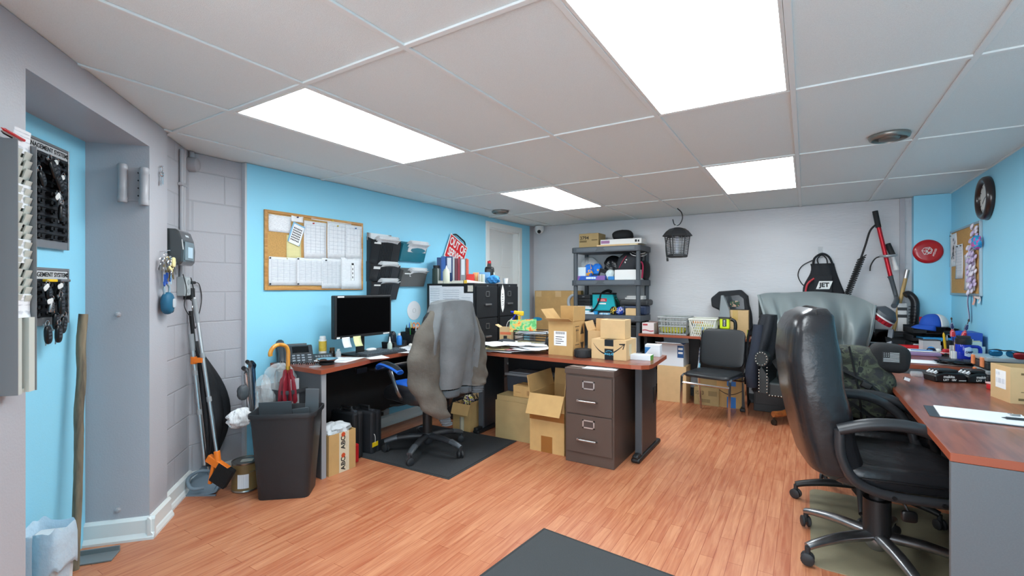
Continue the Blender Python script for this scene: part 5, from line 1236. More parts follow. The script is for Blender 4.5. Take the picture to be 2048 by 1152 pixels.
b = MB(); b.lathe([(0, .005), (.05, .005), (.052, 0), (.065, 0), (.072, .008), (.072, .058), (.065, .066), (.052, .066), (.05, .055), (0, .055)], 36); b.build('tyre', mat('tyre_black', '#2a2b2d', .6), t, smooth=True)
b = MB()
for i in range(36):
    a = i * pi / 18; b.box((.0725 * cos(a), .0725 * sin(a), .033), (.003, .005, .05), (0, 0, a))
b.build('tread', mat('tyre_black', '#2a2b2d', .6), t)
b = MB(); b.lathe([(.0, .056), (.045, .056), (.045, .062), (0, .06)], 24); b.build('centre_cap', mat('dark_grey_cap', '#55585c', .3), t, smooth=True)
t = cardboard_box('sealed delivery carton with printed curved arrow and black tape', (-1.31, 3.655, DZ), 0, .285, .25, .155, CARDL, False, tape=False)
b = MB(); b.bb((-.032, -.1262, 0), (.04, -.125, .1555)).bb((-.032, -.126, .155), (.04, .126, .1562)); tp2 = b.build('black_tape', mat('shiny_black_tape', '#1a1d22', .3), t)
cy_ = mat('tape_cyan', '#5bc3e8', .4); text('prime', .032, cy_, tp2, (.004, -.1267, .042), (Matrix.Rotation(pi / 2, 3, 'X') @ Matrix.Rotation(pi, 3, 'Z')).to_euler())
b = MB(); b.tube([(-.022 + .0052 * i, -.1268, .062 + .008 * sin(pi * i / 10)) for i in range(11)], .0016, 6, 0); b.build('cyan_arc', cy_, tp2)
b = MB(); b.bb((-.032, -.127, .085), (.04, -.1255, .105)); b.build('tape_gap', CARDL, tp2)
def smile(b, y):
    top = [(-.125 + .25 * i / 20, .125 - .075 * sin(pi * (i / 20) ** .85)) for i in range(21)]
    for i in range(20):
        w0, w1 = .004 + .009 * sin(pi * i / 20), .004 + .009 * sin(pi * (i + 1) / 20)
        p, q = top[i], top[i + 1]; b.quad((p[0], y, p[1]), (q[0], y, q[1]), (q[0], y, q[1] - w1), (p[0], y, p[1] - w0))
    b.prism([(.085, .128), (.135, .132), (.118, .085), (.112, .086), (.122, .118), (.086, .12)], y, y + .0006, 'xz')
b = MB(); smile(b, -.1258); b.build('curved_arrow', INK, t)
b = MB(); b.bb((.1425, -.06, .03), (.1432, .0, .12)); b.build('side_label', print_mat('barcode2', '#d8c7a2', '#3c3527', 20, 500, .7), t)
t = cardboard_box('small plain carton on top of the carton with the curved arrow', (-1.305, 3.68, DZ + .1565), .04, .2, .17, .15, CARDL, False, tape=False)
b = MB(); b.bb((-.07, -.02, .15), (.075, .035, .1506)); b.build('dark_slot', mat('slot_brown', '#5a4630', .7), t)
t = thing('small_carton', 'white carton with blue corner at the far right end of the desk', 'box', (-1.07, 3.93, DZ), .1)
b = MB(); b.bb((-.06, -.05, 0), (.06, .05, .095)); b.build('carton_body', mat('carton_white', '#dfe6ec', .45), t, bevel=.002)
b = MB(); b.prism([(-.06, .015), (-.06, .075), (-.012, .075)], -.0508, -.05, 'xz'); b.build('blue_corner', mat('carton_blue', '#2f79b8', .45), t)
t = thing('small_carton', 'flat white carton with green end near the rounded desk corner', 'box', (-1.10, 3.68, DZ), .05)
b = MB(); b.bb((-.085, -.05, 0), (.085, .05, .04)); b.build('carton_body', mat('carton_white', '#dfe6ec', .45), t, bevel=.002)
b = MB(); b.bb((.085, -.05, .001), (.0862, .05, .039)); b.build('green_end', mat('carton_green', '#5aa646', .45), t)
sheet(Vector((-1.17, 3.86, DZ + .001)), .15, .11, .2, 'small white sheet behind the flat white and green carton', PAPER)
# paper mess
mess = [(-2.44, 3.50, .2, 'leftmost white sheet of the paper mess on the desk'), (-2.36, 3.56, -.3, 'white form overlapping the leftmost sheet of the paper mess'), (-2.26, 3.47, .5, 'white sheet hanging near the desk front edge, left of centre'), (-2.3, 3.62, .1, 'big white printed form on the paper mess, before the wire tray'), (-2.16, 3.53, -.15, 'white sheet in the middle of the paper mess'), (-2.08, 3.60, .35, 'white invoice fanned out toward the open carton'), (-2.03, 3.50, .7, 'white sheet close to the lower left corner of the open carton'), (-2.12, 3.66, -.4, 'white printed sheet behind the fanned invoice'), (-1.98, 3.58, -.1, 'topmost white sheet touching the open carton'), (-2.42, 3.66, .6, 'pale sheet under the black glove on the desk')]
mess += [(-2.25, 3.72, .3, 'white sheet lifted against the front of the wire tray'), (-2.06, 3.70, -.6, 'white printed sheet curled up between the wire tray and the open carton'), (-2.2, 3.60, .8, 'white form lying askew on top of the paper mess'), (-2.34, 3.48, -.1, 'white sheet at the desk front edge under the pile, left part')]
for i, (x, y, r, lb) in enumerate(mess):
    sheet(Vector((x, y, DZ + .002 + .0045 * i)), .2, .26, r + 1.2, lb, (PRINT, PAPER, PRINT2)[i % 3], lift=.016)
for i, (x, y, c, lb) in enumerate(((-2.2, 3.58, '#a85d63', 'dusty pink folder between the white sheets'), (-2.33, 3.52, '#c9b98d', 'buff folder under the white forms'))):
    sheet(Vector((x, y - .02, DZ + .0235 + .0045 * i)), .22, .29, .9 - i * .5, lb, mat('folder_' + c.strip('#'), c, .7), None, .008, 'folder', 'folder')
blob('work_glove', 'black work glove with yellow stripe on the left of the paper mess', 'glove', (-2.50, 3.56, DZ + .03), (.12, .1, .06), mat('glove_black', '#24262b', .7), .15, 41)
blob('cloth', 'dark grey folded cloth behind the black glove', 'cloth', (-2.38, 3.72, DZ + .055), (.17, .1, .06), mat('cloth_dark', '#3a3d41', .9), .12, 42)
t = thing('letter_tray', 'black wire letter tray heaped with folders on the desk', 'letter tray', (-2.16, 3.87, DZ + .001), .05)
for z in (.035, .12):
    b = MB()
    for k in range(9): b.cyl((-.17 + .0425 * k, -.1, z), (-.17 + .0425 * k, .1, z), .0022, seg=6)
    b.tube([(-.17, -.1, z), (.17, -.1, z), (.17, .1, z), (-.17, .1, z)], .004, 6, 0, closed=True); b.tube([(-.17, -.1, z + .04), (.17, -.1, z + .04), (.17, .1, z + .04), (-.17, .1, z + .04)], .004, 6, 0, closed=True)
    for x, y in ((-.17, -.1), (.17, -.1), (.17, .1), (-.17, .1)): b.cyl((x, y, 0 if z < .1 else .075), (x, y, z + .04), .0035, seg=6)
    b.build('tray_level', BLACKS, t)
for i, (c, lb) in enumerate((('#b9b48f', 'olive buff folder in the lower level of the wire tray'), ('#d6cfa8', 'cream folder lying on the lower level of the wire tray'), ('#dfe2e6', 'white sheet topping the upper level of the wire tray'), ('#cfd6dc', 'pale grey brochure in the upper level of the wire tray'))):
    sheet(Vector((-2.17 + .01 * i, 3.86, DZ + (.045 + .008 * i if i < 2 else .128 + .006 * i))), .24 + .02 * i, .17, .1 * i, lb, mat('tray_' + c.strip('#'), c, .7), None, .012, 'folder', 'folder', .004)
t = thing('painted_card', 'long green and orange floral card propped on the wire tray', 'card', (-2.27, 3.84, DZ + .15), .25, rot=(-.3, -.06, .3))
b = MB(); b.bb((-.13, -.002, 0), (.13, .002, .115)); b.build('card_sheet', camo_mat('floral', ['#5fb36a', '#8fc98a', '#e6b45a', '#e07b3c'], 22), t)
t = cardboard_box('little open carton of cords at the back left of the paper mess', (-2.475, 3.88, DZ), .3, .12, .1, .18, CARDL, True, (('l', .05, 60),), tape=False)
b = MB(); b.bb((-.055, -.0508, .11), (.055, -.05, .135)); b.build('orange_band', mat('band_orange', '#e0744a', .5), t); b = MB(); b.bb((-.02, -.0512, .03), (.015, -.05, .1)); b.build('printing', INK, t)
b = MB(); b.tube([(-.02, 0, .1), (0, .01, .22), (.05, .02, .25), (.1, .02, .2)], .003, 6, 6); b.tube([(.02, .01, .12), (.04, 0, .24), (.06, .01, .27)], .003, 6, 6); tag(b.build('loose_cord', WHITEP, loc=(-2.475, 3.88, DZ), smooth=True), 'white cord looping out of the little open carton', 'cord')
t = thing('spray_bottle', 'spray bottle with yellow neck and blue trigger on the desk', 'spray bottle', (-2.385, 3.965, DZ), radians(200))
b = MB(); b.sell((0, 0, .1), (.085, .06, .2), (.6, .5), f=lambda p: (p.x * (1 - .35 * max(0, p.z / .1)), p.y * (1 - .3 * max(0, p.z / .1)), p.z)); b.build('bottle_body', WHITEP, t, smooth=True)
b = MB(); b.lathe([(0, .19), (.016, .19), (.018, .2), (.018, .215), (.014, .22), (0, .22)], 14); b.build('collar', BLUEP, t, smooth=True)
b = MB(); b.tube([(0, 0, .21), (0, 0, .29)], .012, 10, 0); b.box((.01, 0, .315), (.09, .028, .035), (0, -.15, 0)); b.box((-.025, 0, .31), (.04, .03, .045)); b.build('spray_head', YELLOW, t, bevel=.008)
b = MB(); b.tube([(.035, 0, .3), (.055, 0, .27), (.06, 0, .23)], [.008, .007, .005], 8, 4); b.cyl((.05, 0, .322), (.085, 0, .325), .012, .009); b.build('trigger', mat('trigger_blue', '#2438b8', .4), t, smooth=True)
t = thing('headphones', 'black ribbed ear muffs standing behind the open carton', 'headphones', (-1.96, 3.80, DZ), .2)
for i in range(5):
    b = MB(); b.tube([(-.03 + .014 * i, .045 * cos(a), .058 + .052 * sin(a)) for a in [k * pi / 6 for k in range(12)]], .008, 8, 2, closed=True); b.build('rib', mat('muff_black', '#26282b', .4), t, smooth=True)
# ================================================================ back wall: shelving, hung things, back table
SM = mat('resin_grey', '#4b5157', .5, bump=.05, bscale=200)
SX0, SX1, SYF, SYB = -2.585, -1.675, 5.60, 6.05
t = thing('shelving_unit', 'dark grey plastic five-tier shelving unit against the grey back wall', 'shelves', ((SX0 + SX1) / 2, (SYF + SYB) / 2, 0))
w, d = (SX1 - SX0) / 2, (SYB - SYF) / 2; TIER = (.12, .55, .985, 1.42, 1.84)
for z in TIER:
    b = MB(); ri = [(x, y) for x, y in rrect(2 * w, 2 * d, .04)]; inn = [(x, y) for x, y in rrect(2 * w - .012, 2 * d - .012, .036)]
    b.loft([[(x, y, z - .07) for x, y in inn], [(x, y, z - .068) for x, y in ri], [(x, y, z - .004) for x, y in ri], [(x, y, z) for x, y in inn]]); sh = b.build('shelf', SM, t, bevel=.003)
    b = MB(); b.prism([(-.38, z - .055), (-.12, z - .055), (-.09, z - .02), (-.12, z - .012), (-.38, z - .012)], -d - .004, -d, 'xz').prism([(.02, z - .055), (.38, z - .055), (.38, z - .012), (.0, z - .012), (-.02, z - .03)], -d - .004, -d, 'xz'); b.build('front_relief', mat('resin_light', '#5a6168', .45), sh, bevel=.002)
for x in (-1, 1):
    for y in (-1, 1):
        b = MB()
        for a, c in zip((0,) + TIER[:-1], TIER): b.cyl((x * (w - .045), y * (d - .045), a), (x * (w - .045), y * (d - .045), c - .069), .027, seg=16)
        b.build('post', SM, t, smooth=True)
def sx(u, y=5.66): return on_y(u, 576, y).x
def item(name, label, cat, u0, u1, y, z, dd, h, c, rz=0, bev=.004, m=None, rough=.5):
    x0, x1 = sx(u0, y), sx(u1, y); t = thing(name, label, cat, ((x0 + x1) / 2, y + dd / 2, z), rz); W = x1 - x0
    b = MB(); b.bb((-W / 2, -dd / 2, 0), (W / 2, dd / 2, h)); b.build('body', m or mat('it_' + c.strip('#'), c, rough), t, bevel=bev); t['w'] = W; t['d'] = dd; return t
T5, T4, T3, T2 = 1.8405, 1.4205, .9855, .5505
t = item('cardboard_box', 'tan carton numbered 3794 on the top shelf', 'box', 1158, 1197, 5.70, T5, .25, .185, '#b39a6b', m=CARDD); W = t['w']
text('3794', .062, INK, t, (-W * .22, -.1262, .125), FRONT, bold=.001)
b = MB(); b.bb((-W * .46, -.1262, .07), (-W * .1, -.1255, .095)).bb((W * .15, -.1262, .09), (W * .45, -.1255, .105)); b.build('printing', mat('faded_print', '#75623f', .7), t)
b = MB(); b.bb((-.02, -.1262, .01), (W * .48, -.1255, .055)); b.build('symbol_row', print_mat('symbols', '#a98f60', '#4a3c22', 120, 20, .9), t)
b = MB(); b.bb((-.03, -.125, .185), (.03, .125, .1857)); b.build('tape_strip', TAPE, t)
t = thing('cardboard_slab', 'flat tan cardboard package under the white carton on the top shelf', 'package', (-1.95, 5.80, T5), .03)
b = MB(); b.bb((-.3, -.16, 0), (.22, .14, .022)); b.build('slab', CARDL, t, bevel=.003); b = MB(); b.bb((.12, -.161, .003), (.2, .14, .0235)); b.build('tape_strip', mat('clear_tape', '#d8c9a4', .2), t)
t = thing('long_carton', 'long flat white carton lying across the top shelf', 'box', (-1.945, 5.80, T5 + .0235), .02)
b = MB(); b.bb((-.27, -.12, 0), (.25, .12, .065)); b.build('carton_body', mat('carton_offwhite', '#dddcd9', .5), t, bevel=.002)
b = MB(); b.bb((-.262, -.121, .015), (-.15, -.12, .052)); b.build('product_label', print_mat('label_purple', '#9a6f96', '#2c2337', 40, 30, .9), t)
b = MB(); b.bb((.17, -.121, .02), (.195, -.12, .05)).bb((.205, -.121, .02), (.225, -.12, .045)); b.build('printing', INK, t)
blob('beanie_bag', 'black pouch with a small white tick mark on the white carton', 'pouch', (-1.97, 5.82, T5 + .145), (.26, .2, .14), mat('black_cloth', '#17181b', .8), .04, 51)
# tier 4
t = item('box', 'white and blue printed box at the left on the second shelf from the top', 'box', 1154, 1171, 5.70, T4, .12, .17, '#d6e2e8', m=print_mat('cyan_box', '#d6e4ea', '#3f9cc0', 30, 40, .9))
t = item('long_carton', 'long blue and purple carton along the front of the second shelf', 'box', 1153, 1210, 5.645, T4, .06, .055, '#2c5db8', m=None)
b = MB(); W = t['w']; b.prism([(-W / 2, .0), (-W / 2 + .03, .0), (-W / 2 + .06, .055), (-W / 2, .055)], -.0312, -.0302, 'xz').prism([(W / 2 - .13, 0), (W / 2, 0), (W / 2, .055), (W / 2 - .1, .055)], -.0312, -.0302, 'xz'); b.build('purple_band', mat('purple_print', '#7d5a9c', .5), t)
b = MB(); b.bb((-.06, -.0314, .015), (.07, -.0305, .04)); b.build('product_label', print_mat('foil_label', '#cfe0f0', '#1c3f8c', 30, 20, .8), t)
blob('plastic_bag', 'clear rounded plastic bag behind the blue packs on the second shelf', 'plastic bag', (sx(1178, 5.86), 5.88, T4 + .16), (.24, .16, .3), BAG, .08, 52)
blob('shop_towel_pack', 'bright blue wrapped pack with orange spots, left of two', 'pack', (sx(1180, 5.8), 5.78, T4 + .125), (.12, .12, .17), camo_mat('blue_pack', ['#1c6fce', '#1c6fce', '#e8a233', '#2a86e0'], 9), .08, 53)
blob('shop_towel_pack', 'bright blue wrapped pack with orange spots, right of two', 'pack', (sx(1195, 5.8), 5.80, T4 + .14), (.12, .12, .15), camo_mat('blue_pack2', ['#1c6fce', '#1c6fce', '#2a86e0', '#e8a233'], 9), .08, 54)
t = thing('tool_box_set', 'tilted black boxed kit in the middle of the second shelf', 'box', (sx(1206, 5.76), 5.76, T4 + .062), 0, None, rot=(0, .3, 0))
b = MB(); b.bb((-.055, -.03, -.06), (.055, .03, .08)); b.build('body', BLACKS, t, bevel=.003); b = MB(); b.bb((-.03, -.031, -.02), (.035, -.0302, .03)); b.build('picture', print_mat('kit_pic', '#6d7278', '#15161a', 40, 60, .9), t)
blob('rag', 'pale crumpled rag beside the white box on the second shelf', 'rag', (sx(1221, 5.74), 5.74, T4 + .065), (.11, .1, .13), mat('pale_rag', '#c5d3d3', .8), .12, 55)
item('box', 'small blue box in front of the pale rag', 'box', 1216, 1228, 5.65, T4, .04, .045, '#2c79b8')
item('cardboard_box', 'plain white box on the second shelf from the top', 'box', 1229, 1279, 5.66, T4, .2, .125, '#dcdcda')
blob('rubbish_bag', 'shiny black rubbish bag behind the white box', 'bag', (sx(1226, 5.86), 5.87, T4 + .16), (.22, .2, .3), mat('black_film', '#121316', .22, bump=.8, bscale=30), .14, 56)
t = thing('backpack', 'grey-black backpack with reflective trim on the white box', 'backpack', (sx(1256, 5.8), 5.82, T4 + .13))
b = MB(); b.sell((0, .03, .09), (.3, .22, .26), (.7, .7), f=lambda p: (p.x + .04 * p.z / .13, p.y, p.z * (1 + .3 * p.x))); b.build('pack_body', mat('pack_charcoal', '#2b2d32', .75, bump=.2, bscale=60), t, smooth=True)
b = MB(); b.tube([(-.1, -.07, .02), (-.05, -.085, .1), (0, -.08, .17)], .005, 6, 4); b.build('red_piping', mat('piping_red', '#9c2b44', .6), t, smooth=True)
b = MB(); b.sell((.0, -.085, .12), (.02, .006, .012)); b.sell((-.015, -.085, .09), (.014, .006, .02)); b.build('reflector', WHITEP, t, smooth=True)
t = thing('tube_frame', 'bent grey metal tube frame under the top shelf', 'frame', (sx(1275, 5.72), 5.72, T4 + .27))
b = MB(); b.tube([(-.09, 0, .06), (-.05, 0, .03), (.06, 0, .02), (.1, .05, .05)], .008, 8, 4); b.tube([(-.08, .04, .075), (.0, .04, .05), (.08, .06, .06)], .008, 8, 4); b.build('tube', STEEL, t, smooth=True)
t = thing('sling_bag', 'black bag with hot pink strap at the right end of the second shelf', 'bag', (SX1 - .045 + .02, 5.86, T4 + .12))
b = MB(); b.sell((-.01, .02, 0), (.1, .26, .24), (.6, .7)); b.build('bag_body', mat('black_cloth', '#17181b', .8), t, smooth=True)
b = MB(); b.tube([(-.03, -.13, -.1), (-.04, -.135, .05), (-.015, -.13, .1), (.01, -.125, .05), (.0, -.125, -.1)], .016, 8, 4, flat=.5); b.build('strap', mat('hot_pink', '#d33d68', .6), t, smooth=True)
# tier 3
for i, (h, lb) in enumerate(((.045, 'lowest'), (.045, 'middle'), (.05, 'topmost'))):
    t = item('tool_case', 'black flat plastic case, %s of the stack of three on the third shelf' % lb, 'case', 1153, 1180, 5.68, T3 + .105 + .046 * i, .2, h - .001, '#1b1d20', bev=.006)
    b = MB(); b.bb((-.01, -.104, h * .35), (.02, -.1, h * .65)); b.build('latch', STEEL if i == 2 else BLACKP, t)
for i, (c, lb) in enumerate((('#dfe3e4', 'white'), ('#2f8f96', 'teal'), ('#e4e6e6', 'white spiral'), ('#d2d8da', 'pale grey'))):
    item('booklet', '%s booklet in the stack under the black cases, number %s from below' % (lb, ('one', 'two', 'three', 'four')[i]), 'booklet', 1153, 1178 + 2 * i % 5, 5.675, T3 + .024 + .02 * i, .2, .0192, c, bev=.001)
item('wipes_pack', 'long flat white and blue pack at the front of the third shelf', 'pack', 1154, 1188, 5.63, T3, .12, .022, '#cfe0ea', m=print_mat('wipes', '#d4e4ee', '#2d83c4', 14, 30, .9))
item('wipes_pack', 'second flat pale blue pack at the front of the third shelf', 'pack', 1198, 1219, 5.63, T3, .1, .02, '#b8d5e4', m=print_mat('wipes2', '#c4dcea', '#5aa3d0', 20, 60, .9))
b = MB(); b.lathe([(0, 0), (.03, 0), (.03, .04), (0, .041)], 16); tag(b.build('blue_roll', mat('roll_blue', '#1f8cc8', .4), smooth=True, loc=(sx(1191, 5.66), 5.668, T3)), 'small bright blue roll between the two flat packs', 'tape roll')
t = thing('tool_bag', 'teal tool bag with black trim and shoulder strap on the third shelf', 'tool bag', (sx(1210, 5.84), 5.86, T3 + .001), .12)
tl = mat('bag_teal', '#15a3ad', .7, bump=.2, bscale=90)
b = MB(); b.prism([(-.14, .05), (.13, .05), (.105, .27), (-.165, .27)][0:0] or [(-.15, .04), (.16, .04), (.12, .25), (-.15, .26)], -.1, .1, 'xz'); b.build('bag_body', tl, t, bevel=.012)
b = MB(); b.bb((-.152, -.105, 0), (.162, .105, .042)); b.build('bag_base', mat('bag_black', '#1a1b1e', .8), t, bevel=.008)
b = MB(); b.bb((-.154, -.104, .25), (.124, .104, .27)); b.build('top_trim', mat('bag_black', '#1a1b1e', .8), t, bevel=.006)
b = MB(); b.bb((-.08, -.1025, .16), (.04, -.1, .2)); bd = b.build('badge', mat('badge_red', '#c9252f', .5), t); text('Makita', .03, WHITEP, bd, (-.02, -.103, .18), FRONT)
b = MB(); b.bb((-.07, -.1025, .125), (.03, -.1, .142)); b.build('badge_line', WHITEP, t)
b = MB(); b.tube([(-.16, -.11, .03), (-.1, -.125, .08), (-.05, -.12, .18), (-.03, -.1, .26), (.03, -.02, .30), (.08, .0, .28)], .02, 8, 5, flat=.35); b.build('shoulder_strap', mat('bag_black', '#1a1b1e', .8), t, smooth=True)
b = MB(); b.prism([(.125, .06), (.158, .06), (.13, .22), (.118, .22)], -.08, .08, 'xz'); b.tube([(.15, -.05, .2), (.17, 0, .15), (.165, .06, .1)], .012, 8, 4); b.build('side_pocket', mat('bag_green', '#256a62', .8), t)
for i, (u, c, lb) in enumerate(((1228, '#1a1b1e', 'black and yellow work glove bundle on the third shelf front'), (1240, '#2843a0', 'royal blue rolled rag on the third shelf front'))):
    blob('glove_bundle' if i == 0 else 'rag', lb, 'gloves' if i == 0 else 'rag', (sx(u, 5.69), 5.69, T3 + .05), (.09, .08, .1), camo_mat('mix%d' % i, [c, c, '#d8c23c' if i == 0 else '#c9d3ec', '#c23c2c'], 24), .18, 60 + i)
item('cardboard_box', 'tan open-topped carton at the right front of the third shelf', 'box', 1251, 1275, 5.645, T3, .12, .085, '#c9a877', m=CARDL)
item('cloth', 'folded navy cloth behind the tan carton on the third shelf', 'cloth', 1247, 1292, 5.80, T3 + .0, .2, .115, '#2c3b58', bev=.02)
item('cloth', 'folded charcoal cloth on the navy one on the third shelf', 'cloth', 1238, 1296, 5.78, T3 + .116, .24, .075, '#3a3b3e', bev=.025)
for i in range(2): item('paper_bundle', '%s white folded paper on the charcoal cloth' % ('lower', 'upper')[i], 'papers', 1250 + 3 * i, 1286, 5.80, T3 + .192 + .024 * i, .14, .022, '#dcdcda', rz=.06 * i, bev=.003)
t = thing('vise_handle', 'grey curved handle with steel collar sticking out left of the third shelf', 'handle', (SX0 - .03, 5.70, T3 + .02))
b = MB(); b.tube([(.06, 0, .21), (.0, 0, .215), (-.045, 0, .17), (-.05, 0, .1), (-.02, 0, .03)], [.012, .02, .022, .022, .018], 12, 5); b.build('grip', mat('grip_silver', '#9fa5a9', .4), t, smooth=True)
b = MB(); b.cyl((-.02, 0, .03), (.02, 0, .0), .02); b.build('collar', STEEL, t, smooth=True)
# lower tiers
t = item('tote', 'black storage tote on the second shelf from the floor', 'tote', 1182, 1272, 5.66, T2, .34, .3, '#1d1f22', bev=.02)
b = MB(); W = t['w']; b.bb((-W / 2 - .01, -.18, .29), (W / 2 + .01, .18, .315)); b.build('lid', BLACKP, t, bevel=.008)
item('paper_ream', 'white printed carton at the right of the lower shelf', 'box', 1256, 1273, 5.62, T2 + .0, .035, .17, '#cfd2d6', m=PRINT2)
# flat carton behind the shelves
t = thing('flat_carton', 'large flat cardboard carton standing against the back wall left of the shelves', 'box', (-2.95, YB - .02, 0), 0, None, rot=(.03, 0, 0))
b = MB(); b.bb((-.36, -.11, 0), (.36, -.03, 1.285)); b.build('carton_body', CARD, t, bevel=.004)
for x in (-.34, -.03, .22):
    b = MB(); b.bb((x, -.111, 1.2), (x + .09, -.1098, 1.28)); b.build('tape_strip', CARDL, t)
b = MB(); b.lathe([(0, 0), (.075, 0), (.075, .001), (0, .001)], 24, (0, 0, 0)); o_ = b.build('blue_mark', mat('mark_blue', '#2f97c9', .5), t, loc=(-.32, -.1105, .88), rot=(pi / 2, 0, 0)); o_.scale = (1, .35, 1)
# camera, ceiling fittings
t = thing('security_camera', 'small white dome security camera in the back left corner', 'camera', (-3.27, 6.0, 2.13))
b = MB(); b.lathe([(0, .085), (.06, .085), (.066, .07), (.064, .02), (.05, -.01), (.03, -.025), (0, -.03)], 24); b.build('dome', WHITEP, t, smooth=True)
b = MB(); b.sell((.02, -.045, -.0), (.055, .05, .055), (1, 1)); b.build('lens', BLACKS, t, smooth=True)
for x, y, lb in ((-3.04, 4.62, 'round metal vent on the ceiling above the white door'), (.416, 3.533, 'round metal vent on the ceiling at the right, cobwebbed and dull')):
    t = thing('ceiling_vent', lb, 'vent', (x, y, CEIL))
    b = MB(); b.lathe([(.1, .0), (.102, -.004), (.095, -.022), (.085, -.026), (.08, -.012), (.08, .0)], 36); b.build('rim', mat('vent_metal', '#8e8d88', .35, .7), t, smooth=True)
    b = MB(); b.lathe([(0, -.03), (.04, -.03), (.05, -.024), (.052, -.015), (0, -.012)], 28); b.lathe([(0, -.002), (.08, -.002), (.08, .0), (0, .0)], 28); b.build('disc_plate', mat('vent_inner', '#77756f', .4, .6), t, smooth=True)
    for k in range(3):
        b = MB(); a = k * 2 * pi / 3; b.box((.065 * cos(a), .065 * sin(a), -.012), (.05, .008, .006), (0, 0, a)); b.build('strut', mat('vent_metal', '#8e8d88', .35, .7), t)
# insect zapper on a hook
Z0 = Vector((-1.235, 5.52, 0))
t = thing('ceiling_hook', 'black wire hook hanging from the ceiling grid', 'hook', (-1.235, 5.52, CEIL))
b = MB(); b.tube([(-.0, 0, 0), (.045, 0, -.05), (.055, 0, -.12), (.02, 0, -.185), (-.03, 0, -.18), (-.05, 0, -.12)], .0055, 8, 6); b.build('hook', BLACKS, t, smooth=True)
t = thing('insect_zapper', 'black lantern-shaped insect zapper hanging from the ceiling hook', 'insect zapper', (-1.235, 5.52, 1.675), .35)
zb = mat('zapper_black', '#2a2c2f', .5)
def sq(r, z, n=6): return [(r * cos(2 * pi * k / n), r * sin(2 * pi * k / n), z) for k in range(n)]
b = MB(); b.loft([sq(.03, .33), sq(.085, .315), sq(.125, .285), sq(.165, .235), sq(.16, .228), sq(.05, .245)]); b.build('roof', zb, t, bevel=.004)
b = MB(); b.loft([sq(.098, -.01), sq(.112, .0), sq(.112, .022), sq(.09, .03)]); b.build('base', zb, t, bevel=.003)
for k in range(6):
    a = 2 * pi * k / 6; b = MB(); b.tube([(.108 * cos(a), .108 * sin(a), .02), (.135 * cos(a), .135 * sin(a), .235)], .006, 6, 0); b.build('corner_bar', zb, t)
for r in range(11):
    z = .04 + .0185 * r; R_ = .108 + .027 * (z - .02) / .215; b = MB(); b.tube(sq(R_, z), .0028, 5, 0, closed=True); b.build('cage_ring', zb, t)
b = MB(); b.cyl((0, 0, .03), (0, 0, .23), .02); b.build('lamp_tube', mat('lamp_tube', '#d8dde6', .3), t, smooth=True)
b = MB()
for k in range(8): a = 2 * pi * k / 8 + .2; b.cyl((.05 * cos(a), .05 * sin(a), .03), (.05 * cos(a), .05 * sin(a), .23), .003, seg=6)
b.build('killing_grid', STEEL, t)
b = MB(); b.tube([(.016 * cos(a), 0, .345 + .018 * sin(a)) for a in [k * pi / 6 for k in range(12)]], .003, 6, 2, closed=True); b.build('hanging_ring', STEEL, t, smooth=True)
b = MB(); b.tube([(-.1, -.05, .24), (-.13, -.06, .14), (-.125, -.06, .02), (-.115, -.06, -.02)], .006, 6, 5); b.cyl((-.115, -.06, -.02), (-.112, -.06, -.055), .012); b.build('power_cord', RUBBER, t, smooth=True)
# apron bag, hook
t = thing('wall_hook', 'clear stick-on hook above the black bag', 'hook', on_y(1641, 505, YB))
b = MB(); b.bb((-.022, -.006, -.06), (.022, 0, .06)); b.tube([(0, -.006, -.03), (0, -.03, -.05), (0, -.035, -.02)], .006, 8, 4); b.build('hook', CLEAR, t, bevel=.002)
t = thing('drawstring_bag', 'black bag with JET patch hanging on the back wall', 'bag', on_y(1648, 568, YB - .005))
bn = mat('black_canvas', '#25272b', .85, bump=.3, bscale=70)
out = [(-.2, -.3), (-.16, .0), (-.13, .1), (-.145, .17), (-.12, .25), (.08, .27), (.1, .2), (.12, .1), (.14, -.02), (.25, -.3)]
b = MB(); b.grid(lambda u, v: (lambda zz: ((-.13 - .12 * (1 - v) ** 1.5 + .02 * sin(9 * v)) * (1 - u) + (.09 + .17 * (1 - v) ** 1.3) * u, -.018 - .055 * sin(pi * min(max(u, .0), 1)) * (1 - .4 * v) - .008 * sin(14 * u + 5 * v), -.3 + .52 * v))(0), 20, 16); b.build('bag_body', bn, t, smooth=True, solid=.012)
b = MB(); b.tube([(-.1, -.03, .21), (-.085, -.04, .28), (-.02, -.045, .325), (.04, -.045, .29), (.075, -.035, .21)], .018, 8, 5, flat=.6); b.tube([(-.05, -.035, .21), (-.06, -.04, .27), (-.02, -.05, .31), (.02, -.04, .27), (.03, -.035, .21)], .006, 6, 5); b.build('strap', bn, t, smooth=True)
b = MB(); b.prism([(-.09, -.2), (.07, -.2), (.07, .09), (-.09, .09)], -.092, -.078, 'xz'); b.build('front_pocket', bn, t, bevel=.006)
b = MB(); b.prism([(-.075, -.055), (.045, -.055), (.075, .03), (-.045, .03)], -.0955, -.0925, 'xz'); pt_ = b.build('patch', WHITEP, t, bevel=.004); text('JET', .062, INK, pt_, (.0, -.0965, -.012), FRONT, bold=.003)
b = MB(); b.tube([(-.09, -.085, .06), (-.15, -.08, .0), (-.17, -.075, -.1), (-.175, -.07, -.2)], .01, 8, 5); b.build('red_edge', mat('edge_red', '#c0353f', .5), t, smooth=True)
b = MB(); b.tube([(-.08, -.02, .27), (-.2, -.01, .2), (-.24, -.01, .1), (-.2, -.01, .0), (-.14, -.02, -.04)], .005, 6, 6); b.build('drawstring', RUBBER, t, smooth=True)
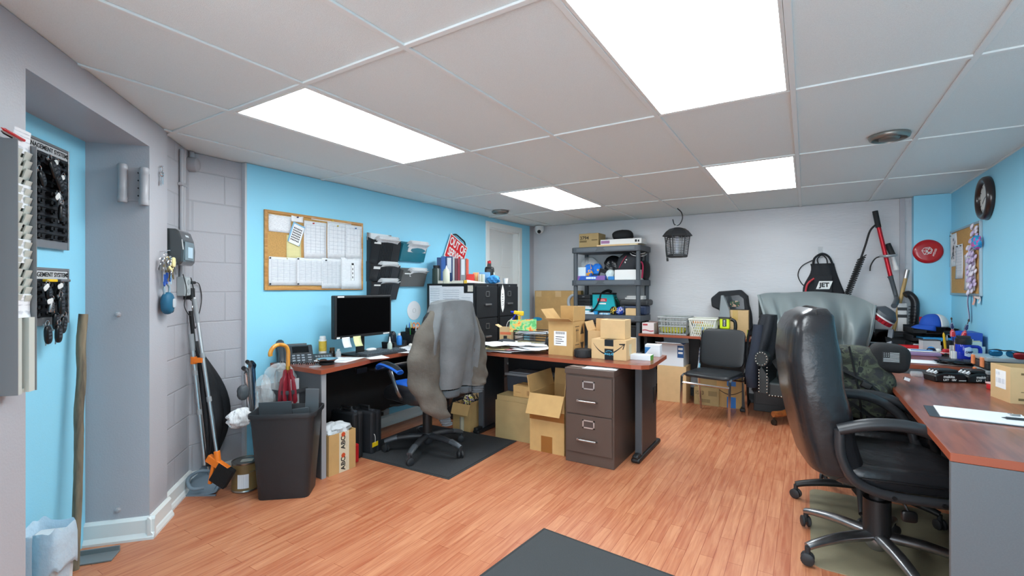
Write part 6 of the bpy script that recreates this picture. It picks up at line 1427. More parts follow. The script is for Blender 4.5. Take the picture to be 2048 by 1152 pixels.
# back table
BT = .78; x0, x1, yf = -1.69, -.50, 5.55
t = thing('side_table', 'cherry-topped work table along the grey back wall', 'table', ((x0 + x1) / 2, (yf + YB) / 2 - .01, 0)); W, D = (x1 - x0) / 2, (YB - .03 - yf) / 2
b = MB(); b.bb((-W, -D, BT - .03), (W, D, BT)); tt = b.build('tabletop', CHERRY_X, t, bevel=.003); tt.data.materials.append(CHERRY_E)
for f in tt.data.polygons:
    if abs(f.normal.z) < .5: f.material_index = 1
for x in (-W + .07, W - .07):
    b = MB(); b.bb((x - .015, -D + .06, .03), (x + .015, D - .04, BT - .03)); b.build('leg_panel', mat('leg_black', '#2a2c2f', .45), t); b = MB(); b.bb((x - .03, -D + .0, 0), (x + .03, D - .0, .035)); b.build('foot', BLACKP, t, bevel=.01)
b = MB(); b.bb((-W + .08, D - .1, .3), (W - .08, D - .08, BT - .03)); b.build('modesty_panel', DARK, t)
t = item('small_carton', 'white and red printed carton at the left end of the back table', 'box', 1284, 1308, 5.60, BT, .16, .125, '#e0d6d4'); W = t['w']
b = MB(); b.grid(lambda u, v: (-W / 2 + .005 + (W - .01) * u, -.0812, .03 + .012 * v + .006 * sin(2 * pi * u)), 16, 1); b.grid(lambda u, v: (-W / 2 + .01 + (W * .4) * u, -.0812, .095 + .02 * v), 4, 1); b.build('red_print', mat('print_red', '#b5414a', .5), t)
t = item('small_carton', 'dark red-brown carton behind the white and red carton', 'box', 1296, 1315, 5.72, BT, .14, .13, '#8c6d63')
def basket(label, u0, u1, y, h, dd, m, slats=True):
    xa, xb = sx(u0, y), sx(u1, y); w = (xb - xa) / 2; t = thing('basket', label, 'basket', ((xa + xb) / 2, y + dd / 2, BT), 0); d = dd / 2
    b = MB(); b.bb((-w * .92, -d * .92, 0), (w * .92, d * .92, .006)); b.build('base', m, t)
    def pt(f, side, z):
        k = .92 + .08 * z / h
        return {'f': (w * k * (2 * f - 1), -d * k, z), 'b': (w * k * (2 * f - 1), d * k, z), 'l': (-w * k, d * k * (2 * f - 1), z), 'r': (w * k, d * k * (2 * f - 1), z)}[side]
    for sd in 'fblr':
        b = MB(); n = 9 if sd in 'fb' else 6
        if slats:
            for i in range(n + 1): b.tube([pt(i / n, sd, 0), pt(i / n, sd, h)], .009, 6, 0, flat=.6)
            for z in (.01, h * .5, h * .78): b.tube([pt(0, sd, z), pt(1, sd, z)], .009, 6, 0)
        else:
            for i in range(13): b.tube([pt(i / 12, sd, 0), pt(min(1, max(0, i / 12 + .25)), sd, h)], .0045, 5, 0); b.tube([pt(i / 12, sd, 0), pt(min(1, max(0, i / 12 - .25)), sd, h)], .0045, 5, 0)
        b.build('side_panel', m, t)
    b = MB(); b.tube([pt(0, 'f', h), pt(1, 'f', h), pt(1, 'b', h), pt(0, 'b', h)], .011, 8, 0, closed=True); b.build('rim', m, t, smooth=True); return t
basket('grey slotted plastic basket on the back table', 1316, 1374, 5.56, .2, .34, mat('basket_grey', '#9fa4a5', .45))
blob('sponge_pile', 'yellow sponges inside the grey slotted basket', 'sponges', (sx(1345, 5.66), 5.70, BT + .05), (.3, .22, .09), mat('sponge_yellow', '#d9d55c', .9), .1, 71)
basket('translucent white basket with diamond lattice on the back table', 1378, 1432, 5.56, .19, .3, mat('basket_white', '#d9dad0', .4), False)
blob('rope_pile', 'yellow rope and straps heaped in the lattice basket', 'rope', (sx(1405, 5.66), 5.70, BT + .075), (.27, .2, .13), mat('rope_yellow', '#d8d873', .9, noise=.3, nscale=60), .14, 72)
blob('strap_pile', 'orange strap lying on the yellow rope in the lattice basket', 'strap', (sx(1395, 5.66), 5.66, BT + .15), (.12, .08, .03), mat('strap_orange', '#dd8c3c', .7), .15, 73)
blob('strap_pile', 'pale blue strap at the left inside the lattice basket', 'strap', (sx(1388, 5.66), 5.64, BT + .1), (.08, .07, .05), mat('strap_blue', '#9fb6c4', .7), .15, 74)
t = thing('shoulder_bag', 'black shoulder bag with clear window standing against the back wall', 'bag', (sx(1465, 5.88), 5.97, BT))
P6 = [(-.23, .32), (-.24, .42), (-.15, .50), (.08, .52), (.15, .45), (.17, .28), (.2, .1), (.19, 0), (-.15, 0), (-.14, .28)]
b = MB(); b.prism(P6, -.05, .07, 'xz'); b.build('bag_body', bn, t, bevel=.02)
b = MB(); b.prism([(-.12, .33), (-.1, .44), (.06, .46), (.11, .42), (.12, .3), (-.06, .29)], -.056, -.049, 'xz'); b.build('window', mat('bag_window', '#30363a', .12), t)
b = MB(); b.sell((.02, -.056, .36), (.1, .008, .07)); b.build('contents', camo_mat('contents', ['#2a3a34', '#3a5a48', '#c08878', '#8fb0a0'], 30), t, smooth=True)
b = MB(); b.tube([(.14, -.06, .42), (.19, -.065, .25), (.18, -.07, .08), (.05, -.08, .05), (-.05, -.08, .15), (-.13, -.07, .4)], .014, 8, 6, flat=.5); b.build('strap', bn, t, smooth=True)
t = cardboard_box('tan carton standing in front of the black shoulder bag', (sx(1478, 5.83), 5.83, BT + .002), 0, .2, .1, .29, CARDL, False, tape=False)
b = MB(); b.bb((-.06, -.0512, .18), (-.005, -.05, .29)); b.build('tape_strip', mat('pale_tape', '#c9a55c', .3), t)
t = thing('hand_vacuum', 'lime and black handheld vacuum standing nose up on the back table', 'vacuum', (sx(1450, 5.62), 5.62, BT))
lime = mat('lime_plastic', '#c9dd16', .4)
b = MB(); b.loft([[Vector((x * .055 + .0, y * .05, .22)) for x, y in ((-1, -1), (1, -1), (1, 1), (-1, 1))], [Vector((x * .05, y * .045, .3)) for x, y in ((-1, -1), (1, -1), (1, 1), (-1, 1))], [Vector((x * .012 - .025, y * .04, .46)) for x, y in ((-1, -1), (1, -1), (1, 1), (-1, 1))]]); b.build('dust_bowl', mat('smoke_bowl', '#8a9396', .1, alpha=.75), t, bevel=.006)
b = MB(); b.box((0, 0, .16), (.1, .08, .13), (0, 0, 0), (1, 1)); b.box((.01, 0, .06), (.07, .06, .1)); b.box((.06, 0, .025), (.22, .07, .04)); b.build('motor_body', lime, t, bevel=.012)
b = MB(); b.bb((-.02, -.0415, .12), (.02, -.04, .2)); lb = b.build('side_badge', BLACKS, t); text('RYOBI', .022, WHITEP, lb, (0, -.0422, .16), (pi / 2, -pi / 2, 0))
b = MB(); b.tube([(.06, 0, .2), (.1, 0, .17), (.1, 0, .08), (.07, 0, .05)], .018, 10, 4); b.box((.0, 0, .215), (.12, .09, .02)); b.build('grip', BLACKP, t, smooth=True)
b = MB(); b.box((.12, 0, .02), (.05, .06, .05)); b.build('battery_pack', BLACKP, t, bevel=.005)
item('radio', 'small black block behind the lime vacuum', 'block', 1436, 1446, 5.72, BT, .08, .12, '#17181a')
# under the table
yb = 5.62
t = cardboard_box('large plain tan carton under the back table', ((sx(1314, yb) + sx(1372, yb)) / 2, yb + .13, 0), 0, sx(1372, yb) - sx(1314, yb), .24, .415, CARDL, False, tape=False)
t = cardboard_box('white and blue carton with open flap on the large tan carton', ((sx(1313, yb) + sx(1368, yb)) / 2, yb + .16, .416), 0, sx(1366, yb) - sx(1314, yb), .3, .25, mat('carton_white', '#dfe6ec', .45), True, (('f', .12, 75), ('b', .1, -30)), tape=False)
b = MB(); b.prism([(.08, .1), (.15, .1), (.15, .24), (.08, .24)], -.1512, -.15, 'xz'); o_ = b.build('blue_badge', mat('badge_blue', '#1f4f86', .5), t, bevel=0)
b = MB(); b.bb((.09, -.1518, .19), (.14, -.151, .215)).bb((.09, -.1518, .145), (.14, -.151, .168)); b.build('white_print', WHITEP, o_)
b = MB(); b.bb((-.1, -.12, .235), (.12, .12, .243)); b.build('blue_pack', mat('pack_blue', '#2b6cc0', .4), t)
t = cardboard_box('brown numbered carton on the floor under the back table', ((sx(1388, 5.66) + sx(1438, 5.66)) / 2, 5.78, 0), 0, sx(1438, 5.66) - sx(1388, 5.66), .24, .2, CARDD, False); W = sx(1438, 5.66) - sx(1388, 5.66)
text('1533', .06, INK, t, (-W * .28, -.1207, .135), FRONT, sx=.8); b = MB(); b.bb((.02, -.1207, .11), (.11, -.12, .165)).bb((-.08, -.1207, .03), (.04, -.12, .07)); b.build('printing', print_mat('box_print', '#8f7a52', '#3c321f', 60, 60, .9), t)
t = cardboard_box('small brown carton on the numbered carton under the back table', ((sx(1398, 5.66) + sx(1434, 5.66)) / 2, 5.79, .201), .05, .2, .2, .1, CARDD, False)
t = cardboard_box('tan carton with bright blue tape and curved arrow under the back table', ((sx(1440, 5.68) + sx(1480, 5.68)) / 2, 5.80, 0), 0, .27, .24, .31, CARD, False, tape=False)
for z0, z1 in ((0, .12), (.24, .312)):
    b = MB(); b.bb((-.03, -.1212, z0), (.06, -.12, z1)); b.build('blue_tape', mat('tape_blue', '#2c79c8', .4), t)
b = MB(); n_ = 14
for i in range(n_):
    f0, f1 = i / n_, (i + 1) / n_; g = lambda f: (-.12 + .24 * f, .2 - .05 * sin(pi * f)); p, q = g(f0), g(f1); b.quad((p[0], -.121, p[1]), (q[0], -.121, q[1]), (q[0], -.121, q[1] - .008), (p[0], -.121, p[1] - .008))
b.build('curved_arrow', INK, t)
# metal stacking chair
t = thing('stacking_chair', 'black vinyl chair with chromed square-tube frame before the back table', 'chair', (-.80, 5.19, 0), -.2)
vin = mat('chair_vinyl', '#26292c', .35, bump=.1, bscale=150)
b = MB(); b.sell((0, 0, .445), (.46, .46, .055), (.25, .5), f=lambda p: (p.x, p.y, p.z + .02 * (p.y < -.15) * ((p.y + .15) / .08) * .4)); b.build('seat', vin, t, smooth=True)
b = MB(); b.sell((0, 0, 0), (.445, .045, .40), (.3, .3)); bk = b.build('backrest', vin, t, smooth=True, loc=(0, .255, .685), rot=(-.18, 0, 0))
for s in (-1, 1):
    b = MB(); b.tube([(s * .235, -.255, .0), (s * .235, -.235, .42), (s * .235, -.2, .435), (s * .235, .2, .425)], .0125, 4, 0); b.build('leg', CHROME, t)
    b = MB(); b.tube([(s * .235, .265, .0), (s * .235, .19, .41)], .0125, 4, 0); b.build('leg', CHROME, t)
    b = MB(); b.tube([(s * .238, .19, .40), (s * .238, .225, .5), (s * .238, .31, .885)], .0135, 4, 0); b.build('back_upright', CHROME, t)
for y, z in ((-.235, .36), (.205, .36)):
    b = MB(); b.tube([(-.235, y, z), (.235, y, z)], .0095, 4, 0); b.build('stretcher', CHROME, t)
# black cabinet beside the table
t = thing('filing_cabinet', 'black two-drawer cabinet against the back wall behind the wing chair', 'filing cabinet', (-.24, 5.88, 0)); w = .24
b = MB(); b.bb((-w, -.18, 0), (w, .18, .735)); b.build('cabinet_body', mat('cabinet_black', '#1d1f22', .4), t, bevel=.004); b = MB(); b.bb((-w - .006, -.19, .735), (w + .006, .18, .76)); b.build('top', mat('cabinet_top', '#484b4f', .35), t, bevel=.004)
for z in (.08, .4):
    b = MB(); b.bb((-w + .015, -.193, z), (w - .015, -.18, z + .31)); b.build('drawer', mat('cabinet_black', '#1d1f22', .4), t, bevel=.003)
item('binder', 'flat grey folder lying on the black two-drawer cabinet', 'folder', 1500, 1514, 5.72, .761, .2, .02, '#8f9496')
# long cleaning brush
def bp(u, v, y): return on_y(u, v, y)
P0 = bp(1750, 424, 5.97); t = thing('scrub_brush', 'long red-handled scrubbing machine with round red brush hanging on the back wall', 'scrubbing brush', P0); Q = lambda u, v, y=5.97: bp(u, v, y) - P0
b = MB(); b.tube([Q(1750, 422), Q(1757, 455)], .024, 12, 0); b.build('grip', RUBBER, t, smooth=True)
b = MB(); b.tube([Q(1757, 453), Q(1782, 556)], .019, 12, 0); b.build('pole', mat('metallic_red', '#c22230', .25, .4), t, smooth=True)
b = MB(); b.tube([Q(1780, 552), Q(1783, 560), Q(1792, 592), Q(1793, 602, 5.8), Q(1788, 612, 5.66)], [.026, .02, .018, .024, .024], 12, 3); b.build('neck', mat('brush_grey', '#4a5056', .4), t, smooth=True)
c = Q(1772, 627, 5.6); ax = (Q(1754, 642, 5.60) - Q(1786, 612, 5.57)).normalized()
b = MB(); b.cyl(c - ax * .05, c, .05, .1, 24).cyl(c, c + ax * .035, .1, .105, 24); b.build('brush_head', mat('brush_grey', '#4a5056', .4), t, smooth=True)
b = MB(); b.cyl(c + ax * .03, c + ax * .043, .108, .108, 28); b.build('white_ring', WHITEP, t, smooth=True)
for k in range(16):
    a = 2 * pi * k / 16; e1 = ax.orthogonal().normalized(); e2 = ax.cross(e1); q = c + ax * .043 + (e1 * cos(a) + e2 * sin(a)) * .085; b = MB(); b.cyl(q, q + ax * .04, .02, .02, 8); b.build('bristle_tuft', mat('bristle_red', '#b8172a', .8, bump=.8, bscale=300), t)
b = MB(); b.tube([Q(1760, 512, 5.95), Q(1776, 512, 5.9), Q(1794, 510, 5.92)], [.012, .022, .014], 10, 4, flat=.7); b.build('side_bracket', mat('bracket_silver', '#b9bcc0', .3, .6), t, smooth=True)
b = MB(); b.tube([Q(1775, 488, 6.02), Q(1786, 512, 6.0)], .026, 12, 0); b.build('side_grip', RUBBER, t, smooth=True)
b = MB(); b.tube([Q(1785, 512, 6.0), Q(1792, 536, 6.0)], .019, 12, 0); b.tube([Q(1791, 532, 6.0), Q(1793, 540, 6.0)], .026, 12, 0); b.build('side_handle', WHITEP, t, smooth=True)
b = MB(); b.tube([Q(1768, 512), Q(1752, 516), Q(1742, 530), Q(1740, 542)], .006, 6, 6); b.tube([Q(1752, 449), Q(1740, 462), Q(1731, 490), Q(1722, 516)], .009, 6, 6); b.build('hose', RUBBER, t, smooth=True)
pts = []
for i in range(230):
    f = i / 229; q = Q(1724, 514).lerp(Q(1694, 592), f); a = f * 2 * pi * 17; pts.append(q + Vector((.034 * cos(a), .034 * sin(a), .02 * cos(a))))
b = MB(); b.tube(pts, .0055, 6, 0); b.build('coiled_hose', RUBBER, t, smooth=True)
# poles and hose in the right back corner
t = thing('broom_pole', 'wooden broom pole with metal tip leaning in the right back corner', 'pole', (.66, 5.72, 0)); a, c = on_y(1783, 680, 5.93) - Vector((.66, 5.72, 0)), on_y(1815, 540, 5.99) - Vector((.66, 5.72, 0)); lo = a + (a - c) * ((a.z) / (c.z - a.z))
b = MB(); b.cyl(lo, c, .0165); b.build('pole', wood_mat('pole_wood', '#a5854f', '#c4a468', .5, 2, 8, .2), t, smooth=True)
b = MB(); b.cyl(c + (a - c) * .12, c, .019); b.build('metal_tip', STEEL, t, smooth=True)
t = thing('squeegee_bar', 'white bar with two black bands standing in the right back corner', 'bar', (.80, 5.95, 0))
b = MB(); b.bb((-.035, -.015, 0), (.035, .015, 1.17)); b.build('bar', WHITEP, t, bevel=.004)
for z in (1.03, 1.10):
    b = MB(); b.bb((-.037, -.017, z), (.037, .017, z + .03)); b.build('band', BLACKS, t)
t = thing('vacuum_hose', 'black curved vacuum hose standing in the right back corner', 'hose', (.88, 5.93, 0))
b = MB(); b.tube([(.0, 0, .9), (.015, 0, 1.1), (.01, 0, 1.2), (-.03, -.0, 1.26), (-.06, -.01, 1.25)], [.035, .036, .034, .032, .03], 14, 5); b.build('hose', mat('hose_black', '#232427', .3), t, smooth=True)
b = MB(); b.cyl((-.0, 0, 0), (.0, 0, .9), .03); b.build('wand', STEEL, t, smooth=True)
for k in range(8):
    b = MB(); b.tube([(.004 + .038 * cos(a), .038 * sin(a), .93 + .03 * k) for a in [i * pi / 6 for i in range(12)]], .003, 5, 1, closed=True); b.build('hose_ring', mat('hose_black', '#232427', .3), t)
# ================================================================ right side: desks, chairs and their load
RZ, FZ = .755, .775
def rdesk(label, x0, y0, y1, z):
    t = thing('office_desk', label, 'desk', ((x0 + 1.15) / 2, (y0 + y1) / 2, 0)); W, D = (1.15 - x0) / 2, (y1 - y0) / 2
    b = MB(); b.bb((-W, -D, z - .03), (W, D, z)); tt = b.build('desktop', CHERRY_Y, t, bevel=.002); tt.data.materials.append(CHERRY_E)
    for f in tt.data.polygons:
        if abs(f.normal.z) < .5: f.material_index = 1
    for y in (-1, 1):
        b = MB(); ya = y * (D - .012); b.bb((-W + .002, ya - .012, 0), (W - .01, ya + .012, z - .031)); b.build('end_panel', GUN, t, bevel=.001)
    b = MB(); b.bb((W - .08, -D + .03, .2), (W - .06, D - .03, z - .031)); b.build('modesty_panel', DARK, t)
    return t
rdesk('near cherry-topped desk along the right wall with grey end panel', .42, 2.17, 4.03, RZ)
rdesk('far cherry-topped desk in the right back corner, beyond a narrow gap', .455, 4.36, 5.82, FZ)
def an(u, v): return on_z(u, v, RZ)
def af(u, v):
    p = on_z(u, v, FZ); p.x = min(p.x, 1.1); p.y = min(p.y, 5.85); return p

# ---- executive chairs
def exec_chair(label, loc, rz, legm, a0, top=1.215):
    t = thing('executive_chair', label, 'office chair', loc, rz)
    star_base(t, .355, legm, None, a0, .027, (.055, .13), BLACKP, .40, .045)
    b = MB(); b.box((.0, 0, .405), (.34, .26, .03)); b.tube([(.02, -.1, .4), (.03, -.2, .38), (.05, -.22, .33)], .006, 6, 3); b.sell((.05, -.22, .32), (.06, .02, .05)); b.build('tilt_mechanism', BLACKS, t, smooth=True)
    b = MB(); b.cyl((.14, 0, .33), (.14, 0, .4), .035); b.build('tension_knob', BLACKP, t, smooth=True)
    b = MB(); b.sell((.04, 0, .475), (.56, .54, .13), (.35, .45), nu=32, nv=14, f=lambda p: (p.x, p.y, p.z + (.012 * cos(p.y * 18) * (1 - (p.x / .3) ** 2) if p.z > 0 else 0) - .03 * max(0, p.x / .28) ** 4)); st = b.build('seat', LEATHER, t, smooth=True)
    b = MB(); b.tube([(-.2, -.262, .475), (.0, -.272, .478), (.2, -.268, .475), (.3, -.2, .468), (.315, 0, .466), (.3, .2, .468), (.2, .268, .475), (-.2, .262, .475)], .006, 6, 4); b.build('seat_piping', BLACKS, st, smooth=True)
    H = top - .44; secs = []; n = 32
    prof = [(0, -.19, .07, .22), (.04, -.205, .11, .255), (.2, -.235, .115, .27), (.45, -.275, .115, .278), (.7, -.30, .112, .272), (.88, -.30, .10, .25), (.96, -.29, .08, .22), (1., -.275, .04, .16)]
    M_ = 24
    for j in range(M_ + 1):
        q = j / M_; k = 0
        while k < len(prof) - 2 and prof[k + 1][0] < q: k += 1
        f = (q - prof[k][0]) / (prof[k + 1][0] - prof[k][0]); L = [prof[k][i] * (1 - f) + prof[k + 1][i] * f for i in range(4)]
        ring = []
        for i in range(n):
            a = 2 * pi * i / n; ca, sa = cos(a), sin(a); e = .45
            x = math.copysign(abs(ca) ** e, ca) * L[2]; y = math.copysign(abs(sa) ** e, sa) * L[3]
            if ca > 0: x += .006 * sin(q * 20) * ca
            ring.append((L[1] + x, y, .44 + H * q))
        secs.append(ring)
    b = MB(); b.loft(secs); bk = b.build('backrest', LEATHER, t, smooth=True)
    for s in (-1, 1):
        b = MB(); b.tube([(-.22, s * .243, .5), (-.245, s * .262, .6), (-.28, s * .268, .8), (-.3, s * .258, 1.0), (-.3, s * .235, 1.12), (-.29, s * .2, top - .025), (-.28, s * .1, top + .002), (-.278, 0, top + .004)], .0065, 6, 4); b.build('back_piping', BLACKS, bk, smooth=True)
        b = MB(); b.tube([(-.23, s * .30, .69), (-.12, s * .315, .728), (0, s * .32, .735), (.1, s * .32, .71), (.18, s * .315, .655), (.235, s * .305, .58), (.25, s * .295, .50)], [.03, .033, .033, .031, .029, .026, .022], 12, 4, up=(0, 0, 1), flat=.8); ar = b.build('armrest', mat('arm_black', '#2b2d30', .38), t, smooth=True)
        b = MB(); b.tube([(-.225, s * .30, .69), (-.22, s * .295, .58), (-.17, s * .29, .475), (-.06, s * .285, .425), (.1, s * .282, .415), (.25, s * .28, .42), (.27, s * .285, .46), (.25, s * .295, .52)], .021, 10, 4, flat=1.0); fr = b.build('arm_frame', mat('arm_black', '#2b2d30', .38), t, smooth=True)
        for q in ((-.218, .565), (-.03, .421), (.14, .416)):
            b = MB(); b.cyl((q[0], s * .302, q[1]), (q[0], s * .309, q[1]), .009); b.build('bolt_cap', BLACKS, fr)
    return t
exec_chair('black leather executive chair with scuffed chrome base pulled up to the near desk', (.29, 2.86, .0065), radians(11), mat('scuffed_chrome', '#9c9da0', .3, .95, noise=.25, nscale=14), radians(206))
exec_chair('second black executive chair with black base holding the camouflage backpack', (.29, 3.55, 0), radians(4), BLACKP, radians(190), 1.06)
t = thing('chair_mat', 'olive translucent chair mat under the executive chairs', 'mat', (.57, 3.16, 0))
b = MB(); b.prism([(x, y) for x, y in rrect(1.1, 1.02, .06)], 0, .006); b.build('mat_sheet', mat('olive_mat', '#8a836c', .35, noise=.12, nscale=6, bump=.2, bscale=260), t)

# ---- backpack
t = thing('backpack', 'black camouflage backpack with a flag patch slumped on the second executive chair', 'backpack', (.27, 3.56, .565)); t.scale = (1.06, 1.06, 1.1)
cam_ = camo_mat('dark_camo', ['#26282a', '#34372f', '#4a5040', '#1e2022'], 16); strap_ = mat('webbing', '#1a1b1d', .8)
b = MB(); b.sell((-.02, .0, .14), (.34, .34, .32), (.6, .6), (0, .25, .1), 28, 18, f=lambda p: (p.x * (1 + .06 * sin(11 * p.z + 7 * p.y)), p.y * (1 + .06 * sin(13 * p.x)), p.z * (1 + .05 * sin(14 * p.y)))); b.build('pack_body', cam_, t, smooth=True)
b = MB(); b.sell((-.03, .0, .29), (.36, .26, .15), (.6, .7), (0, .15, .2), 28, 14, f=lambda p: (p.x, p.y * (1 + .08 * sin(14 * p.x)), p.z * (1 + .12 * sin(17 * p.x + 5 * p.y)))); b.build('top_flap', cam_, t, smooth=True)
b = MB(); b.sell((.135, -.03, .315), (.18, .18, .15), (.5, .6), (0, .1, 0), 24, 14); pk = b.build('patch_pocket', mat('pack_black', '#1c1d1f', .85, bump=.3, bscale=80), t, smooth=True)
b = MB(); b.bb((-.038, -.003, -.028), (.038, 0, .028)); fp = b.build('flag_patch', mat('patch_dark', '#26282a', .8), pk, loc=(.135, -.121, .325)); fs = mat('patch_grey', '#aab0b2', .8); b = MB()
for i in range(7): b.bb((-.034 if i > 3 else -.034 + .028 * (i < 4), -.0042, .022 - .0072 * i), (.034, -.003, .0255 - .0072 * i))
for i in range(3):
    for j in range(3): b.bb((-.032 + .009 * i, -.0042, .02 - .008 * j), (-.028 + .009 * i, -.003, .023 - .008 * j))
b.build('flag_stripes', fs, pk, loc=(.135, -.121, .325))
b = MB(); b.sell((.0, -.16, .1), (.24, .1, .2), (.5, .6), (.1, .1, .1), 24, 12); b.build('front_pocket', cam_, t, smooth=True)
for k, pts in enumerate(([(-.17, -.1, .32), (-.1, -.17, .26), (.02, -.2, .2), (.12, -.19, .12)], [(-.19, -.08, .2), (-.1, -.18, .14), (0, -.215, .05), (.1, -.2, .0)], [(-.05, -.13, .37), (-.03, -.18, .25), (-.01, -.22, .12), (.0, -.2, -.0)])):
    b = MB(); b.tube(pts, .014, 8, 5, flat=.4); b.build('strap', strap_, t, smooth=True)
b = MB(); b.box((.02, -.215, .185), (.05, .016, .035), (0, .5, 0)); b.build('buckle', BLACKS, t, bevel=.005)
b = MB(); b.box((.2, -.12, .22), (.025, .02, .015), (0, .3, 0)); b.build('zip_pull', STEEL, t)

# ---- wing chair
WR = radians(-6); WC = Vector((.05, 5.44, 0))
t = thing('wing_chair', 'green-black leather studded wing chair with rolled arms in the right back corner', 'armchair', WC, WR)
gl = mat('wing_leather', '#2b3234', .28, noise=.12, nscale=7, bump=.1, bscale=100); stud = mat('stud_silver', '#c9c6bc', .25, 1.)
b = MB(); b.sell((0, -.02, .475), (.56, .58, .15), (.35, .5)); b.build('seat_cushion', gl, t, smooth=True)
b = MB(); b.bb((-.33, -.3, .27), (.33, .3, .41)); fr = b.build('seat_frame', gl, t, bevel=.02)
b = MB()
for i in range(26): b.sell((-.32 + .0256 * i, -.303, .285), (.013, .01, .013), (1, 1), nu=8, nv=5)
b.build('stud_row', stud, fr, smooth=True)
for s in (-1, 1):
    b = MB(); x = s * .37
    secs = []
    for y in (-.3, -.1, .15, .3):
        ring = [(x + s * .05 * cos(a) * (1.25 if True else 1) + s * .02, y, .63 + .075 * sin(a)) for a in [i * pi / 8 for i in range(-4, 13)]]
        ring += [(x - s * .045, y, .45), (x - s * .04, y, .3), (x + s * .04, y, .3), (x + s * .045, y, .5)]
        secs.append(ring)
    b.loft(secs); ar = b.build('arm', gl, t, smooth=True)
    b = MB(); sp = [(x + s * .02 + s * .05 * cos(a), -.304, .63 + .062 * sin(a)) for a in [i * pi / 7 for i in range(-4, 12)]]
    sp = [(x + s * .04, -.304, .31 + .03 * i) for i in range(8)] + sp + [(x - s * .03, -.304, .55 - .03 * i) for i in range(9)]
    for q in sp: b.sell(q, (.013, .012, .013), (1, 1), nu=8, nv=5)
    b.build('stud_trim', stud, ar, smooth=True)
b = MB(); b.sell((0, .28, .80), (.60, .12, .70), (.4, .35), (-.1, 0, 0), 24, 14); b.build('backrest', gl, t, smooth=True)
for s in (-1, 1):
    b = MB(); b.sell((s * .29, .28, .74), (.08, .14, .34), (.6, .6), (-.05, 0, 0)); b.build('wing', gl, t, smooth=True)
wl = wood_mat('chair_leg_wood', '#7a4322', '#a8622f', .3, 0, 6, .5)
b = MB(); b.cyl((0, 0, .1), (0, 0, .28), .035); b.build('swivel_post', BLACKS, t, smooth=True)
for k in range(4):
    a = pi / 4 + k * pi / 2; P = lambda r, z: (r * cos(a), r * sin(a), z); b = MB(); b.tube([P(.0, .15), P(.15, .155), P(.3, .11), P(.41, .105)], [.04, .04, .032, .03], 8, 5, up=(0, 0, 1), flat=1.0); lg = b.build('leg', wl, t, smooth=True)
    b = MB(); q = Vector(P(.4, .028)); b.lathe([(0, -.014), (.026, -.012), (.028, 0), (.026, .012), (0, .014)], 14, q, (0, pi / 2, a + .6)); b.cyl(q, q + Vector((0, 0, .06)), .01); b.build('caster', mat('caster_brass', '#3a3630', .3, .7), lg, smooth=True)
# jacket on the left wing
t = thing('jacket', 'dark jacket hanging over the left arm of the wing chair', 'jacket', (-.40, 5.42, .0))
def jk(u, v):
    a = 2 * pi * u; z = 1.05 - .78 * v; r = .05 + .07 * sin(pi * min(1, .15 + v * .9))
    return (.02 + r * .8 * cos(a) * (1 + .2 * sin(5 * a + 6 * v)) - .05 * v + .06 * (1 - v), r * 1.5 * sin(a) * (1 + .15 * sin(4 * a + 4 * v)), z)
b = MB(); b.loft([[jk(i / 40, j / 20) for i in range(40)] for j in range(21)]); b.build('jacket_body', mat('midnight_cloth', '#1f2329', .8, bump=.3, bscale=60), t, smooth=True)
b = MB(); b.tube([(.0, -.1, .95), (-.02, -.13, .7), (-.06, -.13, .5), (-.06, -.11, .33)], [.05, .06, .06, .05], 14, 5); b.build('sleeve', mat('midnight_blue', '#232a38', .8, bump=.3, bscale=60), t, smooth=True)
# grey vinyl cover over the wing chair
t = thing('vinyl_cover', 'stiff grey vinyl sheet draped over the back of the wing chair', 'cover', (0, 0, 0))
TOP = [on_y(1516, 591, 5.72), on_y(1535, 588, 5.80), on_y(1580, 584.5, 5.84), on_y(1640, 583, 5.86), on_y(1700, 592, 5.80), on_y(1752, 613, 5.55)]
BOT = [on_y(1572, 712, 5.42), on_y(1590, 722, 5.36), on_y(1620, 724, 5.34), on_y(1660, 690, 5.36), on_y(1695, 716, 5.34), on_y(1716, 726, 5.40)]
def cr(P, f):
    q = f * (len(P) - 1); i = min(int(q), len(P) - 2); t_ = q - i; g = lambda j: P[min(max(j, 0), len(P) - 1)]; p0, p1, p2, p3 = g(i - 1), g(i), g(i + 1), g(i + 2)
    return .5 * ((2 * p1) + (p2 - p0) * t_ + (2 * p0 - 5 * p1 + 4 * p2 - p3) * t_ * t_ + (3 * p1 - p0 - 3 * p2 + p3) * t_ ** 3)
def cover(u, v):
    if v < .18:
        w = (v / .18); p = cr(TOP, u); return p + Vector((0, .10 * (1 - w), -.25 * (1 - w) ** 2))
    w = (v - .18) / .82; a, c = cr(TOP, u), cr(BOT, u); p = a.lerp(c, w)
    p.y -= .20 * sin(pi * min(1, w * 1.2)) * (.4 + .6 * sin(pi * u))
    fold = .1 * min(1, w * 2.2) * (abs(sin(pi * (4.6 * u + .2 - .5 * w * (u - .5)))) ** 1.6 * 1.6 - .8 + .35 * sin(2 * pi * (7.3 * u + .1)))
    p.y += fold; p.x += .35 * fold * (1 if u > .5 else -1) * min(1, abs(u - .5) * 3); p.z += .012 * sin(9 * u) * (1 - w)
    return p
b = MB(); b.grid(cover, 90, 44); b.build('vinyl_sheet', mat('grey_vinyl', '#7e8889', .36, bump=.06, bscale=200), t, smooth=True, solid=.004)
b = MB(); b.tube([cover(.03, .18 + .82 * i / 14) + Vector((0, -.012, 0)) for i in range(15)], .016, 8, 2, flat=.6); b.build('rolled_edge', mat('grey_vinyl', '#7e8889', .36), t, smooth=True)
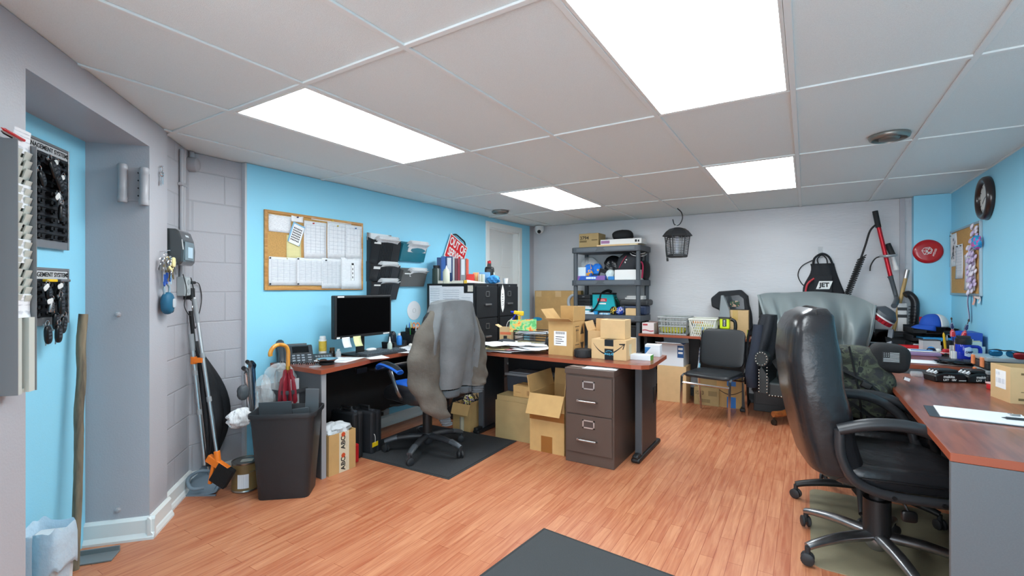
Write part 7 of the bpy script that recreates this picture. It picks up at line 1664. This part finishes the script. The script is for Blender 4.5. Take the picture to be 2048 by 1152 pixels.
b = MB(); b.tube([cover(.985, .18 + .82 * i / 14) + Vector((0, -.012, 0)) for i in range(15)], .013, 8, 2, flat=.6); b.build('rolled_edge', mat('grey_vinyl', '#7e8889', .36), t, smooth=True)

# ---- right wall
p = on_x(1977, 396, XR); t = thing('wall_clock', 'round dark brown wall clock high on the blue right wall', 'clock', (XR, p.y, p.z), 0)
b = MB(); b.lathe([(.0, 0), (.158, 0), (.165, .012), (.16, .034), (.148, .046), (.132, .046), (.118, .036), (.114, .024), (.114, .008), (0, .006)], 48, (0, 0, 0), (0, -pi / 2, 0)); b.build('rim', mat('clock_brown', '#2a1b18', .28, coat=.4), t, smooth=True)
b = MB(); b.lathe([(0, .018), (.118, .018), (.118, .02), (0, .0205)], 40, (0, 0, 0), (0, -pi / 2, 0)); fc = b.build('face', mat('clock_face', '#d4d6d2', .5), t, smooth=True)
for k in range(12):
    a = k * pi / 6; b = MB(); b.box((-.0215, .1 * sin(a), .1 * cos(a)), (.001, .006, .016), (-a, 0, 0)); b.build('hour_mark', INK, fc)
for a, L, w_ in ((2.2, .06, .006), (-1.35, .085, .004)):
    b = MB(); b.box((-.0225, L / 2 * sin(a), L / 2 * cos(a)), (.001, w_, L), (-a, 0, 0)); b.build('hand', INK, fc)
p0, p1 = on_x(1901, 463, XR), on_x(1962, 592, XR); y0, y1, z0, z1 = 5.06, 5.945, 1.255, 1.85
t = thing('corkboard', 'silver-framed corkboard with lei and papers on the blue right wall', 'corkboard', (XR, (y0 + y1) / 2, (z0 + z1) / 2)); hw, hh = (y1 - y0) / 2, (z1 - z0) / 2; e = .02
b = MB(); b.bb((-.012, -hw + .01, -hh + .01), (-.002, hw - .01, hh - .01)); b.build('cork_panel', CORK, t)
b = MB(); b.bb((-.02, -hw, -hh), (0, -hw + e, hh)).bb((-.02, hw - e, -hh), (0, hw, hh)).bb((-.02, -hw + e, -hh), (0, hw - e, -hh + e)).bb((-.02, -hw + e, hh - e), (0, hw - e, hh)); b.build('frame', mat('frame_alu', '#a9b4ba', .35, .7), t, bevel=.003)
GR = 'papers pinned to the silver-framed corkboard'; G2 = 'on the silver-framed corkboard'
def rs(u0, v0, u1, v1, lb, lay=0, m=PRINT, pin=(), rules=0): return wall_sheet(u0, v0, u1, v1, lb, m, GR, lay=lay, x=XR, sgn=-1, pin=pin, rules=rules)
o_ = rs(1904, 470, 1918, 532, 'narrow sheet with a black ink blot drawing, left ' + G2, 0, PAPER, [(-.3, .45, '#20242b')])
b = MB()
for i in range(26): b.sell((random.gauss(0, .035), random.gauss(-.02, .05), .005), (random.uniform(.004, .02), random.uniform(.006, .04), .002), (1, 1), nu=8, nv=4)
b.build('ink_drawing', INK, o_)
rs(1916, 491, 1931, 557, 'narrow lined sheet in the middle ' + G2, 1, PRINT2, [(-.2, .45, '#20242b'), (.3, .45, '#20242b')], 9)
rs(1935, 510, 1957, 581, 'large printed sheet hanging past the right end ' + G2, 2, PRINT, [(0, .45, '#b9b9b9')])
pk_ = on_x(1943, 520, XR - .04)
t = thing('flower_lei', 'pale purple artificial flower lei hanging down the silver-framed corkboard', 'garland', Vector((XR - .036, pk_.y, 1.85)))
lm = mat('lei_purple', '#c4b4d6', .7); lm2 = mat('lei_white', '#ddd8e6', .7)
zz = [460, 474, 488, 502, 514, 528, 541, 553, 566, 578]
for i, v in enumerate(zz):
    q = on_x(1941 + (6 if i < 2 else (-2 if i % 2 else 3)), v, XR - .036) - t.location
    b = MB()
    for k in range(7):
        a = k * 2 * pi / 7 + i; b.sell(q + Vector((.012 * cos(2 * a), .038 * cos(a), .03 * sin(a))), (.02, .05, .04), (1, 1), (a, .3, 0), 8, 5)
    b.build('flower', lm if i % 3 else lm2, t, smooth=True)
q = on_x(1953, 485, XR - .03)
blob('toy_octopus', 'turquoise and pink knobbly toy pinned at the top right of the silver-framed corkboard', 'toy', q, (.05, .14, .11), camo_mat('toy_mix', ['#2f9fd0', '#2f9fd0', '#d05aa8', '#4ab8c8'], 16), .14, 81)
p = on_x(1937, 586, XR - .021); t = thing('lanyard', 'purple and white ribbon lanyard hanging below the silver-framed corkboard', 'ribbon', p)
for dy, c in ((0, '#8a7fb8'), (.012, '#e2e0ea'), (-.01, '#3c3a5a')):
    b = MB(); b.grid(lambda u, v: (-.004 * sin(5 * v), dy + .012 * (u - .5) + .006 * sin(6 * v), -.24 * v), 1, 10); b.build('ribbon', mat('ribbon_' + c.strip('#'), c, .6), t, solid=.0015)
for u, v, w_, h_, c, lb in ((1946, 589, .05, .085, '#e8b0a0', 'pink paper tag under the silver-framed corkboard'), (1957, 589, .04, .07, '#e0e4e8', 'white card tag hanging under the right end of the silver-framed corkboard'), (1952, 588, .12, .035, '#dcd2cc', 'curled pale paper strip at the lower edge of the silver-framed corkboard')):
    q = on_x(u, v, XR - .02); b = MB(); b.grid(lambda a, c_: (.01 * sin(3 * c_), (a - .5) * w_, -h_ * c_), 4, 5); tag(b.build('paper_tag', mat('tag_' + c.strip('#'), c, .6), solid=.001, loc=q, rot=(.15, 0, 0)), lb, 'tag')
p = on_y(1856, 503, 5.998); t = thing('flying_disc', 'red flying disc with white emblem mounted on the blue pilaster', 'flying disc', (p.x, 6.003, p.z))
b = MB(); b.lathe([(0, .022), (.08, .024), (.1, .022), (.113, .012), (.116, 0), (.108, 0), (.1, .012), (0, .014)], 48, (0, 0, 0), (pi / 2, 0, 0)); b.build('disc_body', mat('disc_red', '#b3101d', .25, coat=.5), t, smooth=True)
b = MB()
def seg_(b, p, q, w=.004): 
    d = Vector((q[0] - p[0], q[1] - p[1])); L = d.length; a = math.atan2(d.y, d.x); b.box(((p[0] + q[0]) / 2, -.0252, (p[1] + q[1]) / 2), (L, .001, w), (0, -a, 0))
S_ = [(-.05, .01), (-.03, .035), (.01, .04), (.03, .015), (.02, -.02), (-.03, -.03)]
for i in range(6): seg_(b, S_[i], S_[(i + 1) % 6])
for p_, q_ in (((-.05, .01), (-.01, -.0)), ((-.01, 0), (-.03, -.03)), ((-.01, 0), (.01, .04)), ((-.01, 0), (.02, -.02)), ((-.03, .035), (.03, .015)), ((.03, .015), (-.01, -.03)), ((-.02, .02), (.0, -.02))): seg_(b, p_, q_, .005)
b.build('emblem', WHITEP, t)
b = MB(); b.box((.045, -.0252, -.012), (.075, .001, .016), (0, -1.25, 0)); b.build('emblem_bar', print_mat('bar_print', '#e6e2e2', '#b3101d', 200, 40, .9), t)

# ---- far desk load
def small(name, label, cat, p, d, c, rz=0, bev=.003, m=None, rough=.45, z=None):
    b = MB(); b.bb((-d[0] / 2, -d[1] / 2, 0), (d[0] / 2, d[1] / 2, d[2])); return tag(b.build(name, m or mat('sm_' + c.strip('#'), c, rough), loc=(p[0], p[1], p[2] if z is None else z), rot=(0, 0, rz), bevel=bev), label, cat)
p = af(1738, 690); t = thing('tablet', 'tablet with black screen in a grey case propped on the far desk', 'tablet', (.565, 5.70, FZ + .004), -.25)
TL = radians(-42); b = MB(); b.box((0, .02, .075), (.27, .016, .19), (TL, 0, 0)); b.build('case', mat('tablet_case', '#596068', .5), t, bevel=.008)
b = MB(); b.box((0, .0135, .0809), (.255, .006, .175), (TL, 0, 0)); fcx = b.build('bezel', mat('tablet_bezel', '#c8ccd2', .35), t, bevel=.003)
b = MB(); b.box((-.008, .0105, .0836), (.2, .004, .155), (TL, 0, 0)); b.build('screen', mat('tablet_screen', '#040406', .12), fcx)
b = MB(); b.bb((-.13, -.12, 0), (.13, -.02, .008)); b.build('folded_stand', mat('tablet_case', '#596068', .5), t, bevel=.003)
p = af(1806, 700); t = thing('clipboard_case', 'purple translucent clipboard case on the far desk', 'clipboard', (.735, 5.05, FZ), .02)
b = MB(); b.bb((-.17, -.12, 0), (.17, .12, .03)); b.build('case', mat('purple_plastic', '#b79cc9', .15, trans=.35), t, bevel=.008)
sheet(Vector((.76, 5.07, FZ + .032)), .27, .2, .03, 'white sheet on the purple clipboard case', PAPER, 'papers on the far desk', .002)
b = MB(); b.cyl((-.07, 0, 0), (.07, 0, .0), .004); tag(b.build('pen', mat('pen_skyblue', '#3f7fc0', .35), smooth=True, loc=(.8, 5.03, FZ + .039), rot=(0, 0, .15)), 'blue pen lying across the sheet on the purple clipboard case', 'pen')
sheet(Vector((.68, 4.56, FZ + .001)), .3, .21, .03, 'wide white sheet near the front edge of the far desk', PAPER, 'papers on the far desk', .001)
sheet(Vector((.93, 4.52, FZ + .003)), .24, .19, -.12, 'second white sheet under the black plastic bag on the far desk', PAPER, 'papers on the far desk', .002)
blob('plastic_bag', 'flattened black plastic bag lying before the blue tumbler', 'plastic bag', (.96, 4.49, FZ + .022), (.32, .18, .04), mat('black_film', '#121316', .22), .2, 91)
small('desk_blotter', 'black desk blotter under the blue tumbler', 'blotter', (1.0, 4.86, FZ), (.26, .4, .006), '#2a2d30')
t = thing('utility_knife_case', 'red zip case lying behind the purple clipboard case', 'case', (.80, 5.42, FZ), .1)
b = MB(); b.sell((0, 0, .02), (.3, .1, .04), (.4, .5)); b.build('case', REDP, t, smooth=True)
small('notebook', 'blue notebook under the red zip case', 'notebook', (.72, 5.48, FZ), (.26, .14, .006), '#2f86b8', .2)
sheet(Vector((.70, 5.60, FZ + .002)), .2, .25, .5, 'white sheet behind the red zip case on the far desk', PRINT, 'papers on the far desk', .004)
t = thing('letter_tray', 'black stacking letter trays on the far desk under the cap', 'letter tray', (.95, 5.62, FZ), .15)
for i in range(3):
    b = MB(); z = .07 * i; b.bb((-.16, -.12, z), (.16, .12, z + .006)).bb((-.16, -.12, z), (-.153, .12, z + .05)).bb((.153, -.12, z), (.16, .12, z + .05)).bb((-.16, .113, z), (.16, .12, z + .065)).bb((-.16, -.12, z), (-.06, -.114, z + .03)).bb((.06, -.12, z), (.16, -.114, z + .03)); b.build('tray_level', BLACKP, t, bevel=.002)
small('booklet', 'sky blue booklet in the middle letter tray', 'booklet', (.97, 5.58, FZ + .0765), (.2, .16, .03), '#3fa0d8', .15)
small('booklet', 'white booklet in the lowest letter tray', 'booklet', (.90, 5.57, FZ + .007), (.2, .16, .035), '#d9dcde', .15)
t = thing('label_printer', 'black slanted desk machine left of the letter trays', 'machine', (.73, 5.74, FZ), .1)
b = MB(); b.prism([(-.09, 0), (.09, 0), (.09, .13), (.04, .13), (-.09, .06)], -.1, .1, 'yz'); b.build('housing', BLACKP, t, bevel=.006)
for i in range(3):
    b = MB(); b.box((0, -.04 + .02 * i, .092 + .0108 * i), (.12, .008, .004), (.49, 0, 0)); b.build('slot', mat('slot_grey', '#4d5156', .4), t)
t = thing('baseball_cap', 'blue and white baseball cap on top of the black letter trays', 'cap', (.98, 5.62, FZ + .20), radians(200))
cb = mat('cap_blue', '#1c4fb0', .75); cw = mat('cap_white', '#dcdcda', .8)
def dome(u, v): a = pi * 2 * u; r = .095 * cos(v * pi / 2) ** .7; return (r * cos(a) * 1.1, r * sin(a), .11 * sin(v * pi / 2))
b = MB(); b.grid(lambda u, v: dome(.25 + .5 * u, v * .98), 20, 10); b.build('back_crown', cw, t, smooth=True, solid=.003)
b = MB(); b.grid(lambda u, v: dome(-.25 + .5 * u, v * .98), 20, 10); b.build('front_crown', cb, t, smooth=True, solid=.003)
b = MB(); b.grid(lambda u, v: ((.095 + .085 * v * (1 - (2 * u - 1) ** 2) ** .5) * cos((u - .5) * 2.2), (.093 + .05 * v * 0) * sin((u - .5) * 2.4) * 1.15, .012 - .03 * v * v - .02 * (2 * u - 1) ** 2 * v), 16, 6); b.build('brim', cb, t, smooth=True, solid=.004)
t = thing('gift_card_box', 'red printed card standing behind the blue cap', 'card', (1.0, 5.80, FZ + .14), 0)
b = MB(); b.bb((-.095, -.006, -.14), (.095, .006, .135)); b.build('card_body', mat('card_red', '#c4202b', .45), t, bevel=.004); b = MB(); b.bb((-.085, -.0072, .055), (.08, -.006, .085)); b.build('printing', print_mat('card_print', '#c4202b', '#f0e0e0', 40, 60, .9), t); b = MB(); b.lathe([(0, 0), (.014, 0), (.014, .001), (0, .001)], 16, (-.07, -.0065, .1), (pi / 2, 0, 0)); b.build('round_mark', WHITEP, t)
# pen pots, flags, holder with letters
def pot(label, p, r, h, m, name='pen_pot'):
    b = MB(); b.lathe([(0, 0), (r, 0), (r, h), (r - .003, h), (r - .003, .004), (0, .004)], 20); return tag(b.build(name, m, smooth=True, loc=p), label, 'pen pot')
pot('black mesh pen pot in front of the letter trays', (1.03, 5.36, FZ), .04, .1, mat('mesh_black', '#26282b', .5))
pot('clear pen pot beside the black mesh pen pot', (1.08, 5.26, FZ), .04, .1, CLEAR)
pc = [('#d9c51e', 'yellow'), ('#e4e4e2', 'white'), ('#1f5fb8', 'blue'), ('#c5262c', 'red'), ('#14161a', 'black'), ('#e39a2a', 'amber'), ('#2a9a8a', 'teal'), ('#7ec14a', 'light green')]
for i, (c, n) in enumerate(pc):
    q = (1.03, 5.36) if i < 4 else (1.08, 5.26); a = i * 1.9
    pen(q[0] + .02 * cos(a), q[1] + .02 * sin(a), FZ + .0055, .13 + .012 * (i % 4), c, (.12 * sin(a), .12 * cos(a), 0), '%s pen standing in the %s pen pot on the far desk' % (n, 'black mesh' if i < 4 else 'clear'))
pen(1.0, 5.30, FZ, .17, '#e2b62c', (.05, -.1, 0), 'thick yellow highlighter standing right of the letter trays', 'highlighter', .009)
pen(1.06, 5.18, FZ, .16, '#d5202a', (.04, .1, 0), 'thick red marker standing before the letter holder', 'marker', .009)
pen(1.04, 5.17, FZ, .19, '#c6d32c', (-.02, .2, 0), 'lime green marker leaning beside the thick red marker', 'marker', .008)
t = thing('letter_holder', 'white letter holder full of envelopes on the far desk', 'letter holder', (1.05, 4.92, FZ), radians(35))
b = MB(); b.bb((-.09, -.05, 0), (.09, .05, .006))
for y in (-.05, -.015, .02, .05): b.bb((-.09, y - .002, 0), (.09, y + .002, .1))
b.build('rack', WHITEP, t)
for i, (c, n) in enumerate((('#e9e6da', 'cream'), ('#e3d5a8', 'buff'), ('#dfe3ea', 'pale blue'), ('#cdb7c4', 'mauve'), ('#c8955a', 'tan'), ('#eeeeec', 'white'))):
    R35 = Matrix.Rotation(radians(35), 2); o2 = R35 @ Vector((.01 * (i % 3) - .01, -.04 + .014 * i)); b = MB(); b.bb((-.085, -.001, 0), (.085, .001, .13 + .008 * (i % 3)))
    tag(b.build('envelope', mat('env_' + n.split()[0], c, .7), loc=(1.05 + o2.x, 4.92 + o2.y, FZ + .0065), rot=(.06 * (i % 2), 0, radians(35))), '%s envelope standing in the white letter holder' % n, 'envelope')
small('binder', 'royal blue box file standing behind the letter holder against the right wall', 'box file', (1.10, 5.06, FZ), (.08, .26, .2), '#1d49a8')
blob('cloth_hat', 'crumpled blue cloth cap behind the letter holder', 'cap', (1.05, 5.13, FZ + .15), (.1, .1, .1), mat('cap_blue', '#1c4fb0', .75), .1, 93)
for i, (y, tl, lb) in enumerate(((5.06, (.1, -.08, 0), 'small furled stars and stripes flag, left of the pair'), (4.99, (-.12, .25, 0), 'small furled stars and stripes flag, leaning right in the pair'))):
    t = thing('hand_flag', lb, 'flag', (1.0, y - .03, FZ), 0, None, rot=tl)
    b = MB(); b.cyl((0, 0, 0), (0, 0, .3), .003).sell((0, 0, .305), (.012, .012, .022), (1, 1), nu=10, nv=6); b.build('staff', mat('staff_dark', '#3a2c22', .4), t, smooth=True)
    b = MB(); b.lathe([(0, .16), (.018, .165), (.016, .2), (.006, .22)], 12); b.build('striped_field', print_mat('stripes', '#c02a36', '#e8e6e6', 3, 260, 1.), t, smooth=True)
    b = MB(); b.lathe([(.006, .22), (.013, .235), (.010, .265), (.0, .28)], 12); b.build('star_field', print_mat('stars', '#1c2c58', '#e0e2ea', 160, 160, 1.), t, smooth=True)
# jumble in front
t = thing('toy_car', 'little red and white toy fire engine on the desk blotter', 'toy', (.955, 5.0, FZ + .0065), .3)
b = MB(); b.bb((-.04, -.02, .012), (.04, .02, .035)).bb((-.03, -.018, .035), (.03, .018, .055)); b.build('body', mat('toy_red', '#c7343c', .35), t, bevel=.005); b = MB(); b.bb((-.041, -.0205, .022), (.041, .0205, .028)); b.build('stripe', WHITEP, t)
for x in (-.025, .025):
    for y in (-.02, .02):
        b = MB(); b.cyl((x, y - .004, .012), (x, y + .004, .012), .012); b.build('wheel', RUBBER, t, smooth=True)
t = thing('cube_box', 'clear open box with a dark rim beside the toy fire engine', 'box', (.90, 5.33, FZ), .2)
b = MB(); b.bb((-.06, -.04, 0), (.06, .04, .003))
for a_, c_ in (((-.06, -.04), (.06, -.037)), ((-.06, .037), (.06, .04)), ((-.06, -.04), (-.057, .04)), ((.057, -.04), (.06, .04))): b.bb((a_[0], a_[1], 0), (c_[0], c_[1], .1))
b.build('box_body', CLEAR, t); b = MB(); b.tube([(-.06, -.04, .1), (.06, -.04, .1), (.06, .04, .1), (-.06, .04, .1)], .004, 6, 0, closed=True); b.build('rim', mat('rim_dark', '#3c4046', .4), t)
for i, (x, y, c, d, lb) in enumerate(((.885, 5.18, '#2f8fd6', (.05, .05, .05), 'sky blue rounded gadget by the toy fire engine'), (.915, 5.10, '#d8dcd6', (.045, .045, .045), 'white rounded gadget by the toy fire engine'), (.87, 5.09, '#15243f', (.06, .05, .05), 'navy rounded gadget left of the toy fire engine'), (.89, 4.97, '#2fa0dc', (.05, .03, .02), 'small cyan clip before the toy fire engine'), (1.0, 4.93, '#bfc4c6', (.06, .05, .04), 'pale grey trinket right of the toy fire engine'), (1.02, 5.06, '#8a6d5c', (.05, .04, .05), 'brown trinket behind the pale grey one'))):
    b = MB(); b.sell((0, 0, d[2] / 2), d, (.8, .8)); tag(b.build('gadget', mat('gad_%d' % i, c, .4), smooth=True, loc=(x, y, FZ + .0065)), lb, 'gadget')
# blue tumbler
t = thing('tumbler', 'translucent blue tumbler with CAMP emblem and black lid on the far desk', 'tumbler', (.985, 4.71, FZ + .0065), 0)
bt = mat('tumbler_blue', '#1c35b8', .12, trans=.25)
b = MB(); b.lathe([(0, 0), (.042, 0), (.046, .004), (.046, .12), (.044, .124), (0, .124)], 28); b.build('cup_body', bt, t, smooth=True)
b = MB(); b.lathe([(0, .124), (.044, .124), (.047, .13), (.047, .165), (.04, .17), (0, .17)], 28); b.box((-.0, .0, .178), (.07, .05, .016)); b.build('lid', BLACKP, t, smooth=True)
b = MB(); b.tube([(.044, .0, .11), (.085, 0, .105), (.09, 0, .06), (.08, 0, .02), (.044, 0, .02)], .012, 8, 4); b.build('cup_handle', bt, t, smooth=True)
AT = radians(-62)
def oncup(a, z, k=1.0): return (.0466 * k * cos(a), .0466 * k * sin(a), z)
b = MB(); b.grid(lambda u, v: oncup(AT + (u - .5) * 1.15, .045 + .055 * v + (.01 * (1 - abs(2 * u - 1)) if v > .5 else -.008 * (1 - abs(2 * u - 1)))), 10, 4); b.build('emblem', mat('emblem_pale', '#cfd6ea', .5), t, smooth=True)
text('CAMP', .021, mat('camp_blue', '#16245c', .5), t, (.0482 * cos(AT), .0482 * sin(AT), .07), (pi / 2, 0, AT + pi / 2), sx=.9, bold=.0008)
blob('crumpled_wrapper', 'crumpled clear wrapper with blue print right of the tumbler', 'wrapper', (1.09, 4.62, FZ + .03), (.08, .07, .055), print_mat('wrapper', '#d3dae8', '#2b4bb0', 60, 60, .6), .2, 94)
small('salt_shaker', 'small white bottle with black print left of the tumbler', 'bottle', (.93, 4.70, FZ + .0065), (.03, .03, .07), '#e2e2e0', m=print_mat('shaker', '#e2e2e0', '#1c1d20', 60, 80, .6))

# ---- near desk load
def battery(label, p, rz):
    t = thing('tool_battery', label, 'battery', p, rz); t.scale = (1.38, 1.38, 1.3)
    b = MB(); b.prism([(-.06, 0), (.06, 0), (.062, .03), (.05, .042), (-.02, .046), (-.045, .038), (-.062, .028)], -.038, .038, 'xz'); b.build('battery_case', BLACKS, t, bevel=.006)
    b = MB(); b.bb((-.045, -.03, .044), (.035, .03, .056)); b.build('slide_rail', BLACKP, t, bevel=.003)
    for y in (-.02, 0, .02):
        b = MB(); b.box((-.045, y, .045), (.026, .01, .01), (0, -.7, 0)); b.build('contact_cap', mat('contact_white', '#c9cdd0', .4), t, bevel=.002)
    text('makita', .0165, WHITEP, t, (-.008, -.0388, .026), FRONT, bold=.0003); text('LXT   18V', .012, WHITEP, t, (-.005, -.0388, .011), FRONT, bold=.0003)
    b = MB(); b.bb((.03, -.0388, .008), (.058, -.038, .0105)); b.build('white_bar', WHITEP, t)
battery('black 18V tool battery with white lettering, left of the pair on the near desk', (.715, 3.83, RZ), radians(24))
battery('black 18V tool battery with white lettering, right of the pair on the near desk', (.875, 3.90, RZ), radians(24))
b = MB(); b.lathe([(0, 0), (.03, 0), (.034, .02), (.03, .03), (0, .03)], 16); tag(b.build('glass_ashtray', CLEAR, smooth=True, loc=(.60, 3.93, RZ)), 'small clear glass piece at the far edge of the near desk', 'glass')
def organiser(label, z, rz, x, y):
    t = thing('parts_organiser', label, 'organiser', (x, y, z), rz)
    b = MB(); b.bb((-.13, -.12, 0), (.13, .12, .05)); b.build('case', mat('organiser_black', '#1f2124', .45), t, bevel=.01)
    b = MB(); b.bb((-.13, -.12, .05), (.13, .12, .075)); b.build('lid', mat('organiser_clear', '#aab2b5', .12, alpha=.7), t, bevel=.008)
    for yy in (-.075, .07):
        b = MB(); b.bb((-.14, yy - .02, .012), (-.128, yy + .02, .07)); b.build('latch', mat('latch_orange', '#e08552', .4), t, bevel=.004)
OX, OY = 1.032, 3.97
organiser('clear-lidded parts organiser with orange latches, lower of two', RZ + .0, radians(1), OX, OY)
organiser('clear-lidded parts organiser with orange latches, upper one under the sunglasses', RZ + .076, radians(3), OX + .0, OY + .03)
t = thing('red_level', 'red and pink plastic tool lying before the parts organisers', 'tool', (.93, 3.66, RZ), radians(25))
b = MB(); b.bb((-.07, -.025, 0), (.07, .025, .03)); b.build('red_body', REDP, t, bevel=.006); b = MB(); b.bb((-.07, -.027, .03), (.07, .03, .04)); b.build('pale_top', mat('pale_pink', '#dcb4b4', .4), t, bevel=.003)
def shades(label, x, y, z, c, rz):
    t = thing('sunglasses', label, 'sunglasses', (x, y, z), rz); lens = mat('lens_' + c.strip('#'), c, .08, .6)
    for s in (-1, 1):
        b = MB(); b.sell((s * .036, -.006 * 0, .022), (.062, .014, .042), (.7, .8), (.25, 0, s * -.25)); b.build('lens', lens, t, smooth=True)
        b = MB(); b.tube([(s * .066, .006, .03), (s * .072, .05, .026), (s * .066, .11, .012)], .003, 6, 4); b.build('temple', BLACKS, t, smooth=True)
    b = MB(); b.tube([(-.066, .004, .036), (-.03, -.004, .044), (0, -.004, .04), (.03, -.004, .044), (.066, .004, .036)], .0035, 6, 4); b.build('brow_bar', BLACKS, t, smooth=True)
shades('mirrored blue sunglasses on the upper parts organiser', 1.0, 3.93, RZ + .152, '#1f6a96', radians(-25))
shades('mirrored red sunglasses at the right end of the upper parts organiser', 1.08, 3.83, RZ + .152, '#8c2a34', radians(-20))
ca, cb_, cc = an(1985, 792), an(2022, 810), None
t = cardboard_box('open tan carton with white shipping label on the near desk, cut by the right edge', (.963, 3.36, RZ), radians(10), .26, .17, .175, CARDL, True, tape=False)
b = MB(); b.bb((-.1325, -.05, .06), (-.1302, .035, .15)); lb = b.build('label_sheet', PAPER, t); b = MB(); b.bb((-.1335, -.045, .085), (-.1324, .03, .11)); b.bb((-.1335, .0, .125), (-.1324, .03, .14)); b.build('printing', print_mat('label_rows', '#e4e8ee', '#5a6170', 400, 300, .8), lb)
b = MB(); b.bb((-.075, -.0865, .065), (.02, -.0852, .115)); dk = b.build('dark_badge', mat('badge_grey', '#4c463e', .6), t, bevel=.004); text('So', .045, mat('badge_text', '#d9c7a0', .6), dk, (-.045, -.0872, .09), FRONT, bold=.001)
b = MB(); b.bb((-.09, -.0865, .055), (.1, -.0855, .058)).bb((-.09, -.0865, .14), (.06, -.0855, .15)).bb((-.1, -.0865, .015), (-.07, -.0855, .026)).bb((-.06, -.0865, .018), (.03, -.0855, .022)); b.build('printing', mat('faded_print', '#75623f', .7), t)
t = thing('writing_pad', 'white writing pad in a dark folder near the front corner of the near desk', 'pad', (.63, 2.84, RZ), radians(-4))
b = MB(); b.bb((-.16, -.115, 0), (.17, .115, .004)); b.build('folder', mat('folder_grey', '#3b444b', .5), t, bevel=.001); b = MB(); b.bb((-.125, -.108, .004), (.165, .11, .01)); b.build('pad_sheet', PAPER, t, bevel=.001)
p = an(1995, 831); b = MB(); b.cyl((0, 0, 0), (.014, 0, 0), .001, .0035).cyl((.014, 0, 0), (.13, 0, 0), .0052, seg=8); tag(b.build('pencil', mat('graphite_pencil', '#33373b', .4), smooth=False, loc=(.705, 2.80, RZ + .0155), rot=(0, 0, radians(4))), 'dark pencil lying on the white writing pad', 'pencil')
t = thing('binder_clip', 'small silver clip on the right side of the white writing pad', 'clip', (.77, 2.89, RZ + .0101), .3); b = MB(); b.box((0, 0, .004), (.03, .012, .008)); b.tube([(-.01, .006, .004), (-.008, .03, .003), (.008, .03, .003), (.01, .006, .004)], .0012, 5, 2); b.build('clip_body', STEEL, t)
